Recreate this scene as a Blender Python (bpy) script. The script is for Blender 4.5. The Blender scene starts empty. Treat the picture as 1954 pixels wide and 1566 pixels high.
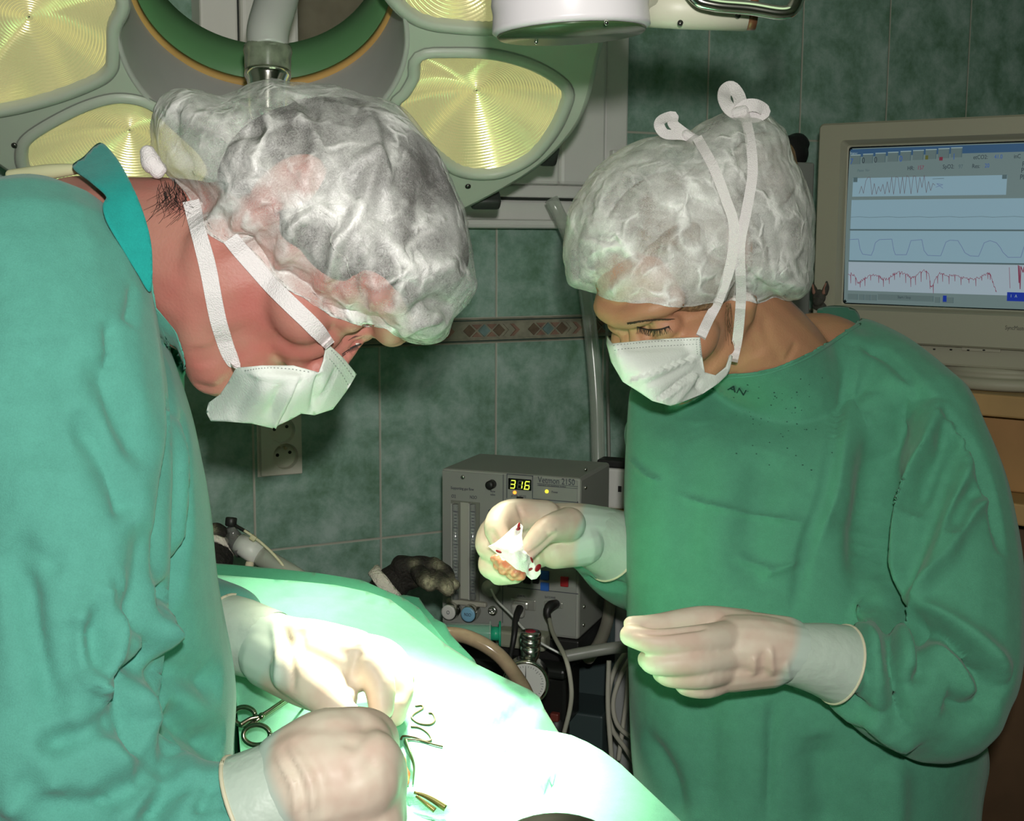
import bpy, bmesh, math, random
import numpy as np
from mathutils import Vector, Matrix, noise as mnoise
from mathutils.bvhtree import BVHTree
from mathutils.geometry import delaunay_2d_cdt

SC = bpy.context.scene
COL = SC.collection
# ------------------------------------------------------------------ camera
F, CX, CY = 2500.0, 977.0, 783.0
PITCH, ROLL = 0.135, 0.0056
CAM = np.array([0.0, 0.0, 1.55])
_c, _s = math.cos(PITCH), math.sin(PITCH)
FWD = np.array([0, _c, -_s]); _r = np.array([1.0, 0, 0]); _u = np.array([0, _s, _c])
RGT = _r * math.cos(ROLL) + _u * math.sin(ROLL)
UPV = -_r * math.sin(ROLL) + _u * math.cos(ROLL)
cam_data = bpy.data.cameras.new('camera')
cam_data.sensor_fit = 'HORIZONTAL'; cam_data.sensor_width = 36.0
cam_data.lens = 36.0 * F / 1954.0
cam_data.clip_start = 0.02
cam = bpy.data.objects.new('camera', cam_data); COL.objects.link(cam)
cam.matrix_world = Matrix(((RGT[0], UPV[0], -FWD[0], CAM[0]), (RGT[1], UPV[1], -FWD[1], CAM[1]), (RGT[2], UPV[2], -FWD[2], CAM[2]), (0, 0, 0, 1)))
SC.camera = cam
# ------------------------------------------------------------------ view, world, lights
SC.view_settings.view_transform = 'Standard'; SC.view_settings.look = 'None'
SC.view_settings.gamma = 1.0; SC.view_settings.use_curve_mapping = False
SC.view_settings.exposure = 0.0
SC.cycles.max_bounces = 8; SC.cycles.transparent_max_bounces = 24
SC.cycles.use_denoising = True
world = bpy.data.worlds.new('world'); SC.world = world; world.use_nodes = True
world.node_tree.nodes['Background'].inputs[0].default_value = (0.30, 0.42, 0.24, 1)
world.node_tree.nodes['Background'].inputs[1].default_value = 0.05

def P(px, py, d):
    return CAM + d * (FWD + RGT * ((px - CX) / F) + UPV * ((CY - py) / F))
def ray(px, py):
    return FWD + RGT * ((px - CX) / F) + UPV * ((CY - py) / F)
def pix(v):
    v = np.asarray(v, float) - CAM; d = v @ FWD
    return np.stack([CX + F * (v @ RGT) / d, CY - F * (v @ UPV) / d, d], -1)
def nrm(v):
    v = np.asarray(v, float); return v / (np.linalg.norm(v) + 1e-12)

def area_light(name, loc, aim, size, power, color, shape='DISK'):
    L = bpy.data.lights.new(name, 'AREA'); L.shape = shape; L.size = size; L.energy = power; L.color = color
    o = bpy.data.objects.new(name, L); COL.objects.link(o); o.location = loc
    o.rotation_euler = Vector(np.asarray(aim, float) - np.asarray(loc, float)).to_track_quat('-Z', 'Y').to_euler()
    return o
# the camera's own flash, just above the lens
FLASH = CAM + UPV * 0.085 + RGT * 0.02 - FWD * 0.03
area_light('camera_flash', FLASH, FLASH + FWD, 0.035, 12.5, (1.0, 0.97, 0.93))
# added dim green fill under the ceiling, stands in for ambient light
area_light('ambient_fill', (0.6, 0.3, 2.66), (0.6, 0.3, 0), 0.9, 2.0, (0.72, 1.0, 0.62))

# ------------------------------------------------------------------ materials
def mat(name, col, rough=0.6, metal=0.0, var=0.0, vscale=8.0, bump=0.0, bscale=60.0, spec=0.4, sss=0.0, emit=None, estr=0.0, alpha=1.0, trans=0.0, sheen=0.0, col2=None, bdetail=3.0, coat=0.0):
    m = bpy.data.materials.new(name); m.use_nodes = True
    nt = m.node_tree; b = nt.nodes['Principled BSDF']
    b.inputs['Base Color'].default_value = (*col, 1); b.inputs['Roughness'].default_value = rough
    b.inputs['Metallic'].default_value = metal; b.inputs['Specular IOR Level'].default_value = spec
    b.inputs['Alpha'].default_value = alpha; b.inputs['Transmission Weight'].default_value = trans
    b.inputs['Coat Weight'].default_value = coat
    if sheen: b.inputs['Sheen Weight'].default_value = sheen
    if sss:
        b.inputs['Subsurface Weight'].default_value = sss
        b.inputs['Subsurface Radius'].default_value = (0.012, 0.004, 0.002); b.inputs['Subsurface Scale'].default_value = 0.6
    if emit:
        b.inputs['Emission Color'].default_value = (*emit, 1); b.inputs['Emission Strength'].default_value = estr
    tc = nt.nodes.new('ShaderNodeTexCoord')
    if var or col2:
        n = nt.nodes.new('ShaderNodeTexNoise'); n.inputs['Scale'].default_value = vscale; n.inputs['Detail'].default_value = 5
        nt.links.new(tc.outputs['Object'], n.inputs['Vector'])
        r = nt.nodes.new('ShaderNodeValToRGB')
        r.color_ramp.elements[0].position = 0.34; r.color_ramp.elements[1].position = 0.66
        c2 = col2 if col2 else tuple(c * (1 - var) for c in col)
        r.color_ramp.elements[0].color = (*c2, 1); r.color_ramp.elements[1].color = (*[min(1, c * (1 + var)) for c in col], 1)
        nt.links.new(n.outputs['Fac'], r.inputs['Fac']); nt.links.new(r.outputs['Color'], b.inputs['Base Color'])
    if bump:
        n2 = nt.nodes.new('ShaderNodeTexNoise'); n2.inputs['Scale'].default_value = bscale; n2.inputs['Detail'].default_value = bdetail
        nt.links.new(tc.outputs['Object'], n2.inputs['Vector'])
        bp = nt.nodes.new('ShaderNodeBump'); bp.inputs['Strength'].default_value = bump; bp.inputs['Distance'].default_value = 0.004
        nt.links.new(n2.outputs['Fac'], bp.inputs['Height']); nt.links.new(bp.outputs['Normal'], b.inputs['Normal'])
    return m

# ------------------------------------------------------------------ objects
def props(o, label=None, cat=None, group=None, kind=None):
    for k, v in (('label', label), ('category', cat), ('group', group), ('kind', kind)):
        if v: o[k] = v
    return o
def mesh(name, V, Fc, m=None, parent=None, smooth=True, mats=None, mi=None):
    me = bpy.data.meshes.new(name)
    me.from_pydata([tuple(map(float, v)) for v in V], [], [tuple(map(int, f)) for f in Fc])
    if mats:
        for k in mats: me.materials.append(k)
        if mi is not None: me.polygons.foreach_set('material_index', np.asarray(mi, np.int32))
    elif m: me.materials.append(m)
    me.polygons.foreach_set('use_smooth', np.full(len(me.polygons), bool(smooth)))
    me.update()
    return link(name, me, parent)
def link(name, me, parent=None):
    o = bpy.data.objects.new(name, me); COL.objects.link(o)
    if parent is not None: adopt(o, parent)
    return o
def adopt(o, parent):
    o.parent = parent
    o.matrix_parent_inverse = Matrix.Translation(-parent.location) if parent.type == 'EMPTY' else Matrix.Identity(4)
def thing(name, loc, label, cat, group=None):
    o = bpy.data.objects.new(name, None); COL.objects.link(o); o.location = tuple(map(float, loc)); o.empty_display_size = 0.05
    return props(o, label, cat, group)
class Geo:
    """collects pieces of one mesh"""
    def __init__(s): s.V = []; s.F = []; s.n = 0; s.mi = []; s.cur = 0
    def add(s, V, Fc):
        s.V.append(np.asarray(V, float)); s.F += [tuple(i + s.n for i in f) for f in Fc]; s.mi += [s.cur] * len(Fc); s.n += len(V); return s
    def obj(s, name, m=None, parent=None, smooth=True, mats=None):
        return mesh(name, np.concatenate(s.V), s.F, m, parent, smooth, mats, s.mi if mats else None)
    def arrays(s): return np.concatenate(s.V), s.F
def catmull(pts, n):
    """n samples along a Catmull-Rom curve through pts"""
    p = np.asarray(pts, float)
    if len(p) == 2: return p[0] + (p[1] - p[0]) * np.linspace(0, 1, n)[:, None]
    q = np.vstack([2 * p[0] - p[1], p, 2 * p[-1] - p[-2]]); t = np.linspace(0, len(p) - 1, n); i = np.minimum(t.astype(int), len(p) - 2); f = (t - i)[:, None]
    a, b, c, d = q[i], q[i + 1], q[i + 2], q[i + 3]
    return 0.5 * (2 * b + (c - a) * f + (2 * a - 5 * b + 4 * c - d) * f ** 2 + (3 * b - a - 3 * c + d) * f ** 3)
def closed_curve(pts, n):
    p = np.asarray(pts, float); m = len(p); t = np.linspace(0, m, n, endpoint=False); i = t.astype(int) % m; f = (t - t.astype(int))[:, None]
    a, b, c, d = p[(i - 1) % m], p[i], p[(i + 1) % m], p[(i + 2) % m]
    return 0.5 * (2 * b + (c - a) * f + (2 * a - 5 * b + 4 * c - d) * f ** 2 + (3 * b - a - 3 * c + d) * f ** 3)
def sweep(path, radii, n=12, caps=True, flat=1.0, ref=None, rough=0.0):
    """tube along a path; radii scalar or list; flat squashes one axis"""
    p = np.asarray(path, float); m = len(p); r = np.broadcast_to(np.asarray(radii, float), (m,))
    T = np.gradient(p, axis=0); T /= np.linalg.norm(T, axis=1)[:, None] + 1e-12
    a = np.asarray(ref, float) if ref is not None else (np.array([0, 0, 1.0]) if abs(T[0][2]) < 0.9 else np.array([1.0, 0, 0]))
    V = []
    x = nrm(a - T[0] * (a @ T[0]))
    for i in range(m):
        x = nrm(x - T[i] * (x @ T[i])) if ref is None else nrm(a - T[i] * (a @ T[i])); y = np.cross(T[i], x)
        th = np.linspace(0, 2 * math.pi, n, endpoint=False)
        V.append(p[i] + r[i] * (np.cos(th)[:, None] * x + flat * np.sin(th)[:, None] * y))
    V = np.concatenate(V); Fc = []
    for i in range(m - 1):
        for j in range(n):
            k = (j + 1) % n; Fc.append((i * n + j, i * n + k, (i + 1) * n + k, (i + 1) * n + j))
    if caps: Fc.append(tuple(range(n - 1, -1, -1))); Fc.append(tuple((m - 1) * n + j for j in range(n)))
    return V, Fc
def grid_faces(nu, nv, closed_u=False):
    Fc = []
    for j in range(nv - 1):
        for i in range(nu if closed_u else nu - 1):
            k = (i + 1) % nu; Fc.append((j * nu + i, j * nu + k, (j + 1) * nu + k, (j + 1) * nu + i))
    return Fc
def lathe(profile, org, axis, n=32, caps=True):
    """profile = [(radius, height)] revolved about axis at org"""
    a = nrm(axis); x = nrm(np.cross(a, [0, 0, 1.0]) if abs(a[2]) < 0.9 else np.cross(a, [1.0, 0, 0])); y = np.cross(a, x)
    th = np.linspace(0, 2 * math.pi, n, endpoint=False); V = []
    for r, h in profile: V.append(np.asarray(org) + a * h + r * (np.cos(th)[:, None] * x + np.sin(th)[:, None] * y))
    Fc = grid_faces(n, len(profile), True); m = len(profile)
    if caps: Fc.append(tuple(range(n - 1, -1, -1))); Fc.append(tuple((m - 1) * n + j for j in range(n)))
    return np.concatenate(V), Fc
def ellip(c, ax, nu=24, nv=16):
    """ax: three semi-axis vectors"""
    ax = np.asarray(ax, float); V = []; 
    for j in range(1, nv):
        ph = math.pi * j / nv
        for i in range(nu):
            th = 2 * math.pi * i / nu; V.append(np.asarray(c) + ax[0] * math.sin(ph) * math.cos(th) + ax[1] * math.sin(ph) * math.sin(th) + ax[2] * math.cos(ph))
    Fc = grid_faces(nu, nv - 1, True); a = len(V); V += [np.asarray(c) + ax[2], np.asarray(c) - ax[2]]
    for i in range(nu):
        k = (i + 1) % nu; Fc.append((a, k, i)); Fc.append((a + 1, (nv - 2) * nu + i, (nv - 2) * nu + k))
    return np.array(V), Fc
def capsule(pts, radii, n=14, m=None):
    """round-ended tube through points with a radius each (dense, for joining by remesh)"""
    pts = np.asarray(pts, float); L = np.linalg.norm(np.diff(pts, axis=0), axis=1).sum(); k = m or max(8, int(L / 0.006))
    p = catmull(pts, k); r = catmull(np.asarray(radii, float)[:, None], k)[:, 0]
    t0 = nrm(p[0] - p[1]); t1 = nrm(p[-1] - p[-2]); a = np.linspace(0, math.pi / 2 * 0.96, 5)
    pre = [p[0] + t0 * r[0] * math.sin(x) for x in a[::-1]]; post = [p[-1] + t1 * r[-1] * math.sin(x) for x in a]
    return sweep(np.vstack([pre, p[1:-1], post]), np.concatenate([[r[0] * math.cos(x) for x in a[::-1]], r[1:-1], [r[-1] * math.cos(x) for x in a]]), n)
def rbox(c, ex, ey, ez, bev=0.0, seg=2):
    """box centred c with half-extent vectors; bevelled"""
    bm = bmesh.new(); bmesh.ops.create_cube(bm, size=2)
    if bev:
        s = [np.linalg.norm(e) for e in (ex, ey, ez)]
        for v in bm.verts: v.co = Vector((v.co.x * s[0], v.co.y * s[1], v.co.z * s[2]))
        bmesh.ops.bevel(bm, geom=bm.edges[:], offset=bev, segments=seg, profile=0.5, affect='EDGES')
        ux = [nrm(e) for e in (ex, ey, ez)]
    else: ux = [np.asarray(e, float) for e in (ex, ey, ez)]
    bm.verts.index_update()
    V = [np.asarray(c, float) + ux[0] * v.co.x + ux[1] * v.co.y + ux[2] * v.co.z for v in bm.verts]
    Fc = [tuple(v.index for v in f.verts) for f in bm.faces]; bm.free()
    if np.dot(np.cross(ex, ey), ez) < 0: Fc = [f[::-1] for f in Fc]
    return np.array(V), Fc
class Frame:
    """a flat face of a real object: origin, right, up, outward"""
    def __init__(s, o, e, u=(0, 0, 1)):
        s.o = np.asarray(o, float); s.e = nrm(e); s.u = nrm(np.asarray(u, float) - s.e * np.dot(u, s.e)); s.n = np.cross(s.e, s.u)
        if s.n @ (CAM - s.o) < 0: s.n = -s.n
    def hit(s, px, py):
        r = ray(px, py); k = (s.n @ (s.o - CAM)) / (s.n @ r); q = CAM + r * k - s.o; return np.array([q @ s.e, q @ s.u])
    def pt(s, a, b, c=0.0): return s.o + s.e * a + s.u * b + s.n * c
    def at(s, px, py, c=0.0): a = s.hit(px, py); return s.pt(a[0], a[1], c)
    def box(s, a0, b0, a1, b1, c0, c1, bev=0.0):
        return rbox(s.pt((a0 + a1) / 2, (b0 + b1) / 2, (c0 + c1) / 2), s.e * abs(a1 - a0) / 2, s.u * abs(b1 - b0) / 2, s.n * abs(c1 - c0) / 2, bev)
    def pbox(s, x0, y0, x1, y1, c0, c1, bev=0.0):
        """box over the face between the face points seen at two pixels"""
        p, q = s.hit(x0, (y0 + y1) / 2), s.hit(x1, (y0 + y1) / 2); v, w = s.hit((x0 + x1) / 2, y0), s.hit((x0 + x1) / 2, y1)
        return s.box(p[0], v[1], q[0], w[1], c0, c1, bev)
def remesh(name, pieces, voxel, smooth=4, factor=0.5):
    """join overlapping closed pieces into one continuous skin -> (V, F)"""
    g = Geo()
    for V, Fc in pieces: g.add(V, Fc)
    o = g.obj(name + '_tmp')
    md = o.modifiers.new('r', 'REMESH'); md.mode = 'VOXEL'; md.voxel_size = voxel; md.adaptivity = 0
    if smooth:
        s2 = o.modifiers.new('s', 'SMOOTH'); s2.iterations = smooth; s2.factor = factor
    dg = bpy.context.evaluated_depsgraph_get(); me = bpy.data.meshes.new_from_object(o.evaluated_get(dg))
    V = np.empty(len(me.vertices) * 3); me.vertices.foreach_get('co', V); Fc = [tuple(p.vertices) for p in me.polygons]
    old = o.data; bpy.data.objects.remove(o); bpy.data.meshes.remove(old); bpy.data.meshes.remove(me)
    return V.reshape(-1, 3), Fc
def vnormals(V, Fc):
    N = np.zeros_like(V); 
    q = np.array([f if len(f) == 4 else (f[0], f[1], f[2], f[2]) for f in Fc])
    n = np.cross(V[q[:, 2]] - V[q[:, 0]], V[q[:, 3]] - V[q[:, 1]])
    tri = q[:, 2] == q[:, 3]
    if tri.any(): n[tri] = np.cross(V[q[tri, 1]] - V[q[tri, 0]], V[q[tri, 2]] - V[q[tri, 0]])
    for k in range(4): np.add.at(N, q[:, k], n)
    return N / (np.linalg.norm(N, axis=1)[:, None] + 1e-12)
def raycast(bvh, px, py):
    r = nrm(ray(px, py)); h = bvh.ray_cast(Vector(CAM), Vector(r)); return np.array(h[0]) if h[0] is not None else None
def stroke_points(bvh, pts, n):
    out = []
    for x, y in catmull(pts, n):
        h = raycast(bvh, x, y)
        if h is not None: out.append(h)
    return np.array(out)
def sculpt(V, Fc, strokes, gain=1.0):
    """press folds into cloth. stroke = (pixel polyline, width m, depth m, kind): groove, ridge or lap (a fold lying over its right-hand side)"""
    V = V.copy()
    bvh = BVHTree.FromPolygons(V.tolist(), Fc); N = vnormals(V, Fc); px = pix(V); facing = np.einsum('ij,ij->i', N, CAM - V) > -0.02
    D = np.zeros(len(V))
    for st in strokes:
        pts, w, dep = st[0], st[1], st[2] * gain; kind = st[3] if len(st) > 3 else 'groove'
        q = stroke_points(bvh, pts, 60)
        if len(q) < 4: continue
        lo, hi = q.min(0) - 3.5 * w, q.max(0) + 3.5 * w
        idx = np.where(np.all((V > lo) & (V < hi), axis=1) & facing)[0]
        if not len(idx): continue
        d2 = ((V[idx][:, None, :] - q[None]) ** 2).sum(2); j = d2.argmin(1); d = np.sqrt(d2[np.arange(len(idx)), j])
        t = j / max(1, len(q) - 1); tap = np.clip(np.minimum(t, 1 - t) * 5, 0, 1) ** 0.7
        if kind == 'groove': D[idx] -= dep * tap * np.exp(-(d / w) ** 2)
        elif kind == 'ridge': D[idx] += dep * tap * np.exp(-(d / w) ** 2)
        else:
            qp = pix(q)[:, :2]; tg = np.gradient(qp, axis=0)[j]; off = px[idx, :2] - qp[j]
            sd = np.sign(tg[:, 0] * off[:, 1] - tg[:, 1] * off[:, 0]) * d
            D[idx] += dep * tap * np.where(sd > 0, np.exp(-sd / (w * 1.6)), -0.9 * np.exp(-(sd / w) ** 2) + 0.0) * np.exp(-(d / (3 * w)) ** 2) 
    return V + N * D[:, None]
def laplace(V, Fc, it=2, f=0.5):
    n = len(V); e = np.array([(f_[i], f_[(i + 1) % len(f_)]) for f_ in Fc for i in range(len(f_))])
    for _ in range(it):
        S = np.zeros_like(V); c = np.zeros(n); np.add.at(S, e[:, 0], V[e[:, 1]]); np.add.at(c, e[:, 0], 1); np.add.at(S, e[:, 1], V[e[:, 0]]); np.add.at(c, e[:, 1], 1)
        V = V + f * (S / np.maximum(c, 1)[:, None] - V)
    return V
def fbm(V, scale, seed=0, octs=3):
    """cheap smooth noise on points, about -1..1"""
    rng = np.random.RandomState(seed); o = np.zeros(len(V)); a = 1.0
    for k in range(octs):
        for _ in range(5):
            d = rng.normal(size=3); d /= np.linalg.norm(d); o += a * 0.42 * np.sin(V @ d * scale * (2 ** k) * rng.uniform(0.6, 1.4) + rng.uniform(0, 6.28))
        a *= 0.5
    return o
def inpoly(pts, poly):
    pts = np.asarray(pts, float); p = np.asarray(poly, float); x, y = pts[:, 0], pts[:, 1]; c = np.zeros(len(pts), bool); j = len(p) - 1
    for i in range(len(p)):
        k = ((p[i, 1] > y) != (p[j, 1] > y)) & (x < (p[j, 0] - p[i, 0]) * (y - p[i, 1]) / (p[j, 1] - p[i, 1] + 1e-12) + p[i, 0]); c ^= k; j = i
    return c
def cdt(loops, step=None, seed=1):
    """triangulate 2-D loops (first = outline, others = holes) with optional inner points -> (pts, tris)"""
    P2, E = [], []
    for L in loops:
        b = len(P2); P2 += [tuple(q) for q in L]; E += [(b + i, b + (i + 1) % len(L)) for i in range(len(L))]
    if step:
        a = np.asarray(loops[0]); lo, hi = a.min(0), a.max(0); gx, gy = np.meshgrid(np.arange(lo[0], hi[0], step), np.arange(lo[1], hi[1], step))
        gx = gx + (np.arange(gx.shape[0]) % 2)[:, None] * step / 2; g = np.stack([gx.ravel(), gy.ravel()], 1)
        k = inpoly(g, a)
        for L in loops[1:]: k &= ~inpoly(g, L)
        allb = np.concatenate([np.asarray(L) for L in loops]); g = g[k]
        k = np.array([((allb - q) ** 2).sum(1).min() > (0.45 * step) ** 2 for q in g]) if len(g) else np.zeros(0, bool); P2 += [tuple(q) for q in g[k]]
    r = delaunay_2d_cdt([Vector(q) for q in P2], E, [], 0, 1e-7); pts = np.array([tuple(v) for v in r[0]]); tr = np.array([tuple(f) for f in r[2] if len(f) == 3])
    cen = pts[tr].mean(1); k = inpoly(cen, loops[0])
    for L in loops[1:]: k &= ~inpoly(cen, L)
    return pts, tr[k]
def tps(ctrl):
    """thin-plate spline z(x, y) through control points"""
    c = np.asarray(ctrl, float); n = len(c); s = 300.0; X = c[:, :2] / s
    def U(r2): return 0.5 * r2 * np.log(r2 + 1e-12)
    K = U(((X[:, None] - X[None]) ** 2).sum(2)); A = np.zeros((n + 3, n + 3)); A[:n, :n] = K + np.eye(n) * 1e-4; A[:n, n] = 1; A[:n, n + 1:] = X; A[n, :n] = 1; A[n + 1:, :n] = X.T
    w = np.linalg.solve(A, np.concatenate([c[:, 2], [0, 0, 0]]))
    def f(q):
        q = np.asarray(q, float)[:, :2] / s; return U(((q[:, None] - X[None]) ** 2).sum(2)) @ w[:n] + w[n] + q @ w[n + 1:]
    return f
def cloth(poly, ctrl, step=7, nb=None, thick=0.0):
    """a sheet of cloth whose outline and depths are known at control points -> (V, F)"""
    q = np.asarray(poly, float) if nb == 0 else closed_curve(poly, nb or max(24, int(sum(np.hypot(*(np.roll(poly, -1, 0) - np.asarray(poly)).T)) / step)))
    pts, tr = cdt([q], step); d = tps(ctrl)(pts); V = np.array([P(x, y, z) for (x, y), z in zip(pts, d)])
    n = np.cross(V[tr[:, 1]] - V[tr[:, 0]], V[tr[:, 2]] - V[tr[:, 0]]); s = np.einsum('ij,ij->i', n, CAM - V[tr].mean(1))
    return V, [tuple(t) if k > 0 else tuple(t[::-1]) for t, k in zip(tr, s)]
def solid(o, t, off=-1.0):
    m = o.modifiers.new('thickness', 'SOLIDIFY'); m.thickness = t; m.offset = off; return o
def strip(path, width, side=None, thick=0.0006, normals=None):
    """flat ribbon along 3-D path; normals give the way it faces"""
    p = np.asarray(path, float); T = np.gradient(p, axis=0); T /= np.linalg.norm(T, axis=1)[:, None]
    N = np.asarray(normals, float) if normals is not None else (CAM - p); W = np.cross(T, N); W /= np.linalg.norm(W, axis=1)[:, None]
    w = np.broadcast_to(np.asarray(width, float), (len(p),))[:, None] / 2; N = N / np.linalg.norm(N, axis=1)[:, None]
    V = np.concatenate([np.stack([p[i] - W[i] * w[i], p[i] - W[i] * w[i] + N[i] * thick, p[i] + W[i] * w[i] + N[i] * thick, p[i] + W[i] * w[i]]) for i in range(len(p))])
    Fc = [(b * 4 + j, b * 4 + (j + 1) % 4, b * 4 + 4 + (j + 1) % 4, b * 4 + 4 + j) for b in range(len(p) - 1) for j in range(4)]
    m = len(p) - 1; Fc += [(3, 2, 1, 0), (m * 4, m * 4 + 1, m * 4 + 2, m * 4 + 3)]
    return V, Fc
def text(name, body, size, m, org, xd, yd, parent, align='LEFT', ext=0.0002, shear=0.0, sx=0.80):
    cu = bpy.data.curves.new(name, 'FONT'); cu.body = body; cu.size = size; cu.align_x = align; cu.align_y = 'CENTER'; cu.extrude = ext; cu.resolution_u = 3; cu.shear = shear
    t = bpy.data.objects.new(name + '_tmp', cu); COL.objects.link(t)
    dg = bpy.context.evaluated_depsgraph_get(); me = bpy.data.meshes.new_from_object(t.evaluated_get(dg)); bpy.data.objects.remove(t)
    x, y = nrm(xd), nrm(yd); z = np.cross(x, y)
    V = np.empty(len(me.vertices) * 3); me.vertices.foreach_get('co', V); V = V.reshape(-1, 3) * [sx, 1, 1]; V = np.asarray(org) + V @ np.stack([x, y, z])
    Fc = [tuple(p.vertices) for p in me.polygons]; bpy.data.meshes.remove(me)
    return mesh(name, V, Fc, m, parent, False)
# ================================================================== room
TH = 0.4785
WE = np.array([math.cos(TH), math.sin(TH), 0.0]); W0 = CAM + np.array([-0.381, 1.906, -0.4735])
WALL = Frame(W0, WE)                       # tiled wall: a runs along it, b is height over a grout line
FLOORB = -W0[2]
def links(nt, *prs):
    for a, b in prs: nt.links.new(a, b)
def math_node(nt, op, a, b=None, c=None):
    n = nt.nodes.new('ShaderNodeMath'); n.operation = op
    for i, v in enumerate((a, b, c)):
        if v is None: continue
        if hasattr(v, 'links'): nt.links.new(v, n.inputs[i])
        else: n.inputs[i].default_value = v
    return n.outputs[0]
def tile_material():
    m = mat('wall_tiles', (0.1, 0.16, 0.13), rough=0.38, spec=0.25); nt = m.node_tree; b = nt.nodes['Principled BSDF']
    tc = nt.nodes.new('ShaderNodeTexCoord'); sp = nt.nodes.new('ShaderNodeSeparateXYZ'); nt.links.new(tc.outputs['Object'], sp.inputs[0])
    u, v = sp.outputs[0], sp.outputs[2]
    up = math_node(nt, 'GREATER_THAN', v, 0.319); v2 = math_node(nt, 'SUBTRACT', v, math_node(nt, 'MULTIPLY', up, 0.0385))
    def edge(x, size):
        f = math_node(nt, 'FRACT', math_node(nt, 'DIVIDE', x, size)); d = math_node(nt, 'ABSOLUTE', math_node(nt, 'SUBTRACT', f, 0.5))
        return math_node(nt, 'MULTIPLY', math_node(nt, 'SUBTRACT', 0.5, d), size)
    e = math_node(nt, 'MINIMUM', edge(u, 0.2), edge(v2, 0.3))
    g = math_node(nt, 'LESS_THAN', e, 0.0017)
    n = nt.nodes.new('ShaderNodeTexNoise'); n.inputs['Scale'].default_value = 14; n.inputs['Detail'].default_value = 10; n.inputs['Roughness'].default_value = 0.70; n.inputs['Distortion'].default_value = 0.12; nt.links.new(tc.outputs['Object'], n.inputs['Vector'])
    r = nt.nodes.new('ShaderNodeValToRGB'); el = r.color_ramp.elements
    el[0].position = 0.36; el[0].color = (0.125, 0.235, 0.155, 1); el[1].position = 0.66; el[1].color = (0.37, 0.49, 0.44, 1)
    k = el.new(0.5); k.color = (0.22, 0.35, 0.28, 1); nt.links.new(n.outputs['Fac'], r.inputs['Fac'])
    mx = nt.nodes.new('ShaderNodeMix'); mx.data_type = 'RGBA'; nt.links.new(g, mx.inputs[0]); nt.links.new(r.outputs[0], mx.inputs[6]); mx.inputs[7].default_value = (0.42, 0.42, 0.35, 1)
    nt.links.new(mx.outputs[2], b.inputs['Base Color'])
    bp = nt.nodes.new('ShaderNodeBump'); bp.inputs['Distance'].default_value = 0.002; bp.inputs['Strength'].default_value = 0.5
    nt.links.new(math_node(nt, 'MINIMUM', e, 0.003), bp.inputs['Height']); bp.inputs['Distance'].default_value = 0.6; nt.links.new(bp.outputs[0], b.inputs['Normal'])
    return m
TILE = tile_material()
def wall(name, e, o, a0, a1, b0, b1, m):
    """one wall slab in its own local axes (x along, z up) so the tile pattern follows it"""
    V, Fc = rbox([(a0 + a1) / 2, 0.04, (b0 + b1) / 2], [(a1 - a0) / 2, 0, 0], [0, 0.04, 0], [0, 0, (b1 - b0) / 2])
    ob = mesh(name, V, Fc, m, None, False); x = nrm(e); y = np.array([-x[1], x[0], 0])
    ob.matrix_world = Matrix(((x[0], y[0], 0, o[0]), (x[1], y[1], 0, o[1]), (0, 0, 1, o[2]), (0, 0, 0, 1))); props(ob, kind='structure'); return ob
wall('wall_back', WE, W0, -1.6, 1.9, FLOORB, FLOORB + 2.7, TILE)
cR = W0 + WE * 1.9; eR = np.array([WE[1], -WE[0], 0]); wall('wall_right', eR, cR, 0.0, 4.0, FLOORB, FLOORB + 2.7, TILE)
plain = mat('painted_wall', (0.42, 0.46, 0.38), rough=0.8)
cL = W0 - WE * 1.6; wall('wall_left', -eR, cL + eR * 4.0, 0, 4.0, FLOORB, FLOORB + 2.7, plain)
wall('wall_front', -WE, cR + eR * 4.0, 0, 3.5, FLOORB, FLOORB + 2.7, plain)
mid = (cL + cR) / 2 + eR * 2.0
def slab(name, z, m):
    V, Fc = rbox([mid[0], mid[1], z], WE * 1.83, eR * 2.08, [0, 0, 0.04]); props(mesh(name, V, Fc, m, None, False), kind='structure')
slab('floor', -0.04, mat('floor_tiles', (0.22, 0.24, 0.2), rough=0.5, var=0.15)); slab('ceiling', 2.74, mat('ceiling_paint', (0.6, 0.62, 0.55), rough=0.9))

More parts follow.
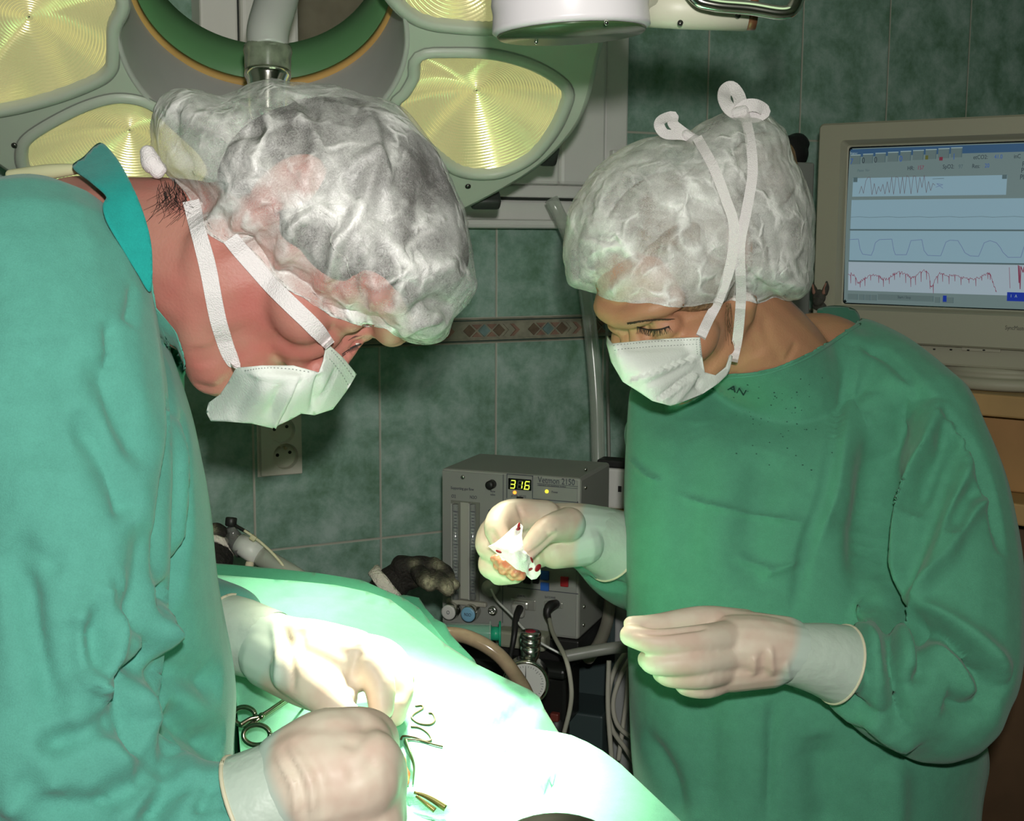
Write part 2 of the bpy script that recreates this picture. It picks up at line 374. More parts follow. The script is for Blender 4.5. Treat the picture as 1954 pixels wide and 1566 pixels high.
# ------------------------------------------------ border of diamond tiles
BASE = mat('border_stone', (0.235, 0.225, 0.165), rough=0.6, var=0.2, vscale=60)
PINK = mat('border_pink', (0.22, 0.13, 0.095), rough=0.6, var=0.2, vscale=60); BROWN = mat('border_brown', (0.12, 0.085, 0.055), rough=0.6, var=0.2, vscale=60)
BLUE = mat('border_blue', (0.13, 0.20, 0.19), rough=0.6, var=0.2, vscale=60); DARK = mat('border_line', (0.05, 0.075, 0.06), rough=0.6)
def border():
    g = Geo(); s0, s1 = 0.300, 0.3385; h = s1 - s0; c = (s0 + s1) / 2
    g.cur = 0; g.add(*WALL.box(-1.6, s0, 1.9, s1, 0, 0.004))
    g.cur = 4
    for b in (s0 + 0.003, s1 - 0.003): g.add(*WALL.box(-1.6, b - 0.001, 1.9, b + 0.001, 0.004, 0.0075))
    g.cur = 0
    for b in (s0 + 0.0055, s1 - 0.0055): g.add(*WALL.box(-1.6, b - 0.0012, 1.9, b + 0.0012, 0.004, 0.0068))
    def poly(pts, z=0.0062):
        q = np.array([WALL.pt(a, b, z) for a, b in pts]); w = np.array([WALL.pt(a, b, 0.003) for a, b in pts]); n = len(pts)
        g.add(np.vstack([q, w]), [tuple(range(n))] + [(i, n + i, n + (i + 1) % n, (i + 1) % n) for i in range(n)])
    # motif of 0.1 m: three diamonds, then two chevrons
    dw = 0.0105; dh = h * 0.5 - 0.0095; a0 = W0 @ WE * 0; start = WALL.hit(893, 636)[0] - 3 * 0.1153
    for k in range(-9, 14):
        s = start + k * 0.1153
        for j, kind in enumerate((2, 3, 2)):
            x = s + j * 0.0262; g.cur = kind; poly([(x - dw, c), (x, c - dh), (x + dw, c), (x, c + dh)])
            g.cur = 1
            for sg in (1, -1):
                for xx in ([x + 0.0131] if j < 2 else []):
                    poly([(xx - 0.0085, c + sg * dh), (xx, c + sg * dh * 0.22), (xx + 0.0085, c + sg * dh)][::sg])
        for j, q in enumerate((0.0262 * 2 + 0.017, 0.0262 * 2 + 0.030)):
            g.cur = 0 if j == 0 else 1
            x = s + q; poly([(x - 0.010, c + dh), (x, c), (x - 0.010, c - dh), (x - 0.004, c - dh), (x + 0.007, c), (x - 0.004, c + dh)], 0.0066)
    o = g.obj('trim_1', None, None, False, [BASE, PINK, BROWN, BLUE, DARK]); props(o, kind='structure')
border()

# ------------------------------------------------ window with sill
PVC = mat('window_plastic', (0.66, 0.66, 0.62), rough=0.45, var=0.04)
GASKET = mat('window_gasket', (0.02, 0.025, 0.02), rough=0.6)
def window():
    L = WALL.hit(366, 90)[0]; R = WALL.hit(1168, 230)[0]; sb = 0.4797; rail = WALL.hit(980, 378)[1]; pane_b = WALL.hit(980, 290)[1]; top = rail + 1.0
    xm = WALL.hit(438, 90)[0]; xi = WALL.hit(545, 60)[0]; xr = WALL.hit(1108, 200)[0]
    w = thing('window_1', WALL.pt((L + R) / 2, rail), None, None); props(w, kind='structure')
    f = Geo(); f.add(*WALL.box(L, rail, xm - 0.001, top, 0, 0.05, 0.004)); f.add(*WALL.box(xr + 0.015, rail, R, top, 0, 0.05, 0.004)); f.add(*WALL.box(L, rail, R, rail + 0.02, 0, 0.045, 0.003)); f.add(*WALL.box(L, top - 0.05, R, top, 0, 0.05, 0.004))
    f.obj('window_frame', PVC, w, False)
    s = Geo(); s.add(*WALL.box(xm + 0.001, rail + 0.02, xi, top - 0.05, 0, 0.062, 0.006)); s.add(*WALL.box(xr - 0.07, rail + 0.02, xr + 0.012, top - 0.05, 0, 0.062, 0.006)); s.add(*WALL.box(xi, rail + 0.02, xr - 0.07, pane_b, 0, 0.06, 0.006)); s.add(*WALL.box(xi, top - 0.11, xr - 0.07, top - 0.05, 0, 0.06, 0.006))
    s.obj('window_sash', PVC, w, False)
    g = Geo(); g.add(*WALL.box(xm - 0.0025, rail + 0.02, xm + 0.0025, top - 0.05, 0, 0.048)); g.add(*WALL.box(L, rail - 0.004, R, rail, 0, 0.044)); g.add(*WALL.box(xr + 0.010, rail + 0.02, xr + 0.0125, top - 0.05, 0, 0.055))
    g.obj('window_gasket', GASKET, w, False)
    b = Geo(); b.add(*WALL.box(xi - 0.005, pane_b - 0.005, xr - 0.065, top - 0.1, 0.002, 0.012)); b.obj('window_blind', mat('beige_blind', (0.36, 0.29, 0.21), rough=0.7, var=0.12, vscale=30), w, False)
    p = Geo(); p.add(*WALL.box(xi - 0.005, pane_b - 0.005, xr - 0.065, top - 0.1, 0.022, 0.026)); p.obj('window_pane', mat('window_glass', (0.9, 0.95, 0.93), rough=0.02, trans=1.0, spec=0.5), w, False)
    d = Geo()
    for y0, y1 in ((240, 320),): d.add(*WALL.pbox(1131, 290, 1143, 345, 0.05, 0.062, 0.002))
    d.obj('window_hinge', PVC, w, False)
    s = Geo(); s.add(*WALL.box(L - 0.02, sb + 0.012, R + 0.03, rail - 0.003, 0, 0.035, 0.004)); s.add(*WALL.box(L - 0.02, sb, R + 0.03, sb + 0.014, 0, 0.055, 0.006)); o = s.obj('trim_2', PVC, None, False); props(o, kind='structure')
window()

# ------------------------------------------------ double wall socket
def socket():
    pl = mat('socket_plastic', (0.62, 0.59, 0.50), rough=0.4); dk = mat('socket_hole', (0.02, 0.018, 0.015), rough=0.8); br = mat('socket_pin', (0.55, 0.45, 0.3), rough=0.35, metal=0.8)
    a, b = WALL.hit(494, 850)[0], WALL.hit(571, 850)[0]; lo, hi = WALL.hit(532, 903)[1], WALL.hit(532, 790)[1]
    t = thing('wall_socket', WALL.pt((a + b) / 2, lo), 'cream double wall socket on the green tiles under the bowed man', 'socket')
    # plate with two round wells
    loops = [[(a, lo), (b, lo), (b, hi), (a, hi)]]; cs = [((a + b) / 2 + 0.006, lo + 0.027), ((a + b) / 2 + 0.002, lo + 0.066)]
    r = 0.0195; th = np.linspace(0, 2 * math.pi, 28, endpoint=False); g = Geo()
    for c in cs: loops.append([(c[0] + r * math.cos(x), c[1] + r * math.sin(x)) for x in th])
    pts, tr = cdt(loops); V = np.array([WALL.pt(p[0], p[1], 0.012) for p in pts]); g.add(V, [tuple(x) for x in tr])
    for c in cs:
        ring = lambda rr, z: np.array([WALL.pt(c[0] + rr * math.cos(x), c[1] + rr * math.sin(x), z) for x in th])
        V = np.vstack([ring(r, 0.012), ring(r - 0.0012, 0.002), ring(r * 0.5, 0.0015), ring(0.001, 0.0015)]); g.add(V, grid_faces(28, 4, True))
    rim = [(a, lo), (b, lo), (b, hi), (a, hi)]
    V = np.array([WALL.pt(x, y, z) for z in (0.012, 0.0) for x, y in rim]); g.add(V, [(i, (i + 1) % 4, 4 + (i + 1) % 4, 4 + i) for i in range(4)])
    g.add(*WALL.box(a - 0.003, lo - 0.003, b + 0.003, hi + 0.003, 0, 0.0012, 0.0005))
    g.obj('cover_plate', pl, t, False)
    for c in cs:
        h = Geo()
        for dx, dy in ((-0.0095, 0.001), (0.0095, 0.004)): h.add(*lathe([(0.0026, 0.0016), (0.0026, 0.0022)], WALL.pt(c[0] + dx, c[1] + dy), WALL.n, 12))
        h.obj('contact_hole', dk, t); p = Geo(); p.add(*lathe([(0.0024, 0.0015), (0.0024, 0.009), (0.0014, 0.0105)], WALL.pt(c[0] + 0.001, c[1] + 0.0115), WALL.n, 12)); p.obj('earth_pin', br, t)
socket()

# ================================================================== big operating lamp
tiltL = math.radians(38); LD = 1.45; LC = P(506, 80, LD); vdir = nrm(CAM - LC); dn = nrm(np.array([0, 0, -1.0]) - vdir * (vdir @ np.array([0, 0, -1.0])))
LN = nrm(vdir * math.cos(tiltL) + dn * math.sin(tiltL)); LX = nrm(np.cross(np.array([0, 0, 1.0]), LN)); LY = np.cross(LN, LX)
if LX @ RGT < 0: LX = -LX; LY = np.cross(LN, LX)
class LampPlane:
    @staticmethod
    def hit(px, py):
        r = ray(px, py); k = (LN @ (LC - CAM)) / (LN @ r); q = CAM + r * k - LC; return (q @ LX, q @ LY)
    @staticmethod
    def pt(a, b, c=0.0): return LC + LX * a + LY * b + LN * c
LP = LampPlane
def field_lamp():
    ENAMEL = mat('lamp_enamel', (0.46, 0.50, 0.42), rough=0.4, var=0.04, vscale=5); DKG = mat('lamp_shadow_grey', (0.22, 0.23, 0.2), rough=0.5)
    t = thing('operating_lamp', LC - LN * 0.1, 'large round operating lamp with gold reflectors glowing behind the bowed man', 'lamp')
    out = closed_curve([LP.hit(*q) for q in [(1140, 60), (1132, 120), (1106, 218), (1060, 282), (1000, 332), (905, 386), (790, 440), (640, 500), (500, 520), (350, 500), (200, 430), (90, 370), (20, 326), (-60, 262), (-120, 150), (-140, 0), (-120, -140), (0, -260), (250, -330), (520, -350), (800, -320), (1000, -240), (1110, -110)]], 160)
    Rh = 269 / F * LD; th = np.linspace(0, 2 * math.pi, 96, endpoint=False); hole = [(Rh * math.cos(x), Rh * math.sin(x)) for x in th]
    pods = [  # outline seen of every reflector, centre of its rings
        ([(806, 113), (860, 108), (935, 111), (1000, 127), (1050, 152), (1074, 178), (1068, 208), (1048, 250), (1010, 296), (962, 322), (925, 328), (882, 322), (845, 298), (796, 252), (762, 206), (782, 180), (800, 148)], (915, 208)),
        ([(758, -8), (788, 22), (822, 38), (872, 45), (940, 48), (1010, 38), (1062, -5), (1080, -70), (1000, -120), (850, -118), (770, -70), (748, -35)], (880, -40)),
        ([(-60, -70), (60, -95), (160, -60), (214, -12), (222, 14), (206, 52), (204, 108), (200, 130), (176, 150), (100, 180), (0, 205), (-70, 205), (-110, 130), (-105, 20)], (50, 70)),
        ([(52, 292), (68, 264), (140, 222), (204, 198), (250, 196), (290, 210), (330, 246), (385, 300), (392, 345), (330, 388), (220, 390), (110, 365), (60, 328)], (245, 285)),
        ([(440, 352), (520, 335), (610, 350), (660, 390), (620, 430), (520, 452), (430, 430), (396, 390)], (520, 390)),
    ]
    pol = []
    for q, c in pods: pol.append((closed_curve([LP.hit(*p) for p in q], 72), np.array(LP.hit(*c))))
    def grow(L, d):
        L = np.asarray(L); tg = np.roll(L, -1, 0) - np.roll(L, 1, 0); n = np.stack([tg[:, 1], -tg[:, 0]], 1); n /= np.linalg.norm(n, axis=1)[:, None]
        ar = 0.5 * np.sum(L[:, 0] * np.roll(L[:, 1], -1) - np.roll(L[:, 0], -1) * L[:, 1]); return L + n * d * (1 if ar > 0 else -1)
    W = 0.013
    big = [grow(L, W) for L, c in pol]
    pts, tr = cdt([out, hole] + big, 0.03); g = Geo()
    g.add(np.array([LP.pt(a, b) for a, b in pts]), [tuple(x) if np.cross(pts[x[1]] - pts[x[0]], pts[x[2]] - pts[x[0]]) > 0 else tuple(x[::-1]) for x in tr])
    # rounded outer side and back
    rows = [grow(out, d) for d in (0, 0.006, 0.009, 0.009, 0.004, -0.05)]; zs = (0, -0.003, -0.011, -0.055, -0.075, -0.13); n = len(out)
    V = np.array([LP.pt(a, b, z) for R_, z in zip(rows, zs) for a, b in R_]); Fc = grid_faces(n, 6, True)
    g.add(V, Fc)
    o = g.obj('housing', ENAMEL, t); 
    e = Geo(); V = np.array([LP.pt(a, b, z) for d, z in ((0.0095, -0.028), (0.0105, -0.029), (0.0105, -0.0305), (0.0095, -0.0315)) for a, b in grow(out, d)]); e.add(V, grid_faces(n, 4, True)); e.obj('seam', DKG, t)
    # hole lining: grey cylinder, yellow gasket, green rear ring
    def ring(name, prof, m):
        r = Geo(); V = np.array([LP.pt(rr * math.cos(x), rr * math.sin(x), z) for rr, z in prof for x in th]); r.add(V, grid_faces(96, len(prof), True)); return r.obj(name, m, t)
    ring('hole_lining', [(Rh + 0.004, 0.0), (Rh, 0.003), (Rh - 0.002, -0.004), (Rh - 0.002, -0.108)], mat('lining_grey', (0.44, 0.44, 0.41), rough=0.5, var=0.06))
    ring('gasket', [(Rh - 0.001, -0.108), (Rh - 0.006, -0.108), (Rh - 0.006, -0.119), (Rh - 0.001, -0.119)], mat('yellow_gasket', (0.50, 0.30, 0.09), rough=0.6, var=0.15))
    ring('rear_ring', [(Rh - 0.003, -0.119), (Rh - 0.007, -0.119), (Rh - 0.013, -0.152), (Rh - 0.018, -0.172), (Rh - 0.003, -0.178), (Rh - 0.003, -0.119)], mat('green_rear_ring', (0.10, 0.24, 0.10), rough=0.45))
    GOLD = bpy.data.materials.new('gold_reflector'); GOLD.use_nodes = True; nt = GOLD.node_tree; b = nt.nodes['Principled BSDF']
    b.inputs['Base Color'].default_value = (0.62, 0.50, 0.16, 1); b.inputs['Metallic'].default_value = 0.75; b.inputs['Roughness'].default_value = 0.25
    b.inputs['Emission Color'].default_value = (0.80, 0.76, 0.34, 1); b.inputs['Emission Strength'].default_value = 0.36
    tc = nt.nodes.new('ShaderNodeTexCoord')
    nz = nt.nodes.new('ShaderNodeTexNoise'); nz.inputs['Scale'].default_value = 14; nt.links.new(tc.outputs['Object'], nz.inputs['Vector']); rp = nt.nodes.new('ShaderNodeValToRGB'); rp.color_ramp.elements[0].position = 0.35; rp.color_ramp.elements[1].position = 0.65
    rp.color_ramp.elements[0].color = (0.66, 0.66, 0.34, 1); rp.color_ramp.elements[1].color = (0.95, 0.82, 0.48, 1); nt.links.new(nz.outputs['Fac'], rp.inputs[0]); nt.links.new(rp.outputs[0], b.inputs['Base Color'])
    for ip, (L, c) in enumerate(pol):
        n = len(L); bz = Geo(); V = np.array([LP.pt(a, b_, z) for d, z in ((W, 0.0), (W - 0.002, 0.004), (0.004, 0.006), (0.0, 0.003), (-0.0015, -0.006)) for a, b_ in grow(L, d)]); bz.add(V, grid_faces(n, 5, True))
        r_ = bz.obj('bezel', ENAMEL, t)
        sg = Geo(); V = np.array([LP.pt(a, b_, z) for d, z in ((W + 0.0012, 0.0006), (W, 0.0012), (W - 0.0012, 0.0006)) for a, b_ in grow(L, d)]); sg.add(V, grid_faces(n, 3, True)); adopt(sg.obj('bezel_groove', DKG), r_)
        S = np.linspace(1, 0.01, 200); L2 = closed_curve(L, 128)
        q = (L2[None] - c) * S[:, None, None]; rr = np.linalg.norm(q, axis=2); z = -0.004 - 0.030 * (1 - S[:, None] ** 2) + 0.00062 * np.sin(rr * 2 * math.pi / 0.0034) * np.clip(rr / 0.006, 0, 1)
        V = np.concatenate([q, z[:, :, None]], 2).reshape(-1, 3); n2 = 128
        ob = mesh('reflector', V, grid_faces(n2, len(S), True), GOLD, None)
        o3 = LP.pt(c[0], c[1]); ob.parent = t; ob.matrix_parent_inverse = Matrix.Translation(-Vector(t.location))
        ob.matrix_basis = Matrix(((LX[0], LY[0], LN[0], o3[0]), (LX[1], LY[1], LN[1], o3[1]), (LX[2], LY[2], LN[2], o3[2]), (0, 0, 0, 1)))
        if ip in (0, 1, 2):
         d = bpy.data.lights.new('reflector_beam', 'SPOT'); d.energy = (120, 270, 65)[ip]; d.color = (1.0, 0.97, 0.74); d.shadow_soft_size = 0.05; tgt = (P(840, 1460, 1.10), P(835, 1390, 1.14), P(690, 1190, 1.38))[ip]
         so = bpy.data.objects.new('reflector_beam', d); COL.objects.link(so); so.location = LP.pt(c[0], c[1], 0.02); v = Vector(tgt - np.array(so.location)); so.rotation_euler = v.to_track_quat('-Z', 'Y').to_euler()
         d.spot_size = 2 * math.atan((0.15, 0.195, 0.17)[ip] / v.length); d.spot_blend = 1.0
    for x, y in ((28, 277), (893, 355)):
        s = Geo(); a, b_ = LP.hit(x, y); s.add(*lathe([(0.004, -0.001), (0.0038, 0.0015), (0.0015, 0.0028)], LP.pt(a, b_), LN, 14)); s.obj('screw', mat('dark_screw', (0.1, 0.1, 0.09), rough=0.3, metal=0.9) if 'dark_screw' not in bpy.data.materials else bpy.data.materials['dark_screw'], t)
    def deep(px, py, c): q = ray(px, py); k = (LN @ (LC + LN * c - CAM)) / (LN @ q); return CAM + q * k
    for x, y in ((334, 112), (712, 104)):
        s = Geo(); s.add(*ellip(deep(x, y, -0.128), [LX * 0.0035, LY * 0.0035, LN * 0.003], 12, 8)); s.obj('screw', bpy.data.materials['dark_screw'], t)
    RUB = mat('black_knob', (0.035, 0.04, 0.035), rough=0.45)
    for x, y in ((1046, 290), (926, 381)):
        s = Geo(); q = deep(x, y, -0.035); od = nrm(q - LC); s.add(*rbox(q, LX * 0.012 if x > 1000 else LX * 0.02, LY * 0.016 if x > 1000 else LY * 0.009, LN * 0.012, 0.005)); s.obj('clip_knob', RUB, t)
    # centre post: bent grey tube, ribbed glass sleeve and chrome ring of the sterile handle
    GP = mat('post_grey', (0.46, 0.48, 0.44), rough=0.35); ax = nrm(UPV * -1 + 0.15 * LN)
    dpt = 1.42
    g = Geo(); pth = catmull([P(548, -190, dpt + .06), P(542, -90, dpt + .04), P(530, -10, dpt + .02), P(512, 55, dpt), P(512, 95, dpt - .005)], 30); g.add(*sweep(pth, np.linspace(0.0245, 0.0222, 30), 24)); g.obj('post', GP, t)
    gl = Geo(); top = P(511, 84, dpt); gl.add(*lathe([(0.0232, 0), (0.0262, 0.004), (0.0265, 0.009), (0.025, 0.0145), (0.0245, 0.036), (0.0232, 0.040)], top, -UPV, 32)); gl.obj('sterile_handle', mat('handle_glass', (0.17, 0.20, 0.14), rough=0.15, var=0.35, vscale=60, spec=0.8), t)
    ch = Geo(); ch.add(*lathe([(0.0235, 0.0), (0.025, 0.003), (0.025, 0.008), (0.022, 0.013), (0.021, 0.045), (0.016, 0.055)], P(511, 133, dpt - .002), -UPV, 32)); ch.obj('chrome_ring', mat('chrome', (0.7, 0.7, 0.62), rough=0.12, metal=1.0), t)
    arm = Geo(); c2 = P(548, -190, dpt + .06); top3 = np.array([LC[0] - 0.05, LC[1] + 0.25, 2.70]); arm.add(*sweep(catmull([c2, c2 + np.array([0, 0.06, 0.12]), (c2 + top3) / 2 + np.array([0, 0.1, 0.1]), top3], 24), 0.028, 18))
    for q in (LP.pt(-0.21, 0.10, -0.10), LP.pt(0.21, 0.10, -0.10)): arm.add(*sweep(catmull([q, (q + c2) / 2 + np.array([0, .06, .06]), c2 + np.array([0, .02, .06])], 16), 0.016, 12))
    arm.obj('ceiling_arm', GP, t)
field_lamp()

# ================================================================== small white lamp hanging in from the top
def halogen():
    WH = mat('white_lacquer', (0.60, 0.58, 0.59), rough=0.3, var=0.03); BE = mat('arm_beige', (0.44, 0.44, 0.34), rough=0.45)
    d = 0.92; c = P(1090, 56, d); axis = nrm(np.array([-0.06, -0.005, 1.0])); r = 0.0555
    t = thing('examination_lamp', c, 'small white drum lamp with a dark glass underside at the top edge of the picture', 'lamp')
    g = Geo(); g.add(*lathe([(r - 0.003, -0.002), (r, 0.0), (r, 0.002), (r - 0.001, 0.012), (r, 0.018), (r - 0.001, 0.025), (r, 0.030), (r, 0.06), (r * 0.8, 0.075)], c, axis, 64)); g.obj('drum', WH, t)
    q = Geo(); q.add(*lathe([(r - 0.003, -0.0025), (r - 0.004, -0.004), (0.001, -0.0055)], c, axis, 64)); q.obj('glass_underside', mat('green_glass', (0.04, 0.075, 0.03), rough=0.25, spec=0.3), t)
    for x, y in ((1023, 80), (1157, 43)):
        s = Geo(); rr = ray(x, y); b0 = c - axis * 0.0045; k = (axis @ (b0 - CAM)) / (axis @ rr); s.add(*ellip(CAM + rr * k, [RGT * 0.0016, UPV * 0.0020, FWD * 0.0016], 12, 8)); s.obj('bead_screw', bpy.data.materials['chrome'], t)
    a = Geo(); a.add(*sweep(np.array([P(1232, 12, d + .02), P(1300, 16, d + .02), P(1425, 20, d + .02)]), [0.0145] * 3, 28)); a.add(*sweep(np.array([P(1085, -40, d), P(1240, 2, d + .02)]), [0.016] * 2, 20)); a.obj('arm', BE, t)
    e = Geo(); e.add(*sweep(np.array([P(1424, 20, d + .02), P(1441, 20, d + .02)]), [0.0138] * 2, 28)); e.obj('arm_ring', mat('copper_ring', (0.16, 0.07, 0.035), rough=0.4, metal=0.5), t)
    h = Geo(); h.add(*sweep(catmull([P(1290, -70, d - .02), P(1325, -8, d - .02), P(1360, 8, d - .02), P(1430, 15, d - .02), P(1495, 24, d - .02), P(1518, 8, d - .02), P(1522, -30, d - .02), P(1500, -70, d - .02)], 60), 0.0048, 14)); h.obj('chrome_handle', bpy.data.materials['chrome'], t)
    for x, y in ((1298, 44), (1408, 30)):
        s = Geo(); s.add(*lathe([(0.002, -0.001), (0.002, 0.001)], P(x, y, d + .006), -FWD, 12)); s.obj('screw', bpy.data.materials['dark_screw'], t)
    m = Geo(); m.add(*sweep(catmull([P(1085, -40, d), P(1085, -40, d) + np.array([0.0, 0.0, 0.1]), np.array([0.10, 0.88, 2.2]), np.array([0.10, 0.88, 2.7])], 20), 0.014, 14)); m.obj('ceiling_rod', BE, t)
halogen()
# ================================================================== anaesthesia monitor box
GREY = mat('case_grey', (0.29, 0.30, 0.265), rough=0.5, var=0.03, spec=0.3); PRINT = mat('print_dark', (0.045, 0.05, 0.07), rough=0.6); BLK = mat('black_plastic', (0.014, 0.014, 0.013), rough=0.45)
STEEL = mat('bright_steel', (0.62, 0.62, 0.58), rough=0.22, metal=1.0); GLASSY = mat('clear_plastic', (0.75, 0.8, 0.76), rough=0.15, trans=0.75, spec=0.5)
aL = P(842, 893, 1.80); zL = aL[2]
def on_level(px, py, z): r = ray(px, py); return CAM + r * ((z - CAM[2]) / r[2])
aR = on_level(1108, 913, zL); ME = nrm(aR - aL); MB = Frame(aL, ME)
def monitor_box():
    w = MB.hit(1108, 913)[0]; h = -MB.hit(846, 1190)[1]; dep = 0.135
    t = thing('anaesthesia_monitor', MB.pt(w / 2, -h, -dep / 2), 'grey metal anaesthesia monitor box with a lit yellow digit display', 'monitor')
    g = Geo(); g.add(*MB.box(0, -h, w, 0, -dep, 0, 0.004)); g.obj('case', GREY, t, False)
    g = Geo(); g.add(*MB.box(0.002, -h + 0.004, w - 0.004, -0.003, -0.002, 0.0012, 0.0006)); fp = g.obj('front_panel', mat('panel_grey', (0.25, 0.262, 0.235), rough=0.45, var=0.03), t, False)
    def line(x0, y0, x1, y1, wd=0.0009):
        a, b = MB.hit(x0, y0), MB.hit(x1, y1)
        if abs(a[0] - b[0]) > abs(a[1] - b[1]): return MB.box(a[0], a[1] - wd / 2, b[0], a[1] + wd / 2, 0.001, 0.0016)
        return MB.box(a[0] - wd / 2, a[1], a[0] + wd / 2, b[1], 0.001, 0.0016)
    def tx(s, x, y, size, al='LEFT', m=PRINT, vert=False, name='printed_text'):
        if vert: text(name, s, size, m, MB.at(x, y, 0.0014), MB.u, -MB.e, fp, al)
        else: text(name, s, size, m, MB.at(x, y, 0.0014), MB.e, MB.u, fp, al)
    ln = Geo()
    for q in ((961, 905, 963, 1188, .0008), (968, 904, 968, 950), (968, 904, 1018, 907), (1017, 907, 1017, 950), (1017, 951, 1104, 956), (1103, 956, 1103, 1090), (969, 1118, 1104, 1126)): ln.add(*line(*q))
    ln.obj('printed_frame', PRINT, fp, False)
    tx('Vetmon 2150', 1027, 915, 0.0118); u = Geo(); a, b = MB.hit(1026, 921), MB.hit(1103, 926)
    u.add(*MB.box(a[0], a[1] - 0.0009, b[0], a[1] - 0.0003, 0.001, 0.0015)); u.add(*MB.box(a[0], a[1] - 0.0036, b[0], a[1] - 0.0031, 0.001, 0.0015)); u.obj('underline', PRINT, fp, False)
    tx('respiratory and anaesthesia monitor', 1027, 924, 0.0034); tx('Power', 1053, 938, 0.0042); tx('pCO2  HCO2', 976, 945, 0.0046)
    tx('Supporting gas flow', 861, 930, 0.0054); tx('Flow\nvalve', 941, 940, 0.0045, 'CENTER'); tx('O2', 862, 946, 0.0064); tx('N2O', 897, 948, 0.0064); tx('2100', 939, 985, 0.0128, 'CENTER', mat('print_blue', (0.012, 0.02, 0.06), rough=0.5), True)
    tx('SpO2/ANB', 1040, 1138, 0.0042); tx('COM PC', 988, 1136, 0.0038)
    # display with seven-segment digits 31.6
    d = Geo(); d.add(*MB.pbox(971, 913, 1015, 934, 0.001, 0.003, 0.0006)); disp = d.obj('display', mat('display_black', (0.006, 0.006, 0.006), rough=0.2), fp, False)
    lit = mat('lit_segment', (0.6, 0.7, 0.1), emit=(0.72, 0.85, 0.06), estr=1.15); off = mat('unlit_segment', (0.09, 0.10, 0.075), rough=0.5)
    a, b = MB.hit(971, 924), MB.hit(1015, 924); W_ = b[0] - a[0]; hh = 0.0052; ww = 0.0030
    def seg(cx, cy, which, on):
        g = Geo(); k = 0.00065
        bx = {'a': (-ww, hh - k, ww, hh + k), 'd': (-ww, -hh - k, ww, -hh + k), 'g': (-ww, -k, ww, k), 'f': (-ww - k, k, -ww + k, hh - k), 'e': (-ww - k, -hh + k, -ww + k, -k), 'b': (ww - k, k, ww + k, hh - k), 'c': (ww - k, -hh + k, ww + k, -k)}
        for c in which: x0, y0, x1, y1 = bx[c]; s = 0.13; p = [(x0 + s * y0, y0), (x1 + s * y0, y0), (x1 + s * y1, y1), (x0 + s * y1, y1)]; V = np.array([MB.pt(cx + x, cy + y, z) for z in (0.003, 0.0034) for x, y in p]); g.add(V, [(0, 1, 2, 3), (4, 7, 6, 5), (0, 4, 5, 1), (1, 5, 6, 2), (2, 6, 7, 3), (3, 7, 4, 0)])
        if which: g.obj('digit_segments' if on else 'unlit_segments', lit if on else off, disp, False)
    cy = (MB.hit(993, 914)[1] + MB.hit(993, 934)[1]) / 2
    for k, ch in enumerate(('abcdg', 'bc', 'acdefg')):
        x = a[0] + W_ * (0.21 + 0.31 * k); seg(x, cy, ch, True); seg(x, cy, ''.join(c for c in 'abcdefg' if c not in ch), False)
    q = MB.box(a[0] + W_ * 0.685, cy - hh - 0.0007, a[0] + W_ * 0.685 + 0.0013, cy - hh + 0.0007, 0.003, 0.0034); pt_ = Geo(); pt_.add(*q); pt_.obj('decimal_point', lit, disp, False)
    def led(x, y, c, s): g = Geo(); g.add(*lathe([(0.0024, 0.001), (0.0024, 0.002), (0.0012, 0.0034)], MB.at(x, y), MB.n, 16)); g.obj('indicator_led', mat('led_glow', c, emit=c, estr=s), fp)
    led(983, 939, (1.0, 0.28, 0.03), 2.2); led(1044, 937, (1.0, 0.75, 0.03), 2.2)
    def knob(name, x, y, prof, m, parent=fp, n=28): g = Geo(); g.add(*lathe(prof, MB.at(x, y), MB.n, n)); return g.obj(name, m, parent)
    knob('flow_valve_knob', 940, 923, [(0.0062, 0.001), (0.006, 0.012), (0.004, 0.0135), (0.0015, 0.0137)], BLK)
    knob('screw', 884, 910, [(0.003, 0.001), (0.0028, 0.0025), (0.001, 0.003)], STEEL)
    # flowmeter tubes
    c = Geo(); c.add(*MB.pbox(862, 956, 916, 1142, 0.001, 0.0028)); fl = c.obj('flowmeter', mat('flow_back', (0.17, 0.18, 0.145), rough=0.5), fp, False)
    s = Geo(); s.add(*MB.pbox(882, 957, 897, 1140, 0.0028, 0.006)); s.obj('scale_bar', mat('flow_scale', (0.36, 0.37, 0.31), rough=0.5), fl, False)
    for x in (873, 906):
        s = Geo(); p0, p1 = MB.at(x, 960, 0.008), MB.at(x + 1, 1140, 0.008); s.add(*sweep(np.array([p0, (p0 + p1) / 2, p1]), [0.0042] * 3, 16)); s.obj('measuring_tube', GLASSY, fl)
        r = Geo(); r.add(*MB.pbox(x - 7, 958, x - 5, 1141, 0.0028, 0.010)); r.obj('tube_rail', mat('rail_light', (0.4, 0.41, 0.37), rough=0.4), fl, False)
        k = Geo()
        for i in range(26): y = 972 + i * 6.2; L = 5 if i % 5 else 8; k.add(*MB.pbox(x + 3 - L / 2, y, x + 3 + L / 2, y + 1.0, 0.0122, 0.0126))
        k.obj('graduation', PRINT, fl, False)
        f = Geo(); f.add(*lathe([(0.003, -0.004), (0.003, 0.003), (0.0008, 0.006)], MB.at(x, 1075 + (x - 873), 0.008), MB.u, 12)); f.obj('float', STEEL, fl)
    b_ = Geo(); b_.add(*MB.pbox(856, 1143, 932, 1152, 0.001, 0.010, 0.002)); b_.obj('flow_base', mat('flow_foot', (0.35, 0.34, 0.28), rough=0.5), fl, False)
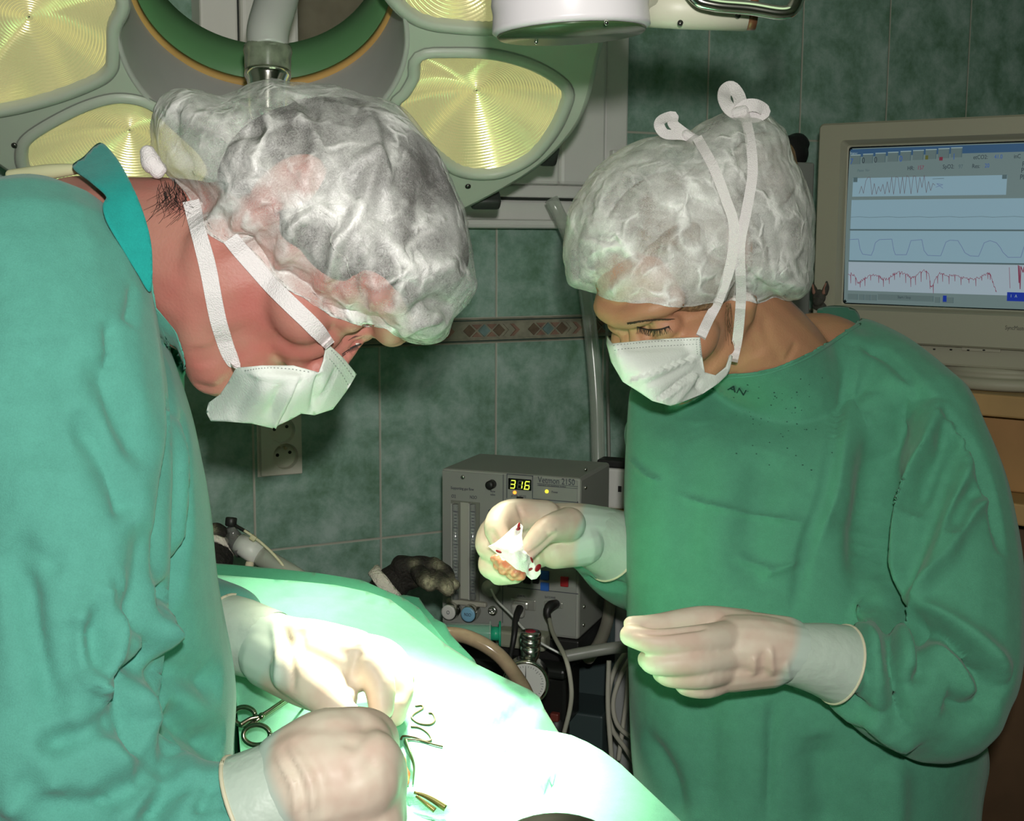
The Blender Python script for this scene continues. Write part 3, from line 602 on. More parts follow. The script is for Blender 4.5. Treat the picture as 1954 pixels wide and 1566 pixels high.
    # gas knobs and socket
    for x, y, m, s in ((868, 1160, mat('knob_white', (0.60, 0.60, 0.56), rough=0.4), 'O'), (905, 1164, mat('knob_blue', (0.20, 0.42, 0.58), rough=0.4), 'N2O')):
        k = knob('gas_knob', x, y, [(0.0105, 0.001), (0.0118, 0.010), (0.0112, 0.011), (0.0118, 0.012), (0.0112, 0.020), (0.0105, 0.0215)], STEEL)
        f = Geo(); f.add(*lathe([(0.0105, 0.0214), (0.0102, 0.0232), (0.008, 0.0236)], MB.at(x, y), MB.n, 28)); ff = f.obj('knob_cap', m, k); text('knob_letter', s, 0.0075 if s == 'O' else 0.0062, PRINT, MB.at(x, y, 0.0238) , MB.e, MB.u, k, 'CENTER')
    knob('jack_socket', 942, 1164, [(0.0066, 0.001), (0.0066, 0.005), (0.0045, 0.006), (0.0036, 0.006), (0.0034, 0.002), (0.0005, 0.002)], STEEL)
    k = knob('filter_cap', 939, 1119, [(0.0115, 0.001), (0.0115, 0.010), (0.0105, 0.013), (0.007, 0.014), (0.0065, 0.017), (0.002, 0.018)], mat('milky_plastic', (0.48, 0.48, 0.42), rough=0.4))
    # buttons
    for x0, y0, x1, y1, m in ((1033, 1088, 1049, 1105, 'b'), (1033, 1110, 1049, 1126, 'b'), (1071, 1099, 1086, 1118, 'r'), (1000, 1093, 1014, 1112, 'k'), (1018, 1093, 1030, 1112, 'k')):
        q = {'b': ('button_blue', (0.03, 0.12, 0.42)), 'r': ('button_red', (0.35, 0.02, 0.025)), 'k': ('button_black', (0.012, 0.012, 0.012))}[m]; mm = bpy.data.materials.get(q[0]) or mat(q[0], q[1], rough=0.35)
        g = Geo(); g.add(*MB.pbox(x0, y0, x1, y1, 0.001, 0.005, 0.001)); g.obj('push_button', mm, fp, False)
    g = Geo(); g.add(*MB.pbox(987, 947, 999, 951, 0.001, 0.003)); g.obj('label_strip', BLK, fp, False)
    # connectors
    g = Geo(); g.add(*MB.pbox(976, 1142, 1023, 1162, 0.001, 0.0035, 0.001)); g.add(*MB.pbox(982, 1144, 1012, 1160, 0.003, 0.010, 0.003)); c1 = g.obj('data_port', mat('port_metal', (0.50, 0.50, 0.45), rough=0.35, metal=0.7), fp, False)
    dpg = Geo(); dpg.add(*MB.pbox(984, 1146, 1008, 1172, 0.008, 0.020, 0.004)); dpg.obj('data_plug', mat('plug_grey', (0.32, 0.32, 0.29), rough=0.5), c1, False)
    g = Geo(); g.add(*MB.pbox(1040, 1147, 1075, 1158, 0.001, 0.004, 0.001)); g.obj('sensor_port', bpy.data.materials['port_metal'], fp, False)
    # screws on the side
    for y in (900, 935, 1165, 1200):
        g = Geo(); p = MB.pt(w + 0.0005, MB.hit(1108, y)[1], -0.02); g.add(*ellip(p, [MB.n * 0.003, MB.u * 0.003, MB.e * 0.002], 12, 8)); g.obj('side_screw', STEEL, t)
    return w, h, dep
mbw, mbh, mbd = monitor_box()
# black shelf that carries the box, on the trolley
def trolley():
    z0 = MB.hit(870, 1235)[1]; t = thing('equipment_trolley', MB.pt(mbw / 2, FLOORB * 0 + (0 - aL[2]), -0.07), 'dark equipment trolley with a grey upright carrying the anaesthesia monitor', 'trolley')
    g = Geo(); g.add(*MB.box(0.0, z0, mbw + 0.002, -mbh - 0.0002, -mbd, 0.006, 0.002)); g.obj('shelf', BLK, t, False)
    PAN = mat('trolley_panel', (0.30, 0.31, 0.30), rough=0.5); DT = mat('trolley_dark', (0.035, 0.055, 0.055), rough=0.5)
    lo = -aL[2]
    g = Geo(); x0, x1 = MB.hit(1130, 1350)[0], MB.hit(1192, 1350)[0]; top = MB.hit(1150, 1185)[1]; g.add(*MB.box(x0, lo + 0.04, x1, top, -0.16, -0.10, 0.003)); g.obj('upright', PAN, t, False)
    g = Geo(); xa = MB.hit(880, 1300)[0]; zt = MB.hit(1000, 1372)[1]; g.add(*MB.box(xa, lo + 0.04, x0, zt, -0.16, -0.05, 0.003)); g.add(*MB.box(xa, z0 + 0.0, x0, zt - 0.01, -0.16, -0.13, 0.002)); g.add(*MB.box(x0 - 0.006, zt - 0.02, x0 + 0.001, z0 + 0.06, -0.16, -0.1)); g.obj('cabinet', DT, t, False)
    for x in (xa + 0.03, x1 - 0.03):
        w = Geo(); w.add(*sweep(np.array([MB.pt(x - 0.012, lo + 0.025, -0.10), MB.pt(x + 0.012, lo + 0.025, -0.10)]), [0.025] * 2, 20)); w.obj('castor', BLK, t)
    # vaporiser body, gauge block
    g = Geo(); g.add(*MB.pbox(935, 1262, 1086, 1372, -0.05, 0.01, 0.006)); v = g.obj('black_block', mat('block_black', (0.012, 0.012, 0.011), rough=0.3), t, False)
    k = Geo(); k.add(*lathe([(0.004, 0), (0.004, 0.006), (0.002, 0.008)], MB.at(1050, 1297, 0.01), MB.n, 12)); k.obj('chrome_stud', STEEL, t)
    k = Geo(); k.add(*MB.pbox(1058, 1352, 1074, 1368, 0.01, 0.02, 0.002)); k.obj('red_tag', mat('dull_red', (0.16, 0.03, 0.02), rough=0.5), t, False)
    k = Geo(); k.add(*ellip(MB.at(1062, 1390, 0.0), [MB.e * 0.018, MB.u * 0.026, MB.n * 0.018])); k.obj('rubber_bulb', BLK, t)
trolley()
# ---- pressure gauge with a chrome valve on top
def gauge():
    c = P(1003, 1303, 1.60); n = nrm(CAM - c + np.array([-0.1, 0, 0.1])); fr = Frame(c, np.cross(np.array([0, 0, 1.0]), n)); 
    if fr.e @ RGT < 0: fr = Frame(c, -fr.e)
    r = 0.0275
    t = thing('pressure_gauge', c, 'round white pressure gauge with a chrome valve above it, beside the clear hose', 'gauge')
    g = Geo(); g.add(*lathe([(r * 0.9, -0.03), (r, -0.025), (r + 0.001, -0.003), (r + 0.0015, 0.0), (r + 0.0005, 0.003), (r - 0.002, 0.003), (r - 0.003, 0.0)], c, fr.n, 48)); g.obj('rim', bpy.data.materials['chrome'], t)
    g = Geo(); g.add(*lathe([(r - 0.003, -0.002), (r - 0.003, 0.0006)], c, fr.n, 48)); f = g.obj('dial', mat('dial_white', (0.55, 0.56, 0.52), rough=0.4), t, False)
    m = Geo()
    for i in range(31):
        a = math.radians(225 - i * 9); L = 0.004 if i % 5 == 0 else 0.002; p0 = fr.pt(math.cos(a) * (r - 0.0055), math.sin(a) * (r - 0.0055), 0.0009); p1 = fr.pt(math.cos(a) * (r - 0.0055 - L), math.sin(a) * (r - 0.0055 - L), 0.0009); m.add(*strip(np.array([p0, (p0 + p1) / 2, p1]), 0.0005, thick=0.0002, normals=np.array([fr.n] * 3)))
    m.obj('scale_marks', PRINT, f, False)
    q = Geo(); q.add(*strip(np.array([fr.pt(0, -0.003, 0.0014), fr.pt(0, 0.006, 0.0014), fr.pt(0, 0.021, 0.0014)]), [0.0016, 0.0012, 0.0004], thick=0.0004, normals=np.array([fr.n] * 3))); q.add(*lathe([(0.0022, 0.0006), (0.0022, 0.0022)], fr.pt(0, 0), fr.n, 14)); q.obj('needle', BLK, f, False)
    v = Geo(); b = P(1012, 1262, 1.615); v.add(*lathe([(0.0075, -0.008), (0.0075, 0.002), (0.0115, 0.006), (0.0122, 0.012), (0.0122, 0.019), (0.0112, 0.0195), (0.0112, 0.0205), (0.0128, 0.021), (0.0128, 0.029), (0.0118, 0.0295), (0.0118, 0.0305), (0.0132, 0.031), (0.0132, 0.037), (0.0115, 0.0385), (0.004, 0.0387)], b, (0, 0, 1), 40)); v.obj('valve', STEEL, t)
    d = Geo(); d.add(*lathe([(0.0068, 0.0386), (0.006, 0.0395), (0.002, 0.0396)], b, (0, 0, 1), 24)); d.obj('red_valve_cap', mat('valve_red', (0.30, 0.02, 0.04), rough=0.4), t)
    e = Geo(); e.add(*sweep(catmull([b, P(1022, 1272, 1.62), P(1028, 1290, 1.625)], 12), 0.0075, 16)); e.obj('elbow', bpy.data.materials['chrome'], t)
gauge()
# ---- hoses and cables
def hose(name, pts, r, m, label, cat, n=60, group=None, seg=12):
    g = Geo(); p = catmull(np.array([P(*q) for q in pts]), n); g.add(*sweep(p, r, seg)); o = g.obj(name, m); props(o, label, cat, group); return o
CLEAR = mat('clear_hose', (0.55, 0.60, 0.52), rough=0.2, trans=0.45, spec=0.5, alpha=0.55); TAN = mat('tan_hose', (0.36, 0.27, 0.17), rough=0.15, var=0.2, vscale=40, spec=0.6, coat=0.5); CREAM = mat('cable_cream', (0.40, 0.39, 0.32), rough=0.5); GREYH = mat('grey_hose', (0.20, 0.21, 0.18), rough=0.4); 
hose('breathing_hose', [(700, 1300, 1.60), (800, 1225, 1.56), (870, 1210, 1.54), (940, 1240, 1.53), (985, 1290, 1.535), (1010, 1340, 1.56), (1020, 1420, 1.6)], 0.0086, TAN, 'thick clear tan hose curving from the drape to the gauge', 'hose')
hose('suction_hose', [(1052, 380, 1.95), (1062, 400, 1.95), (1085, 450, 1.96), (1112, 530, 1.97), (1128, 640, 1.97), (1138, 760, 1.97), (1142, 885, 1.96)], 0.0105, CLEAR, 'clear plastic hose hanging down the tiles beside the seated gown of the woman'.replace('seated gown of the woman', 'woman'), 'hose', 80, None, 16)
hose('power_cord', [(1158, 560, 2.10), (1159, 700, 2.10), (1162, 860, 2.1), (1163, 985, 2.08)], 0.0028, GREYH, 'thin grey cord running straight down the tiles behind the woman', 'cord')
hose('sensor_cable', [(1048, 1180, 1.715), (1056, 1210, 1.66), (1080, 1258, 1.575), (1090, 1310, 1.57), (1088, 1350, 1.58), (1076, 1400, 1.60), (1068, 1440, 1.62), (1060, 1520, 1.64)], 0.0028, CREAM, 'cream cable hanging from the black plug of the anaesthesia monitor', 'cable')
g = Geo(); g.add(*capsule([P(1060, 1152, 1.735), P(1050, 1156, 1.72), P(1044, 1168, 1.715), P(1048, 1183, 1.715)], [0.006, 0.0068, 0.0052, 0.0034])); props(g.obj('cable_plug', BLK), 'black angled plug in the lower right port of the anaesthesia monitor', 'plug')
g = Geo(); g.add(*sweep(catmull([P(992, 1160, 1.735), P(985, 1178, 1.715), P(981, 1215, 1.70), P(972, 1262, 1.70)], 30), np.linspace(0.0052, 0.0030, 30), 12)); props(g.obj('data_cable', BLK), 'black cable dropping from the data plug behind the chrome valve', 'cable')
hose('gas_line', [(937, 1124, 1.745), (948, 1145, 1.735), (975, 1172, 1.72), (1000, 1200, 1.70), (1030, 1225, 1.69), (1075, 1250, 1.685)], 0.0016, mat('line_clear', (0.5, 0.52, 0.48), rough=0.2, spec=0.6), 'thin clear line from the round filter cap across the data port', 'tube')
hose('ventilator_hose', [(1166, 1120, 1.84), (1160, 1180, 1.82), (1144, 1226, 1.775), (1122, 1256, 1.735)], 0.0085, mat('hose_grey_brown', (0.21, 0.20, 0.16), rough=0.35), 'grey hose curling around the right side of the anaesthesia monitor', 'hose')
hose('waste_hose', [(1078, 1252, 1.60), (1110, 1246, 1.60), (1170, 1236, 1.60), (1260, 1228, 1.62)], 0.0075, GREYH, 'grey hose running level from the trolley to behind the woman', 'hose')
CG = 'cream cables looped beside the woman'
for i, pts in enumerate(([(1200, 1235, 1.74), (1172, 1280, 1.73), (1160, 1340, 1.73), (1168, 1390, 1.73), (1195, 1430, 1.74), (1220, 1470, 1.75)], [(1212, 1240, 1.76), (1186, 1285, 1.75), (1170, 1340, 1.75), (1180, 1385, 1.75), (1215, 1410, 1.76), (1240, 1400, 1.77)], [(1162, 1260, 1.72), (1160, 1340, 1.72), (1165, 1420, 1.72), (1172, 1500, 1.73), (1176, 1580, 1.74)], [(1200, 1265, 1.77), (1196, 1330, 1.77), (1188, 1390, 1.77), (1180, 1450, 1.77)])):
    hose('looped_cable', pts, 0.0032, CREAM, ['cream cable in the wide left loop beside the woman', 'cream cable in the narrower right loop beside the woman', 'cream cable hanging straight down nearest the drape'.replace('nearest the drape', 'along the grey upright'), 'cream cable crossing behind the two loops beside the woman'][i], 'cable', 50, CG)
# ---- syringe and box on the black shelf
def syringe():
    GS = mat('syringe_green', (0.02, 0.36, 0.20), rough=0.35)
    t = thing('syringe', P(900, 1214, 1.70), 'large green plunger syringe lying under the anaesthesia monitor', 'syringe')
    g = Geo(); g.add(*sweep(np.array([P(820, 1206, 1.705), P(900, 1207, 1.70), P(938, 1208, 1.70)]), [0.0105] * 3, 24)); g.obj('plunger', GS, t)
    g = Geo(); g.add(*sweep(np.array([P(815, 1206, 1.705), P(900, 1207, 1.70), P(936, 1208, 1.70)]), [0.0128] * 3, 24, False)); g.add(*sweep(np.array([P(934, 1208, 1.70), P(937, 1208, 1.70)]), [0.0175] * 2, 24)); g.obj('barrel', mat('barrel_clear', (0.6, 0.75, 0.65), rough=0.1, alpha=0.30), t)
    g = Geo(); g.add(*sweep(np.array([P(938, 1208, 1.70), P(954, 1209, 1.70)]), [0.009] * 2, 20)); g.add(*sweep(np.array([P(952, 1209, 1.70), P(956, 1209, 1.70)]), [0.0165] * 2, 20)); g.obj('thumb_rest', GS, t)
    t2 = Geo(); t2.add(*MB.pbox(958, 1197, 1052, 1228, 0.0, 0.028, 0.004)); props(t2.obj('supply_box', mat('box_pale', (0.26, 0.27, 0.20), rough=0.5), None, False), 'pale box lying beside the green syringe behind the valve', 'box')
    g = Geo(); g.add(*MB.pbox(815, 1240, 1100, 1258, 0.0125, 0.050, 0.004)); props(g.obj('storage_tray', mat('tray_black', (0.012, 0.014, 0.012), rough=0.4), None, False), 'black tray under the green syringe on the trolley', 'tray')
syringe()
# ---- white unit with a black top, right of the monitor box
def white_unit():
    o = P(1138, 925, 1.93); fr = Frame(o, ME); t = thing('white_device', fr.at(1175, 966), 'white device with a black top between the anaesthesia monitor and the woman', 'device')
    a = fr.hit(1137, 968); b = fr.hit(1215, 897)
    g = Geo(); g.add(*fr.box(a[0], a[1], b[0], b[1], -0.03, 0, 0.004)); g.obj('body', mat('device_white', (0.62, 0.62, 0.58), rough=0.45), t, False)
    g = Geo(); g.add(*fr.box(a[0], b[1], b[0], b[1] + 0.012, -0.032, -0.001, 0.003)); g.obj('top', BLK, t, False)
    g = Geo(); g.add(*fr.pbox(1180, 927, 1186, 938, 0, 0.002)); g.obj('switch', BLK, t, False)
    g = Geo(); g.add(*fr.box(a[0] - 0.002, a[1] - 0.012, b[0] + 0.002, a[1], -0.034, 0.004, 0.002)); g.obj('shelf_bracket', mat('brass', (0.5, 0.4, 0.16), rough=0.3, metal=0.9), t, False)
    g = Geo(); g.add(*fr.box(b[0] - 0.03, -0.62, b[0], a[1] - 0.011, -0.034, -0.01, 0.003)); g.obj('stand', GREY, t, False)
white_unit()

# ================================================================== CRT computer monitor on the desk
def crt():
    BZ = mat('monitor_plastic', (0.34, 0.33, 0.245), rough=0.55, var=0.03, vscale=3, bump=0.05, bscale=400)
    tl = P(1617, 285, 2.0); z = tl[2]
    # right side nearer: orient so the top bezel edge runs as in the photograph
    a = P(1562, 236, 2.02); b = on_level(1954, 211, a[2]) if False else P(1954, 211, 1.84); e = nrm(np.array([b[0] - a[0], b[1] - a[1], 0]))
    fr = Frame(a, e, np.array([0, 0.0, 1.0]) + 0.0 * e)
    x1 = fr.hit(1954, 400)[0] + 0.10; bot = fr.hit(1600, 640)[1] - 0.0; 
    t = thing('computer_monitor', fr.pt(x1 / 2, fr.hit(1800, 745)[1], -0.15), 'beige tube computer monitor showing blue patient traces on the desk', 'monitor')
    s0 = fr.hit(1610, 430); st = fr.hit(1660, 281)[1]; sb = fr.hit(1640, 579)[1]; s1 = x1 - s0[0]
    W, Hh = x1, -fr.hit(1690, 655)[1]
    lp = lambda x0, y0, x1_, y1, r, n=6: [(cx + r * math.cos(th), cy + r * math.sin(th)) for cx, cy, a0 in ((x1_ - r, y0 + r, -90), (x1_ - r, y1 - r, 0), (x0 + r, y1 - r, 90), (x0 + r, y0 + r, 180)) for th in np.radians(np.linspace(a0, a0 + 90, n))]
    rows = [(lp(0, -Hh, W, 0, 0.008), -0.05), (lp(0, -Hh, W, 0, 0.008), -0.004), (lp(0.003, -Hh + 0.003, W - 0.003, -0.003, 0.006), 0.0), (lp(s0[0] - 0.010, sb - 0.010, s1 + 0.010, st + 0.012, 0.006), 0.0), (lp(s0[0] - 0.004, sb - 0.004, s1 + 0.004, st + 0.005, 0.005), -0.012), (lp(s0[0], sb, s1, st, 0.004), -0.014)]
    n = len(rows[0][0]); g = Geo(); g.add(np.array([fr.pt(x, y, c) for L, c in rows for x, y in L]), grid_faces(n, len(rows), True)); g.obj('bezel', BZ, t, False)
    # tapering back shell
    r2 = [(lp(0.002, -Hh + 0.002, W - 0.002, -0.002, 0.008), -0.05), (lp(0.02, -Hh + 0.03, W - 0.02, -0.03, 0.02), -0.17), (lp(0.06, -Hh + 0.06, W - 0.06, -0.06, 0.02), -0.28)]
    g = Geo(); g.add(np.array([fr.pt(x, y, c) for L, c in r2 for x, y in L]), grid_faces(n, 3, True) + [tuple(2 * n + i for i in range(n))]); g.obj('rear_shell', BZ, t)
    k = Geo(); k.add(np.array([fr.pt(x, y, c) for (L, c) in ((lp(s0[0] - 0.005, sb - 0.005, s1 + 0.005, st + 0.006, 0.005), -0.0135), (lp(s0[0] + 0.002, sb + 0.002, s1 - 0.002, st - 0.002, 0.004), -0.0125)) for x, y in L]), grid_faces(n, 2, True)); k.obj('screen_edge', mat('edge_black', (0.008, 0.012, 0.016), rough=0.2), t, False)
    # curved tube face; everything displayed on it is laid on the same curve
    cx, cy = (s0[0] + s1) / 2, (sb + st) / 2; hw, hh = (s1 - s0[0]) / 2, (st - sb) / 2
    def face(u, v, c=0.0):
        """u, v in 0..1 from the lower left of the picture tube"""
        x = s0[0] + u * 2 * hw; y = sb + v * 2 * hh; return fr.pt(x, y, -0.013 + 0.006 * (1 - ((x - cx) / hw) ** 2) + 0.004 * (1 - ((y - cy) / hh) ** 2) + c)
    def emat(nm, c, s=0.78): return bpy.data.materials.get(nm) or mat(nm, tuple(x * 0.3 for x in c), rough=0.3, emit=c, estr=s)
    nu = 20; V = np.array([face(i / nu, j / nu) for j in range(nu + 1) for i in range(nu + 1)]); sc = mesh('screen', V, grid_faces(nu + 1, nu + 1), emat('screen_grey', (0.135, 0.19, 0.19)), t)
    def uv(px, py): q = fr.hit(px, py); return ((q[0] - s0[0]) / (2 * hw), (q[1] - sb) / (2 * hh))
    def panel(name, u0, v0, u1, v1, m, c=0.0004):
        k = 14; V = np.array([face(u0 + (u1 - u0) * i / k, v0 + (v1 - v0) * j / 4, c) for j in range(5) for i in range(k + 1)]); return mesh(name, V, grid_faces(k + 1, 5), m, sc)
    def trace(name, pts, w, m, c=0.0009, uvs=False):
        q = np.array([face(*(p if uvs else uv(*p)), c) for p in pts]); g = Geo()
        for i in range(len(q) - 1): g.add(*strip(np.array([q[i], (q[i] + q[i + 1]) / 2, q[i + 1]]), w, thick=0.0002, normals=np.array([fr.n] * 3)))
        return g.obj(name, m, sc, False)
    LB = emat('screen_pale', (0.215, 0.335, 0.40)); LB2 = emat('screen_pale_pink', (0.30, 0.375, 0.43)); NAVY = emat('screen_navy', (0.035, 0.085, 0.165)); INK = emat('screen_ink', (0.03, 0.045, 0.055)); RED = emat('screen_red', (0.19, 0.045, 0.08)); BLUEI = emat('screen_blue', (0.04, 0.10, 0.30)); GL = emat('screen_line', (0.075, 0.12, 0.13)); DB = emat('screen_deep_blue', (0.01, 0.03, 0.27)); VIO = emat('screen_violet', (0.11, 0.15, 0.28)); BTN = emat('screen_button', (0.105, 0.15, 0.15)); HI = emat('screen_hilite', (0.24, 0.33, 0.34)); MRN = emat('screen_maroon', (0.115, 0.10, 0.115))
    U = lambda x, y: uv(x, y)
    panel('title_bar', 0.004, 0.945, 0.996, 0.994, NAVY); 
    u0 = U(1621, 380)[0]; ue = 0.985
    panel('trend_panel', U(1623, 350)[0], U(1700, 374)[1], U(1919, 350)[0], U(1700, 338)[1], LB); panel('pressure_panel', u0, U(1650, 437)[1], ue, U(1650, 381)[1], LB)
    panel('capnogram_panel', u0, U(1640, 497)[1], ue, U(1640, 440)[1], LB); panel('pulse_panel', u0 - 0.003, U(1640, 555)[1], ue, U(1640, 500)[1], LB2)
    for y in (438, 498): v = U(1640, y)[1]; panel('divider', u0 - 0.004, v - 0.005, ue, v + 0.004, GL, 0.0006)
    v = U(1700, 414)[1]; trace('flat_trace', [(u0 + (ue - u0) * i / 20, v + 0.003 * math.sin(i * 2.1)) for i in range(21)], 0.0005, GL, 0.0007, True)
    cap = [(1616, 457), (1635, 456), (1638, 475), (1643, 485), (1660, 487), (1664, 478), (1668, 463), (1676, 457), (1700, 456), (1704, 478), (1707, 486), (1728, 486), (1732, 475), (1737, 459), (1758, 457), (1762, 478), (1769, 487), (1794, 488), (1798, 478), (1804, 462), (1812, 458), (1827, 459), (1835, 472), (1840, 482), (1850, 488), (1866, 489), (1871, 478), (1877, 463), (1888, 459), (1900, 463), (1908, 473), (1912, 481), (1922, 491), (1946, 491), (1954, 465)]
    trace('capnogram', cap, 0.0007, VIO)
    rng = random.Random(5); q = [(1614, 522), (1625, 525), (1634, 540), (1644, 532), (1655, 527), (1672, 526), (1682, 533), (1694, 530), (1705, 522), (1716, 520), (1728, 524), (1738, 530), (1748, 524), (1760, 517), (1770, 521), (1775, 548), (1784, 530), (1793, 521), (1806, 526), (1818, 526), (1830, 529), (1846, 532), (1860, 531), (1872, 527), (1884, 521), (1888, 524), (1893, 540), (1899, 557)]
    pw = catmull(np.array(q, float), 260); pts = []
    for i, (x, y) in enumerate(pw):
        pts.append((x, y + rng.uniform(-3, 3)))
        if i % 9 == 4 and i < 240: pts += [(x + 0.4, y + rng.uniform(8, 19)), (x + 0.8, y)]
    trace('pulse_wave', pts, 0.0006, RED)
    trace('pulse_wave', [(1941, 506), (1942, 540), (1943, 507), (1944, 552), (1946, 508), (1950, 520), (1952, 509), (1954, 525)], 0.0012, RED); trace('marker_line', [(1924, 510), (1925, 550)], 0.0006, RED)
    pts = []; x = 1636.0
    for i, yy in enumerate((369, 355, 369, 345, 338, 338, 372, 350, 371, 356, 366, 352, 371, 347, 369, 338, 372, 338, 340, 371, 338, 371, 336, 340, 372, 337, 338, 370, 340, 360, 336, 370, 348, 366, 352, 356)): pts.append((x, yy - (x - 1636) * 0.018)); x += 4.2
    trace('trend_curve', pts, 0.0006, MRN); trace('trend_mark', [(1778, 341), (1800, 340)], 0.0006, GL); trace('trend_mark', [(1784, 357), (1798, 352), (1786, 350), (1798, 359)], 0.0006, VIO)
    # toolbar
    for i in range(9):
        a0, b0 = U(1617 + i * 24.3, 313 - i * 1.6); w = 0.052; h_ = 0.062; panel('tool_button', a0, b0, a0 + w, b0 + h_, BTN, 0.0005); panel('button_edge', a0, b0 + h_ - 0.006, a0 + w, b0 + h_, HI, 0.0008); panel('button_edge', a0 + w - 0.004, b0, a0 + w, b0 + h_, GL, 0.0008)
    def tt(s, px, py, size, m): p = face(*uv(px, py), 0.001); text('screen_text', s, size, m, p, fr.e, fr.u, sc)
    for s, x, y, m in (('7', 1617, 308, BLUEI), ('0', 1640, 306, INK), ('0', 1664, 305, INK), ('0', 1713, 303, BLUEI), ('1', 1815, 299, BLUEI)): tt(s, x, y, 0.0125, m)
    panel('tool_icon', *U(1763, 304), *U(1769, 296), emat('screen_olive', (0.10, 0.11, 0.03)), 0.001); panel('tool_icon', *U(1790, 306), *U(1797, 299), emat('screen_darkred', (0.17, 0.03, 0.05)), 0.001)
    tt('etCO2:', 1855, 300, 0.0085, INK); tt('41.0', 1895, 299, 0.0085, BLUEI); tt('inC', 1932, 298, 0.0085, INK); tt('Pause  Normal  Waveform', 1632, 325, 0.0055, GL); tt('HR:', 1729, 321, 0.0085, INK); tt('157', 1748, 320, 0.0085, RED); tt('SpO2:', 1797, 318, 0.0085, INK); tt('97', 1827, 318, 0.0085, GL); tt('Res:', 1853, 317, 0.0085, INK); tt('20', 1877, 316, 0.0085, BLUEI)
    for s, x, y in (('P', 1948, 313), ('P', 1946, 325), ('Pl', 1944, 338)): tt(s, x, y, 0.010, INK)
    tt('Vetmon - Monitor', 1617, 292, 0.005, HI)
    panel('corner_button', U(1910, 345)[0], U(1915, 341)[1], U(1919, 345)[0], U(1915, 333)[1], GL, 0.0008); panel('corner_button', U(1624, 345)[0], U(1628, 347)[1], U(1632, 345)[0], U(1628, 338)[1], GL, 0.0008)
    # status row
    for x0, x1_ in ((1612, 1632), (1634, 1645), (1646, 1657), (1658, 1669), (1671, 1779), (1781, 1791), (1796, 1817)):
        y = 566 + (x0 - 1612) * 0.035; panel('status_button', U(x0, y)[0], U((x0 + x1_) / 2, y + 6)[1], U(x1_, y)[0], U((x0 + x1_) / 2, y - 5)[1], BTN, 0.0005); panel('button_edge', U(x1_ - 1.2, y)[0], U((x0 + x1_) / 2, y + 6)[1], U(x1_, y)[0], U((x0 + x1_) / 2, y - 5)[1], GL, 0.0008)
    tt('Start / Stop', 1710, 567, 0.0055, INK); panel('status_icon', U(1797, 570)[0], U(1800, 576)[1], U(1804, 570)[0], U(1800, 564)[1], DB, 0.001)
    panel('taskbar', U(1919, 565)[0], U(1936, 575)[1], 0.90, U(1936, 558)[1], DB, 0.001); tt('1   A', 1925, 565, 0.006, HI)
    # chin with controls, maker's mark, swivel foot
    c0 = fr.hit(1690, 657)[1]; c1 = fr.hit(1800, 690)[1]
    g = Geo(); xa = fr.hit(1640, 660)[0]; g.add(*fr.box(xa, -Hh - 0.030, W - xa, -Hh - 0.0005, -0.12, -0.014, 0.004)); cp = g.obj('control_strip', mat('strip_plastic', (0.34, 0.33, 0.245), rough=0.55), t, False)
    g = Geo(); g.add(*fr.pbox(1830, 652, 1905, 672, -0.014, -0.011, 0.001)); g.obj('control_flap', mat('flap_plastic', (0.37, 0.36, 0.27), rough=0.5), cp, False)
    for x, y in ((1778, 667), (1843, 669), (1872, 658), (1873, 669), (1810, 668)):
        g = Geo(); g.add(*ellip(fr.at(x, y, -0.011), [fr.e * 0.0022, fr.u * 0.0012, fr.n * 0.001], 10, 6)); g.obj('control_button', BLK, cp)
    text('maker_mark', 'SyncMaster', 0.0085, mat('mark_grey', (0.10, 0.10, 0.08), rough=0.5), fr.at(1918, 625, 0.0004), fr.e, fr.u, t)
    zf = fr.hit(1860, 744)[1]; base = fr.pt(fr.hit(1880, 700)[0] , zf, -0.12)
    g = Geo(); H2 = (-Hh - 0.03) - zf
    g.add(*lathe([(0.118, 0.0), (0.124, 0.004), (0.124, 0.014), (0.118, 0.018), (0.105, 0.019), (0.11, 0.024), (0.11, 0.030), (0.095, 0.034), (0.085, 0.036), (0.092, 0.040), (0.092, H2 - 0.002), (0.05, H2)], base, (0, 0, 1), 64)); g.obj('swivel_foot', BZ, t)
    # small dog-head sticker on the bezel edge
    d = thing('dog_figure', fr.at(1566, 583), 'tiny dark bulldog head figure at the lower left edge of the computer monitor', 'figurine')
    FUR = mat('figure_fur', (0.045, 0.042, 0.032), rough=0.8, var=0.3, vscale=150); EAR = mat('figure_ear', (0.26, 0.13, 0.09), rough=0.8)
    pcs = [ellip(fr.at(1566, 566, 0.006), [fr.e * 0.011, fr.u * 0.012, fr.n * 0.006]), ellip(fr.at(1566, 575, 0.010), [fr.e * 0.009, fr.u * 0.007, fr.n * 0.005]), ellip(fr.at(1566, 584, 0.005), [fr.e * 0.012, fr.u * 0.007, fr.n * 0.005])]
    V, Fc = remesh('f', pcs, 0.0012, 3); mesh('head', V, Fc, FUR, d)
    for sx, top in ((1554, 541), (1580, 538)):
        g = Geo(); b0 = fr.at(sx + (4 if sx < 1566 else -4), 558, 0.005); tp = fr.at(sx, top, 0.005); g.add(*capsule([b0, (b0 + tp) / 2 + fr.e * (-0.001 if sx < 1566 else 0.001), tp], [0.0052, 0.0048, 0.0018])); ear = g.obj('ear', FUR, d)
        g = Geo(); g.add(*capsule([b0 + fr.n * 0.003, tp * 0.85 + b0 * 0.15 + fr.n * 0.0028], [0.0032, 0.0014])); g.obj('inner_ear', EAR, ear)
    return fr, zf
CF, CZ = crt()
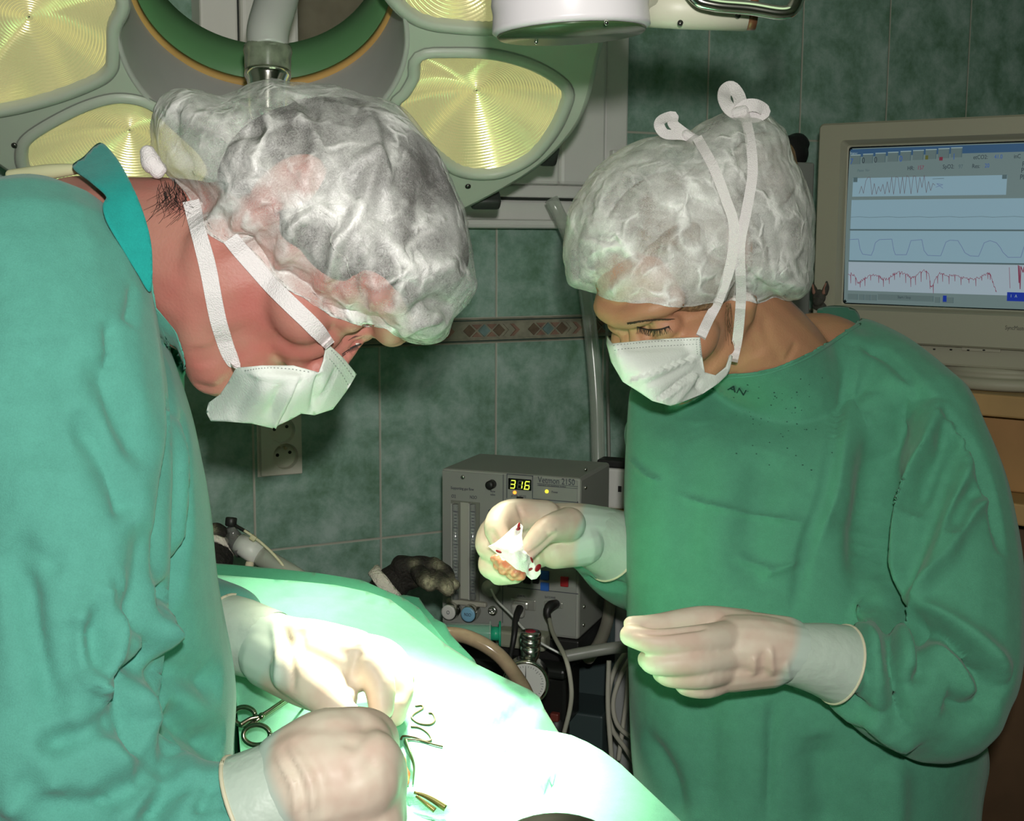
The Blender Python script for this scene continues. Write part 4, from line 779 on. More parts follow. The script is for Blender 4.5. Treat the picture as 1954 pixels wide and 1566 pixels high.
def desk():
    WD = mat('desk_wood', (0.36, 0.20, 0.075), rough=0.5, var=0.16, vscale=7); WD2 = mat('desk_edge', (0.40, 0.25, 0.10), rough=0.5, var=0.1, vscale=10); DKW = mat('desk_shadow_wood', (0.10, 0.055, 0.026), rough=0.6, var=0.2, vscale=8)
    zt = CF.pt(0, CZ)[2] - 0.0005; o = CF.pt(0, 0); c = CF.pt(0.30, 0, -0.10); c[2] = 0; e2 = CF.e; n2 = CF.n
    t = thing('computer_desk', np.array([c[0], c[1], 0]), 'light wooden computer desk with a pull-out shelf at the right edge', 'desk')
    fx = 0.02
    def bx(x0, x1, z0, z1, y0, y1, m, name, bev=0.003):
        g = Geo(); p = lambda x, y, z: np.array([o[0], o[1], 0]) + e2 * x + n2 * y + np.array([0, 0, z]); g.add(*rbox((p(x0, y0, z0) + p(x1, y1, z1)) / 2, e2 * (x1 - x0) / 2, n2 * (y1 - y0) / 2, np.array([0, 0, (z1 - z0) / 2]), bev)); g.obj(name, m, t, False)
    ed = zt - 0.032
    bx(-0.02, 0.75, ed, zt, -0.34, 0.035, WD2, 'desktop'); zs = zt - 0.148
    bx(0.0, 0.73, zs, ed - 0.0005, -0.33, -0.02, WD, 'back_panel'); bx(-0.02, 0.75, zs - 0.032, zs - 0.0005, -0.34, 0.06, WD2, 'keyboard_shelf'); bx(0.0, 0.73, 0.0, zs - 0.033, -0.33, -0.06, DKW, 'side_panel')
    # mouse on the shelf
    r = ray(1945, 893); zz = zs + 0.012; q = CAM + r * ((zz - CAM[2]) / r[2]); q[2] = zs
    V, Fc = ellip(np.array([0, 0, 0]), [e2 * 0.058, n2 * 0.034, np.array([0, 0, 0.028])], 28, 16); V[:, 2] = np.maximum(V[:, 2], -0.0005); V += q + np.array([0.0, 0, 0.001]) + e2 * 0.03
    m = thing('computer_mouse', q, 'pale grey computer mouse on the keyboard shelf of the desk', 'mouse'); mesh('shell', V, Fc, mat('mouse_grey', (0.50, 0.50, 0.47), rough=0.4), m)
    g = Geo(); g.add(*ellip(q + e2 * 0.03 + np.array([0, 0, 0.002]), [e2 * 0.060, n2 * 0.036, np.array([0, 0, 0.0018])], 28, 8)); g.obj('base_rim', BLK, m)
desk()
def behind_cap():
    o = P(1530, 400, 2.12); fr = Frame(o, WE); t = Geo(); a = fr.hit(1500, 560); b = fr.hit(1556, 310)
    z0 = -o[2]
    g = Geo(); g.add(*fr.box(a[0], z0, b[0], b[1], -0.06, 0, 0.004)); tw = g.obj('grey_cabinet', mat('cabinet_grey', (0.26, 0.28, 0.25), rough=0.5), None, False); props(tw, 'grey cabinet standing between the capped woman and the computer monitor', 'cabinet')
    p = [ellip(fr.at(1528, 290, -0.03), [fr.e * 0.034, fr.u * 0.028, fr.n * 0.028]), ellip(fr.at(1545, 272, -0.03), [fr.e * 0.02, fr.u * 0.016, fr.n * 0.022]), ellip(fr.at(1510, 300, -0.03), [fr.e * 0.03, fr.u * 0.018, fr.n * 0.026])]
    V, Fc = remesh('b', p, 0.003, 4); V += vnormals(V, Fc) * (fbm(V, 120, 3, 2) * 0.0012)[:, None]; props(mesh('camera_bag', V, Fc, mat('bag_black', (0.012, 0.012, 0.012), rough=0.5)), 'crumpled black bag on the grey cabinet beside the computer monitor', 'bag')
behind_cap()
# ================================================================== people
def fabric(name, col, weave=900.0, wr=0.8, col2=None):
    m = mat(name, col, rough=0.85, spec=0.15, sheen=0.15); nt = m.node_tree; b = nt.nodes['Principled BSDF']; tc = nt.nodes.new('ShaderNodeTexCoord')
    n = nt.nodes.new('ShaderNodeTexNoise'); n.inputs['Scale'].default_value = 55; n.inputs['Detail'].default_value = 8; n.inputs['Roughness'].default_value = 0.7; nt.links.new(tc.outputs['Object'], n.inputs['Vector'])
    w = nt.nodes.new('ShaderNodeTexNoise'); w.inputs['Scale'].default_value = weave; w.inputs['Detail'].default_value = 2; nt.links.new(tc.outputs['Object'], w.inputs['Vector'])
    r = nt.nodes.new('ShaderNodeValToRGB'); r.color_ramp.elements[0].position = 0.3; r.color_ramp.elements[1].position = 0.7
    r.color_ramp.elements[0].color = (*(col2 or tuple(c * 0.86 for c in col)), 1); r.color_ramp.elements[1].color = (*tuple(c * 1.12 for c in col), 1)
    nt.links.new(math_node(nt, 'ADD', math_node(nt, 'MULTIPLY', n.outputs['Fac'], 0.6), math_node(nt, 'MULTIPLY', w.outputs['Fac'], 0.4)), r.inputs['Fac']); nt.links.new(r.outputs[0], b.inputs['Base Color'])
    n3 = nt.nodes.new('ShaderNodeTexNoise'); n3.noise_type = 'RIDGED_MULTIFRACTAL'; n3.inputs['Scale'].default_value = 7; n3.inputs['Detail'].default_value = 3; n3.inputs['Distortion'].default_value = 0.8; nt.links.new(tc.outputs['Object'], n3.inputs['Vector'])
    h = math_node(nt, 'ADD', math_node(nt, 'MULTIPLY', n3.outputs['Fac'], 0.5), math_node(nt, 'MULTIPLY', w.outputs['Fac'], 0.12))
    bp = nt.nodes.new('ShaderNodeBump'); bp.inputs['Strength'].default_value = wr; bp.inputs['Distance'].default_value = 0.0030; nt.links.new(h, bp.inputs['Height']); nt.links.new(bp.outputs[0], b.inputs['Normal'])
    return m
GOWN = fabric('gown_green', (0.095, 0.335, 0.265)); GOWN2 = fabric('gown_green_darker', (0.082, 0.285, 0.18)); SCRUB = fabric('scrub_teal', (0.015, 0.32, 0.285)); 
def skin(name, col, red):
    m = mat(name, col, rough=0.5, spec=0.35, sss=0.12, bump=0.12, bscale=420); nt = m.node_tree; b = nt.nodes['Principled BSDF']; tc = nt.nodes.new('ShaderNodeTexCoord')
    n = nt.nodes.new('ShaderNodeTexNoise'); n.inputs['Scale'].default_value = 22; n.inputs['Detail'].default_value = 6; nt.links.new(tc.outputs['Object'], n.inputs['Vector'])
    r = nt.nodes.new('ShaderNodeValToRGB'); r.color_ramp.elements[0].position = 0.35; r.color_ramp.elements[1].position = 0.68; r.color_ramp.elements[0].color = (*col, 1); r.color_ramp.elements[1].color = (*red, 1)
    nt.links.new(n.outputs['Fac'], r.inputs['Fac']); nt.links.new(r.outputs[0], b.inputs['Base Color']); return m
SKIN_M = skin('skin_ruddy', (0.44, 0.205, 0.155), (0.45, 0.150, 0.122)); SKIN_W = skin('skin_warm', (0.44, 0.235, 0.125), (0.46, 0.215, 0.125))
def cap_material(name, OPACITY):
    m = bpy.data.materials.new(name); m.use_nodes = True; nt = m.node_tree; nt.nodes.clear(); out = nt.nodes.new('ShaderNodeOutputMaterial')
    d = nt.nodes.new('ShaderNodeBsdfDiffuse'); d.inputs[0].default_value = (0.93, 0.93, 0.89, 1); tl = nt.nodes.new('ShaderNodeBsdfTranslucent'); tl.inputs[0].default_value = (0.75, 0.76, 0.70, 1); tr = nt.nodes.new('ShaderNodeBsdfTransparent')
    gl = nt.nodes.new('ShaderNodeBsdfGlossy'); gl.inputs['Roughness'].default_value = 0.40; gl.inputs[0].default_value = (1, 1, 1, 1)
    tc = nt.nodes.new('ShaderNodeTexCoord')
    def N(kind, **k):
        n = nt.nodes.new(kind)
        for a, v in k.items():
            if a in ('noise_type', 'feature'): setattr(n, a, v)
            else: n.inputs[a].default_value = v
        return n
    wn = N('ShaderNodeTexNoise', Scale=12.0, Detail=4.0); nt.links.new(tc.outputs['Object'], wn.inputs['Vector'])
    wv = nt.nodes.new('ShaderNodeVectorMath'); wv.operation = 'MULTIPLY_ADD'; nt.links.new(wn.outputs['Color'], wv.inputs[0]); wv.inputs[1].default_value = (0.085, 0.085, 0.085); nt.links.new(tc.outputs['Object'], wv.inputs[2])
    fb = N('ShaderNodeTexNoise', Scale=210.0, Detail=4.0, Distortion=4.0); nt.links.new(tc.outputs['Object'], fb.inputs['Vector'])
    big = N('ShaderNodeTexNoise', Scale=20.0, Detail=3.0); nt.links.new(tc.outputs['Object'], big.inputs['Vector'])
    def crease(scale, width, seed):
        mp = nt.nodes.new('ShaderNodeMapping'); mp.inputs[1].default_value = (seed, seed * 2, seed * 3); mp.inputs[2].default_value = (seed, seed, 0.3); mp.inputs[3].default_value = (1, 0.42, 0.8); nt.links.new(wv.outputs[0], mp.inputs[0])
        v = N('ShaderNodeTexVoronoi', feature='DISTANCE_TO_EDGE', Scale=scale); nt.links.new(mp.outputs[0], v.inputs['Vector'])
        r = nt.nodes.new('ShaderNodeMapRange'); r.interpolation_type = 'SMOOTHSTEP'; r.inputs[1].default_value = 0.0; r.inputs[2].default_value = width; r.inputs[3].default_value = 1; r.inputs[4].default_value = 0; nt.links.new(v.outputs['Distance'], r.inputs[0])
        g = N('ShaderNodeTexNoise', Scale=scale * 0.9, Detail=1.0); nt.links.new(mp.outputs[0], g.inputs['Vector'])
        gg = nt.nodes.new('ShaderNodeMapRange'); gg.inputs[1].default_value = 0.45; gg.inputs[2].default_value = 0.68; nt.links.new(g.outputs['Fac'], gg.inputs[0])
        return math_node(nt, 'MULTIPLY', r.outputs[0], gg.outputs[0])
    c1 = crease(22, 0.16, 0.7); c2 = crease(48, 0.20, 1.9); cs = math_node(nt, 'MAXIMUM', c1, math_node(nt, 'MULTIPLY', c2, 0.7))
    op = math_node(nt, 'ADD', math_node(nt, 'MULTIPLY', fb.outputs['Fac'], 0.55), math_node(nt, 'MULTIPLY', big.outputs['Fac'], 1.25)); op = math_node(nt, 'ADD', op, math_node(nt, 'MULTIPLY', cs, 0.55)); op = math_node(nt, 'ADD', op, OPACITY)
    cl = nt.nodes.new('ShaderNodeClamp'); nt.links.new(op, cl.inputs[0]); cl.inputs[1].default_value = 0.15; cl.inputs[2].default_value = 0.97
    bp = nt.nodes.new('ShaderNodeBump'); bp.inputs['Strength'].default_value = 1.0; bp.inputs['Distance'].default_value = 0.0035; nt.links.new(math_node(nt, 'ADD', math_node(nt, 'ADD', math_node(nt, 'MULTIPLY', c1, 0.8), math_node(nt, 'MULTIPLY', c2, 0.4)), math_node(nt, 'MULTIPLY', fb.outputs['Fac'], 0.12)), bp.inputs['Height'])
    for q in (d, tl, gl): nt.links.new(bp.outputs[0], q.inputs['Normal'])
    m1 = nt.nodes.new('ShaderNodeMixShader'); m1.inputs[0].default_value = 0.12; links(nt, (d.outputs[0], m1.inputs[1]), (tl.outputs[0], m1.inputs[2]))
    m3 = nt.nodes.new('ShaderNodeMixShader'); m3.inputs[0].default_value = 0.06; links(nt, (m1.outputs[0], m3.inputs[1]), (gl.outputs[0], m3.inputs[2]))
    m2 = nt.nodes.new('ShaderNodeMixShader'); links(nt, (cl.outputs[0], m2.inputs[0]), (tr.outputs[0], m2.inputs[1]), (m3.outputs[0], m2.inputs[2]), (m2.outputs[0], out.inputs[0]))
    return m
OPACITY = 0.0
CAPM = cap_material('cap_nonwoven', -0.56); CAPM2 = cap_material('cap_nonwoven_dense', -0.47)
MASKM = mat('mask_white', (0.72, 0.76, 0.70), rough=0.75, spec=0.2, bump=0.15, bscale=500, var=0.03); STRAP = mat('strap_white', (0.80, 0.76, 0.75), rough=0.8, bump=0.5, bscale=900); STITCH = mat('stitch_grey', (0.30, 0.33, 0.31), rough=0.8)
def glove_material():
    m = mat('latex_glove', (0.6, 0.5, 0.4), rough=0.48, spec=0.35); nt = m.node_tree; b = nt.nodes['Principled BSDF']; at = nt.nodes.new('ShaderNodeAttribute'); at.attribute_name = 'cuff'; tc = nt.nodes.new('ShaderNodeTexCoord')
    n = nt.nodes.new('ShaderNodeTexNoise'); n.inputs['Scale'].default_value = 34; n.inputs['Detail'].default_value = 3; nt.links.new(tc.outputs['Object'], n.inputs['Vector'])
    r = nt.nodes.new('ShaderNodeValToRGB'); r.color_ramp.elements[0].position = 0.36; r.color_ramp.elements[1].position = 0.64; r.color_ramp.elements[0].color = (0.60, 0.45, 0.36, 1); r.color_ramp.elements[1].color = (0.66, 0.575, 0.46, 1); nt.links.new(n.outputs['Fac'], r.inputs['Fac'])
    mx = nt.nodes.new('ShaderNodeMix'); mx.data_type = 'RGBA'; nt.links.new(at.outputs['Fac'], mx.inputs[0]); nt.links.new(r.outputs[0], mx.inputs[6]); mx.inputs[7].default_value = (0.50, 0.60, 0.52, 1); nt.links.new(mx.outputs[2], b.inputs['Base Color'])
    w = nt.nodes.new('ShaderNodeTexNoise'); w.noise_type = 'RIDGED_MULTIFRACTAL'; w.inputs['Scale'].default_value = 26; w.inputs['Detail'].default_value = 2; nt.links.new(tc.outputs['Object'], w.inputs['Vector'])
    bp = nt.nodes.new('ShaderNodeBump'); bp.inputs['Strength'].default_value = 0.22; bp.inputs['Distance'].default_value = 0.002; nt.links.new(w.outputs['Fac'], bp.inputs['Height']); nt.links.new(bp.outputs[0], b.inputs['Normal']); return m
GLOVE = glove_material(); ROLL_ = mat('glove_rim', (0.62, 0.58, 0.42), rough=0.5)

class Head:
    def __init__(s, c, Fv, Uv, k): s.c = np.asarray(c); s.F = nrm(Fv); s.U = nrm(np.asarray(Uv) - s.F * np.dot(Uv, s.F)); s.S = np.cross(s.U, s.F); s.k = k
    def p(s, f, u, l=0.0): return s.c + s.k * (s.F * f + s.U * u + s.S * l)
    def e(s, f, u, l, rf, ru, rl): return ellip(s.p(f, u, l), [s.S * rl * s.k, s.F * rf * s.k, s.U * ru * s.k])
    def cap(s, pts, r): return capsule([s.p(*q) for q in pts], [x * s.k for x in r])
def head_pieces(h, cr=1.0, jw=1.0, jh=1.0, ear=(-0.012, 0.004), nz=1.0):
    p = [h.e(-0.002, 0.024, 0, 0.088 * cr, 0.082 * cr, 0.075 * cr), h.e(0.030, -0.030 * jh, 0, 0.060, 0.078 * jh, 0.060 * (0.5 + jw / 2)), h.e(0.052, 0.040, 0, 0.040, 0.045, 0.056)]
    for s in (1, -1):
        p += [h.cap([(0.074, -0.105 * jh, 0.006 * s), (0.045, -0.098 * jh, 0.030 * s * jw), (0.006, -0.072 * jh, 0.052 * s * jw), (-0.004, -0.03, 0.058 * s)], [0.021, 0.020, 0.019, 0.018] if jw == 1 else [0.018, 0.016, 0.016, 0.016]),
              h.e(0.060, -0.028, 0.043 * s, 0.030, 0.022, 0.022), h.cap([(0.094, 0.024, 0.006 * s), (0.088, 0.028, 0.030 * s), (0.066, 0.026, 0.050 * s)], [0.013, 0.012, 0.010]), h.e(0.078, -0.030, 0.022 * s, 0.020, 0.028, 0.016),
              h.e(0.076, 0.002, 0.031 * s, 0.0155, 0.0135, 0.017), h.e(0.090, -0.046, 0.012 * s, 0.012, 0.009, 0.009)]
        if ear: p += [h.e(ear[0], ear[1], 0.074 * s, 0.017, 0.029, 0.0075), h.e(ear[0] - 0.006, ear[1] + 0.006, 0.078 * s, 0.012, 0.021, 0.006)]
    p += [h.cap([(0.082, 0.012, 0), (0.089, -0.004, 0), (0.102, -0.026, 0), (0.112 * nz, -0.045, 0)], [0.010, 0.0095, 0.011, 0.0125]), h.e(0.088, -0.073 * jh, 0, 0.014, 0.006, 0.024), h.e(0.085, -0.083 * jh, 0, 0.014, 0.007, 0.021), h.e(0.078, -0.108 * jh, 0, 0.016, 0.015, 0.020), h.e(0.040, -0.075 * jh, 0, 0.055, 0.038 * jh, 0.046 * jw)]
    return p
def cover(V, Fc, bvhs, off=0.003, it=2, where=None):
    """keep the near side of a garment just outside what it is worn on"""
    V = V.copy(); N = vnormals(V, Fc); px = pix(V); f = np.einsum('ij,ij->i', N, CAM - V) > -0.15
    if where: f &= where(px[:, 0], px[:, 1])
    for i in np.where(f)[0]:
        for b in bvhs:
            h = raycast(b, px[i, 0], px[i, 1])
            if h is None: continue
            d = (h - CAM) @ FWD - off
            if d < px[i, 2]: px[i, 2] = d; V[i] = P(*px[i])
    W = laplace(V, Fc, it, 0.5); px2 = pix(W); D = np.where(f, np.minimum(px2[:, 2], px[:, 2] + 0.0005), px2[:, 2])
    return np.where(f[:, None], np.array([P(x, y, d) for (x, y), d in zip(px[:, :2], D)]), V)
def balloon(poly, c, d0, T, n=220, m=46, ex=0.5, flat=1.0):
    """a puffed bag: outline seen at distance d0, half depth T -> closed surface"""
    L = closed_curve(poly, n); c = np.asarray(c, float); V = []; rows = 2 * m - 1
    for j in range(rows):
        ph = math.pi * (j + 0.5) / rows; s = math.sin(ph) ** ex if True else 0; z = -math.cos(ph); z = math.copysign(abs(z) ** flat, z)
        for a in L:
            q = c + (a - c) * s; V.append(P(q[0], q[1], d0 + T * z))
    Fc = grid_faces(n, rows, True); V = np.array(V); k = len(V); V = np.vstack([V, P(c[0], c[1], d0 - T), P(c[0], c[1], d0 + T)])
    for i in range(n): Fc.append((k, (i + 1) % n, i)); Fc.append((k + 1, (rows - 1) * n + i, (rows - 1) * n + (i + 1) % n))
    return V, [f[::-1] for f in Fc]
def crumple(V, Fc, seed, amp, freq):
    N = vnormals(V, Fc); rng = np.random.RandomState(seed); D = np.zeros(len(V))
    for _ in range(26):
        d = nrm(rng.normal(size=3)); w = V @ d * freq * rng.uniform(0.5, 1.5) + 1.6 * fbm(V, freq * 0.35, rng.randint(999), 2) + rng.uniform(0, 6.28)
        D += (1 - np.abs(np.sin(w))) ** 3 * np.clip(0.5 + fbm(V, freq * 0.3, rng.randint(999), 1), 0, 1) * rng.uniform(0.3, 1.0)
    D = (D - D.mean()); return V + N * (np.clip(D, -1.5, 2.5) * amp)[:, None]
def on_skin(bvh, pts, n, off):
    q = stroke_points(bvh, pts, n); nn = []
    for v in q:
        h = bvh.find_nearest(Vector(v)); nv = np.array(h[1]); nn.append(nv if nv @ (CAM - v) > 0 else -nv)
    k = np.ones(5) / 5; nn = np.array(nn)
    pad = np.vstack([nn[:1]] * 2 + [nn] + [nn[-1:]] * 2); nn = np.stack([np.convolve(pad[:, i], k, 'valid') for i in range(3)], 1); nn /= np.linalg.norm(nn, axis=1)[:, None]
    return q + nn * off, nn
def glove(name, digits, palm, voxel=0.0021, smooth=3, parent=None, cuff=None, strokes=(), rim=None, label=None):
    """digits: chains (px, py, d, radius px); palm: the same for the hand and wrist; cuff: (pixel a, pixel b) from bare hand to the rolled edge"""
    pcs = []
    for ch in digits + palm: pcs.append(capsule([P(*q[:3]) for q in ch], [q[3] * q[2] / F for q in ch], 16))
    V, Fc = remesh(name, pcs, voxel, smooth); V = sculpt(V, Fc, strokes) if strokes else V
    o = mesh(name, V, Fc, GLOVE, parent); at = o.data.attributes.new('cuff', 'FLOAT', 'POINT')
    if cuff:
        (ax, ay), (bx, by) = cuff; px = pix(V); t = ((px[:, 0] - ax) * (bx - ax) + (px[:, 1] - ay) * (by - ay)) / ((bx - ax) ** 2 + (by - ay) ** 2) + 0.10 * fbm(V, 60, 4, 2)
        at.data.foreach_set('value', np.clip((t - 0.35) * 6, 0, 1).astype(np.float32))
    if rim: r = Geo(); c = closed_curve(np.array([P(*q) for q in rim]), 60); r.add(*sweep(np.vstack([c, c[:2]]), 0.0017, 8)); r.obj('rolled_rim', ROLL_, o)
    if label: o['label'] = label
    return o
def shrink(digits, k): return [[(x, y, d, r * k) for x, y, d, r in ch] for ch in digits]
def caps_px(chains): return [capsule([P(*q[:3]) for q in ch], [q[3] * q[2] / F for q in ch], 18) for ch in chains]
def slices(rows, half, n=40, ex=0.8):
    """stack of oval slices: (y, x left, x right, distance of centre); half = half depth, number or list"""
    V = []; hs = np.broadcast_to(half, (len(rows),))
    R = catmull(np.array([list(r) + [h] for r, h in zip(rows, hs)], float), len(rows) * 7)
    for y, xl, xr, d, h in R:
        for i in range(n):
            th = 2 * math.pi * i / n; cx, sx = math.cos(th), math.sin(th); cx = math.copysign(abs(cx) ** ex, cx); sx = math.copysign(abs(sx) ** ex, sx)
            V.append(P((xl + xr) / 2 + (xr - xl) / 2 * cx, y, d + h * sx))
    m = len(R); return np.array(V), grid_faces(n, m, True) + [tuple(range(n - 1, -1, -1)), tuple((m - 1) * n + j for j in range(n))]
def legs(x0, x1, d, top, foot_dir):
    """two legs down to the floor with clogs; points in world space from hip positions"""
    out = []
    for px in (x0, x1):
        a = P(px, top, d); f = np.array([a[0], a[1], 0.05]); out.append(capsule([a, (a * 0.5 + f * 0.5) + np.array([0, 0, 0.05]), f], [0.085, 0.062, 0.042])); out.append(capsule([f + np.array([0, 0, -0.01]), f + np.array(foot_dir) * 0.15 + np.array([0, 0, -0.015])], [0.04, 0.032]))
    return out

# ------------------------------------------------------------------ the man bent over the field
def man():
    root = thing('person', (-0.42, 1.05, 0.0), 'man bent far over in green gown, cap and mask, both gloved hands in the light', 'person', 'surgical team at the table')
    h = Head(P(601, 425, 1.03), RGT * 0.36 - UPV * 0.93 + FWD * -0.06, RGT * 0.93 + UPV * 0.36, 1.07)
    near_d = [[(650, 1480, .885, 84), (722, 1440, .885, 50), (752, 1480, .91, 40), (748, 1550, .95, 34)], [(660, 1530, .89, 84), (728, 1510, .895, 48), (752, 1560, .93, 38), (740, 1630, .96, 32)], [(660, 1590, .90, 84), (720, 1590, .905, 46), (742, 1640, .94, 36)], [(640, 1640, .92, 70), (690, 1660, .93, 42), (700, 1700, .96, 34)], [(600, 1450, .90, 74), (672, 1402, .905, 54), (728, 1402, .93, 44), (742, 1450, .96, 34)]]
    near_p = [[(462, 1545, .90, 92), (540, 1520, .895, 98), (610, 1490, .89, 112), (680, 1480, .89, 100)], [(560, 1470, .895, 84), (640, 1440, .90, 90), (690, 1432, .905, 78)], [(540, 1600, .905, 96), (640, 1590, .90, 108), (690, 1570, .90, 96)]]
    near_d, near_p = [[[(x - 12 if x > 560 else x, y, d, r) for x, y, d, r in c] for c in g_] for g_ in (near_d, near_p)]
    far_d = [[(640, 1250, 1.13, 46), (690, 1258, 1.12, 42), (722, 1300, 1.11, 33), (728, 1352, 1.10, 25)], [(660, 1250, 1.15, 44), (725, 1268, 1.15, 40), (752, 1312, 1.14, 31), (752, 1362, 1.13, 25)], [(660, 1240, 1.16, 40), (735, 1262, 1.165, 36), (762, 1310, 1.145, 29), (756, 1346, 1.13, 25)], [(660, 1238, 1.17, 36), (735, 1250, 1.18, 32), (766, 1288, 1.17, 26), (760, 1322, 1.155, 22)], [(560, 1280, 1.11, 46), (618, 1325, 1.09, 40), (650, 1358, 1.08, 32), (686, 1384, 1.08, 25)]]
    far_p = [[(440, 1206, 1.20, 70), (490, 1222, 1.18, 66), (540, 1238, 1.16, 64), (600, 1250, 1.145, 68), (670, 1258, 1.135, 60)], [(520, 1250, 1.16, 66), (590, 1292, 1.12, 60), (640, 1328, 1.10, 44)], [(610, 1262, 1.13, 62), (668, 1280, 1.118, 46)]]
    torso = slices([(372, -330, 40, 1.10), (470, -380, 215, 1.09), (600, -390, 296, 1.085), (720, -360, 344, 1.085), (900, -320, 388, 1.09), (1100, -290, 412, 1.10), (1290, -270, 446, 1.11), (1440, -260, 444, 1.11), (1700, -230, 440, 1.12), (2300, -230, 440, 1.14)], [0.06, 0.14, 0.17, 0.18, 0.175, 0.165, 0.165, 0.165, 0.17, 0.17])
    armn = [[(60, 560, .97, 225), (90, 800, .94, 228), (118, 1050, .92, 200), (120, 1250, .90, 190), (100, 1400, .89, 190)], [(70, 1430, .88, 190), (200, 1520, .88, 160), (350, 1560, .885, 122), (452, 1552, .89, 94)], [(-300, 560, 1.12, 200), (60, 560, 1.00, 222)]]
    armf = [[(200, 700, 1.25, 150), (240, 1000, 1.33, 120), (330, 1150, 1.28, 90), (440, 1180, 1.22, 66)]]
    inner = [[tuple(q) for q in c] for c in ([(601, 460, 1.03, 150), (440, 520, 1.03, 175), (330, 490, 1.03, 150), (160, 500, 1.05, 165)],)]
    core = shrink(armn, 0.42) + shrink(armf, 0.42)
    pcs = head_pieces(h, 0.90, ear=(-0.012, 0.0)) + caps_px(inner) + caps_px(core) + caps_px(shrink(near_p + far_p, 0.72)) + caps_px(shrink(near_d + far_d, 0.58)) + [slices([(500, -330, 170, 1.10), (600, -330, 240, 1.10), (900, -260, 300, 1.11), (1290, -200, 350, 1.12), (1700, -180, 350, 1.13), (2100, -180, 350, 1.14)], [0.08, 0.11, 0.12, 0.11, 0.11, 0.11])] + legs(0, 220, 1.14, 1900, (1, 0, 0))
    V, Fc = remesh('person_body', pcs, 0.0034, 5)
    V = sculpt(V, Fc, [([(640, 690), (670, 672), (690, 655), (700, 648)], 0.0035, 0.0045), ([(668, 640), (684, 662)], 0.004, 0.003), ([(420, 640), (470, 690)], 0.012, 0.002), ([(370, 735), (410, 745), (445, 720)], 0.006, 0.0035), ([(395, 700), (380, 660)], 0.01, 0.002)])
    body = mesh('body', V, Fc, SKIN_M, root); bv = BVHTree.FromPolygons(V.tolist(), Fc)
    # hair under the cap, strands at the nape
    HAIR = mat('hair_dark', (0.026, 0.021, 0.018), rough=0.6, var=0.4, vscale=120, bump=0.8, bscale=220)
    hp = [h.e(-0.004, 0.024, 0, 0.080, 0.074, 0.077), h.e(-0.030, 0.000, 0, 0.054, 0.060, 0.071), h.e(0.030, 0.048, 0, 0.062, 0.056, 0.070), h.e(0.010, 0.055, 0.0, 0.07, 0.05, 0.066)]
    Vh, Fh = remesh('h', hp, 0.004, 3); Vh += vnormals(Vh, Fh) * (fbm(Vh, 160, 8, 2) * 0.0014)[:, None]; hair = mesh('hair', Vh, Fh, HAIR, root)
    g = Geo(); rng = random.Random(3)
    for i in range(95):
        x, y = rng.uniform(300, 362), rng.uniform(335, 395); x = min(x, 300 + (y - 300) * 0.75); ln = rng.uniform(18, 52); a = rng.uniform(0.9, 2.0)
        q, nn = on_skin(bv, [(x, y), (x + 0.4 * ln * math.cos(a), y + 0.5 * ln), (x + ln * math.cos(a + rng.uniform(-.5, .8)), y + ln * math.sin(a))], 7, 0.0012)
        if len(q) == 7: g.add(*sweep(q + nn * np.linspace(-0.0008, 0.0045, 7)[:, None] * rng.random(), np.linspace(0.00020, 0.00007, 7), 5))
    g.obj('nape_strands', HAIR, hair)
    # eyelid line, eyebrow
    g = Geo(); q, nn = on_skin(bv, [(652, 676), (664, 667), (676, 661), (689, 656)], 30, 0.0002)
    if len(q) > 4: g.add(*sweep(q, np.concatenate([np.linspace(0.0003, 0.0009, len(q) - 4), np.linspace(0.0009, 0.0005, 4)]), 6))
    for i in range(16):
        x = 664 + i * 1.5; q, nn = on_skin(bv, [(x, 667 - i * .7), (x + 1.5, 670 - i * .7), (x + 3.5, 673 - i * .7)], 4, 0.0006)
        if len(q) == 4: g.add(*sweep(q, np.linspace(0.0003, 0.0001, 4), 4))
    if g.n: g.obj('eyelashes', HAIR, body)
    e0 = raycast(bv, 682, 656)
    if e0 is not None: g = Geo(); g.add(*ellip(e0 + FWD * 0.0042 - RGT * 0.001, [RGT * 0.0036, UPV * 0.0026, FWD * 0.0046], 20, 12)); g.obj('eyeball', mat('eye_white', (0.55, 0.52, 0.46), rough=0.15), body)
    g = Geo()
    for pts in ([(664, 650), (676, 643), (690, 640)], [(640, 690), (655, 678), (668, 668)]):
        q, nn = on_skin(bv, pts, 20, -0.0001)
        if len(q) > 4: g.add(*sweep(q, np.concatenate([np.linspace(0.0002, 0.0007, len(q) // 2), np.linspace(0.0007, 0.0002, len(q) - len(q) // 2)]), 6))
    if g.n: g.obj('lid_crease', mat('crease_brown', (0.10, 0.04, 0.03), rough=0.7), body)
    # gown
    V, Fc = remesh('gown', [torso] + caps_px(armn) + caps_px(armf), 0.0042, 6)
    G = 'groove'; Lp = 'lap'; R = 'ridge'
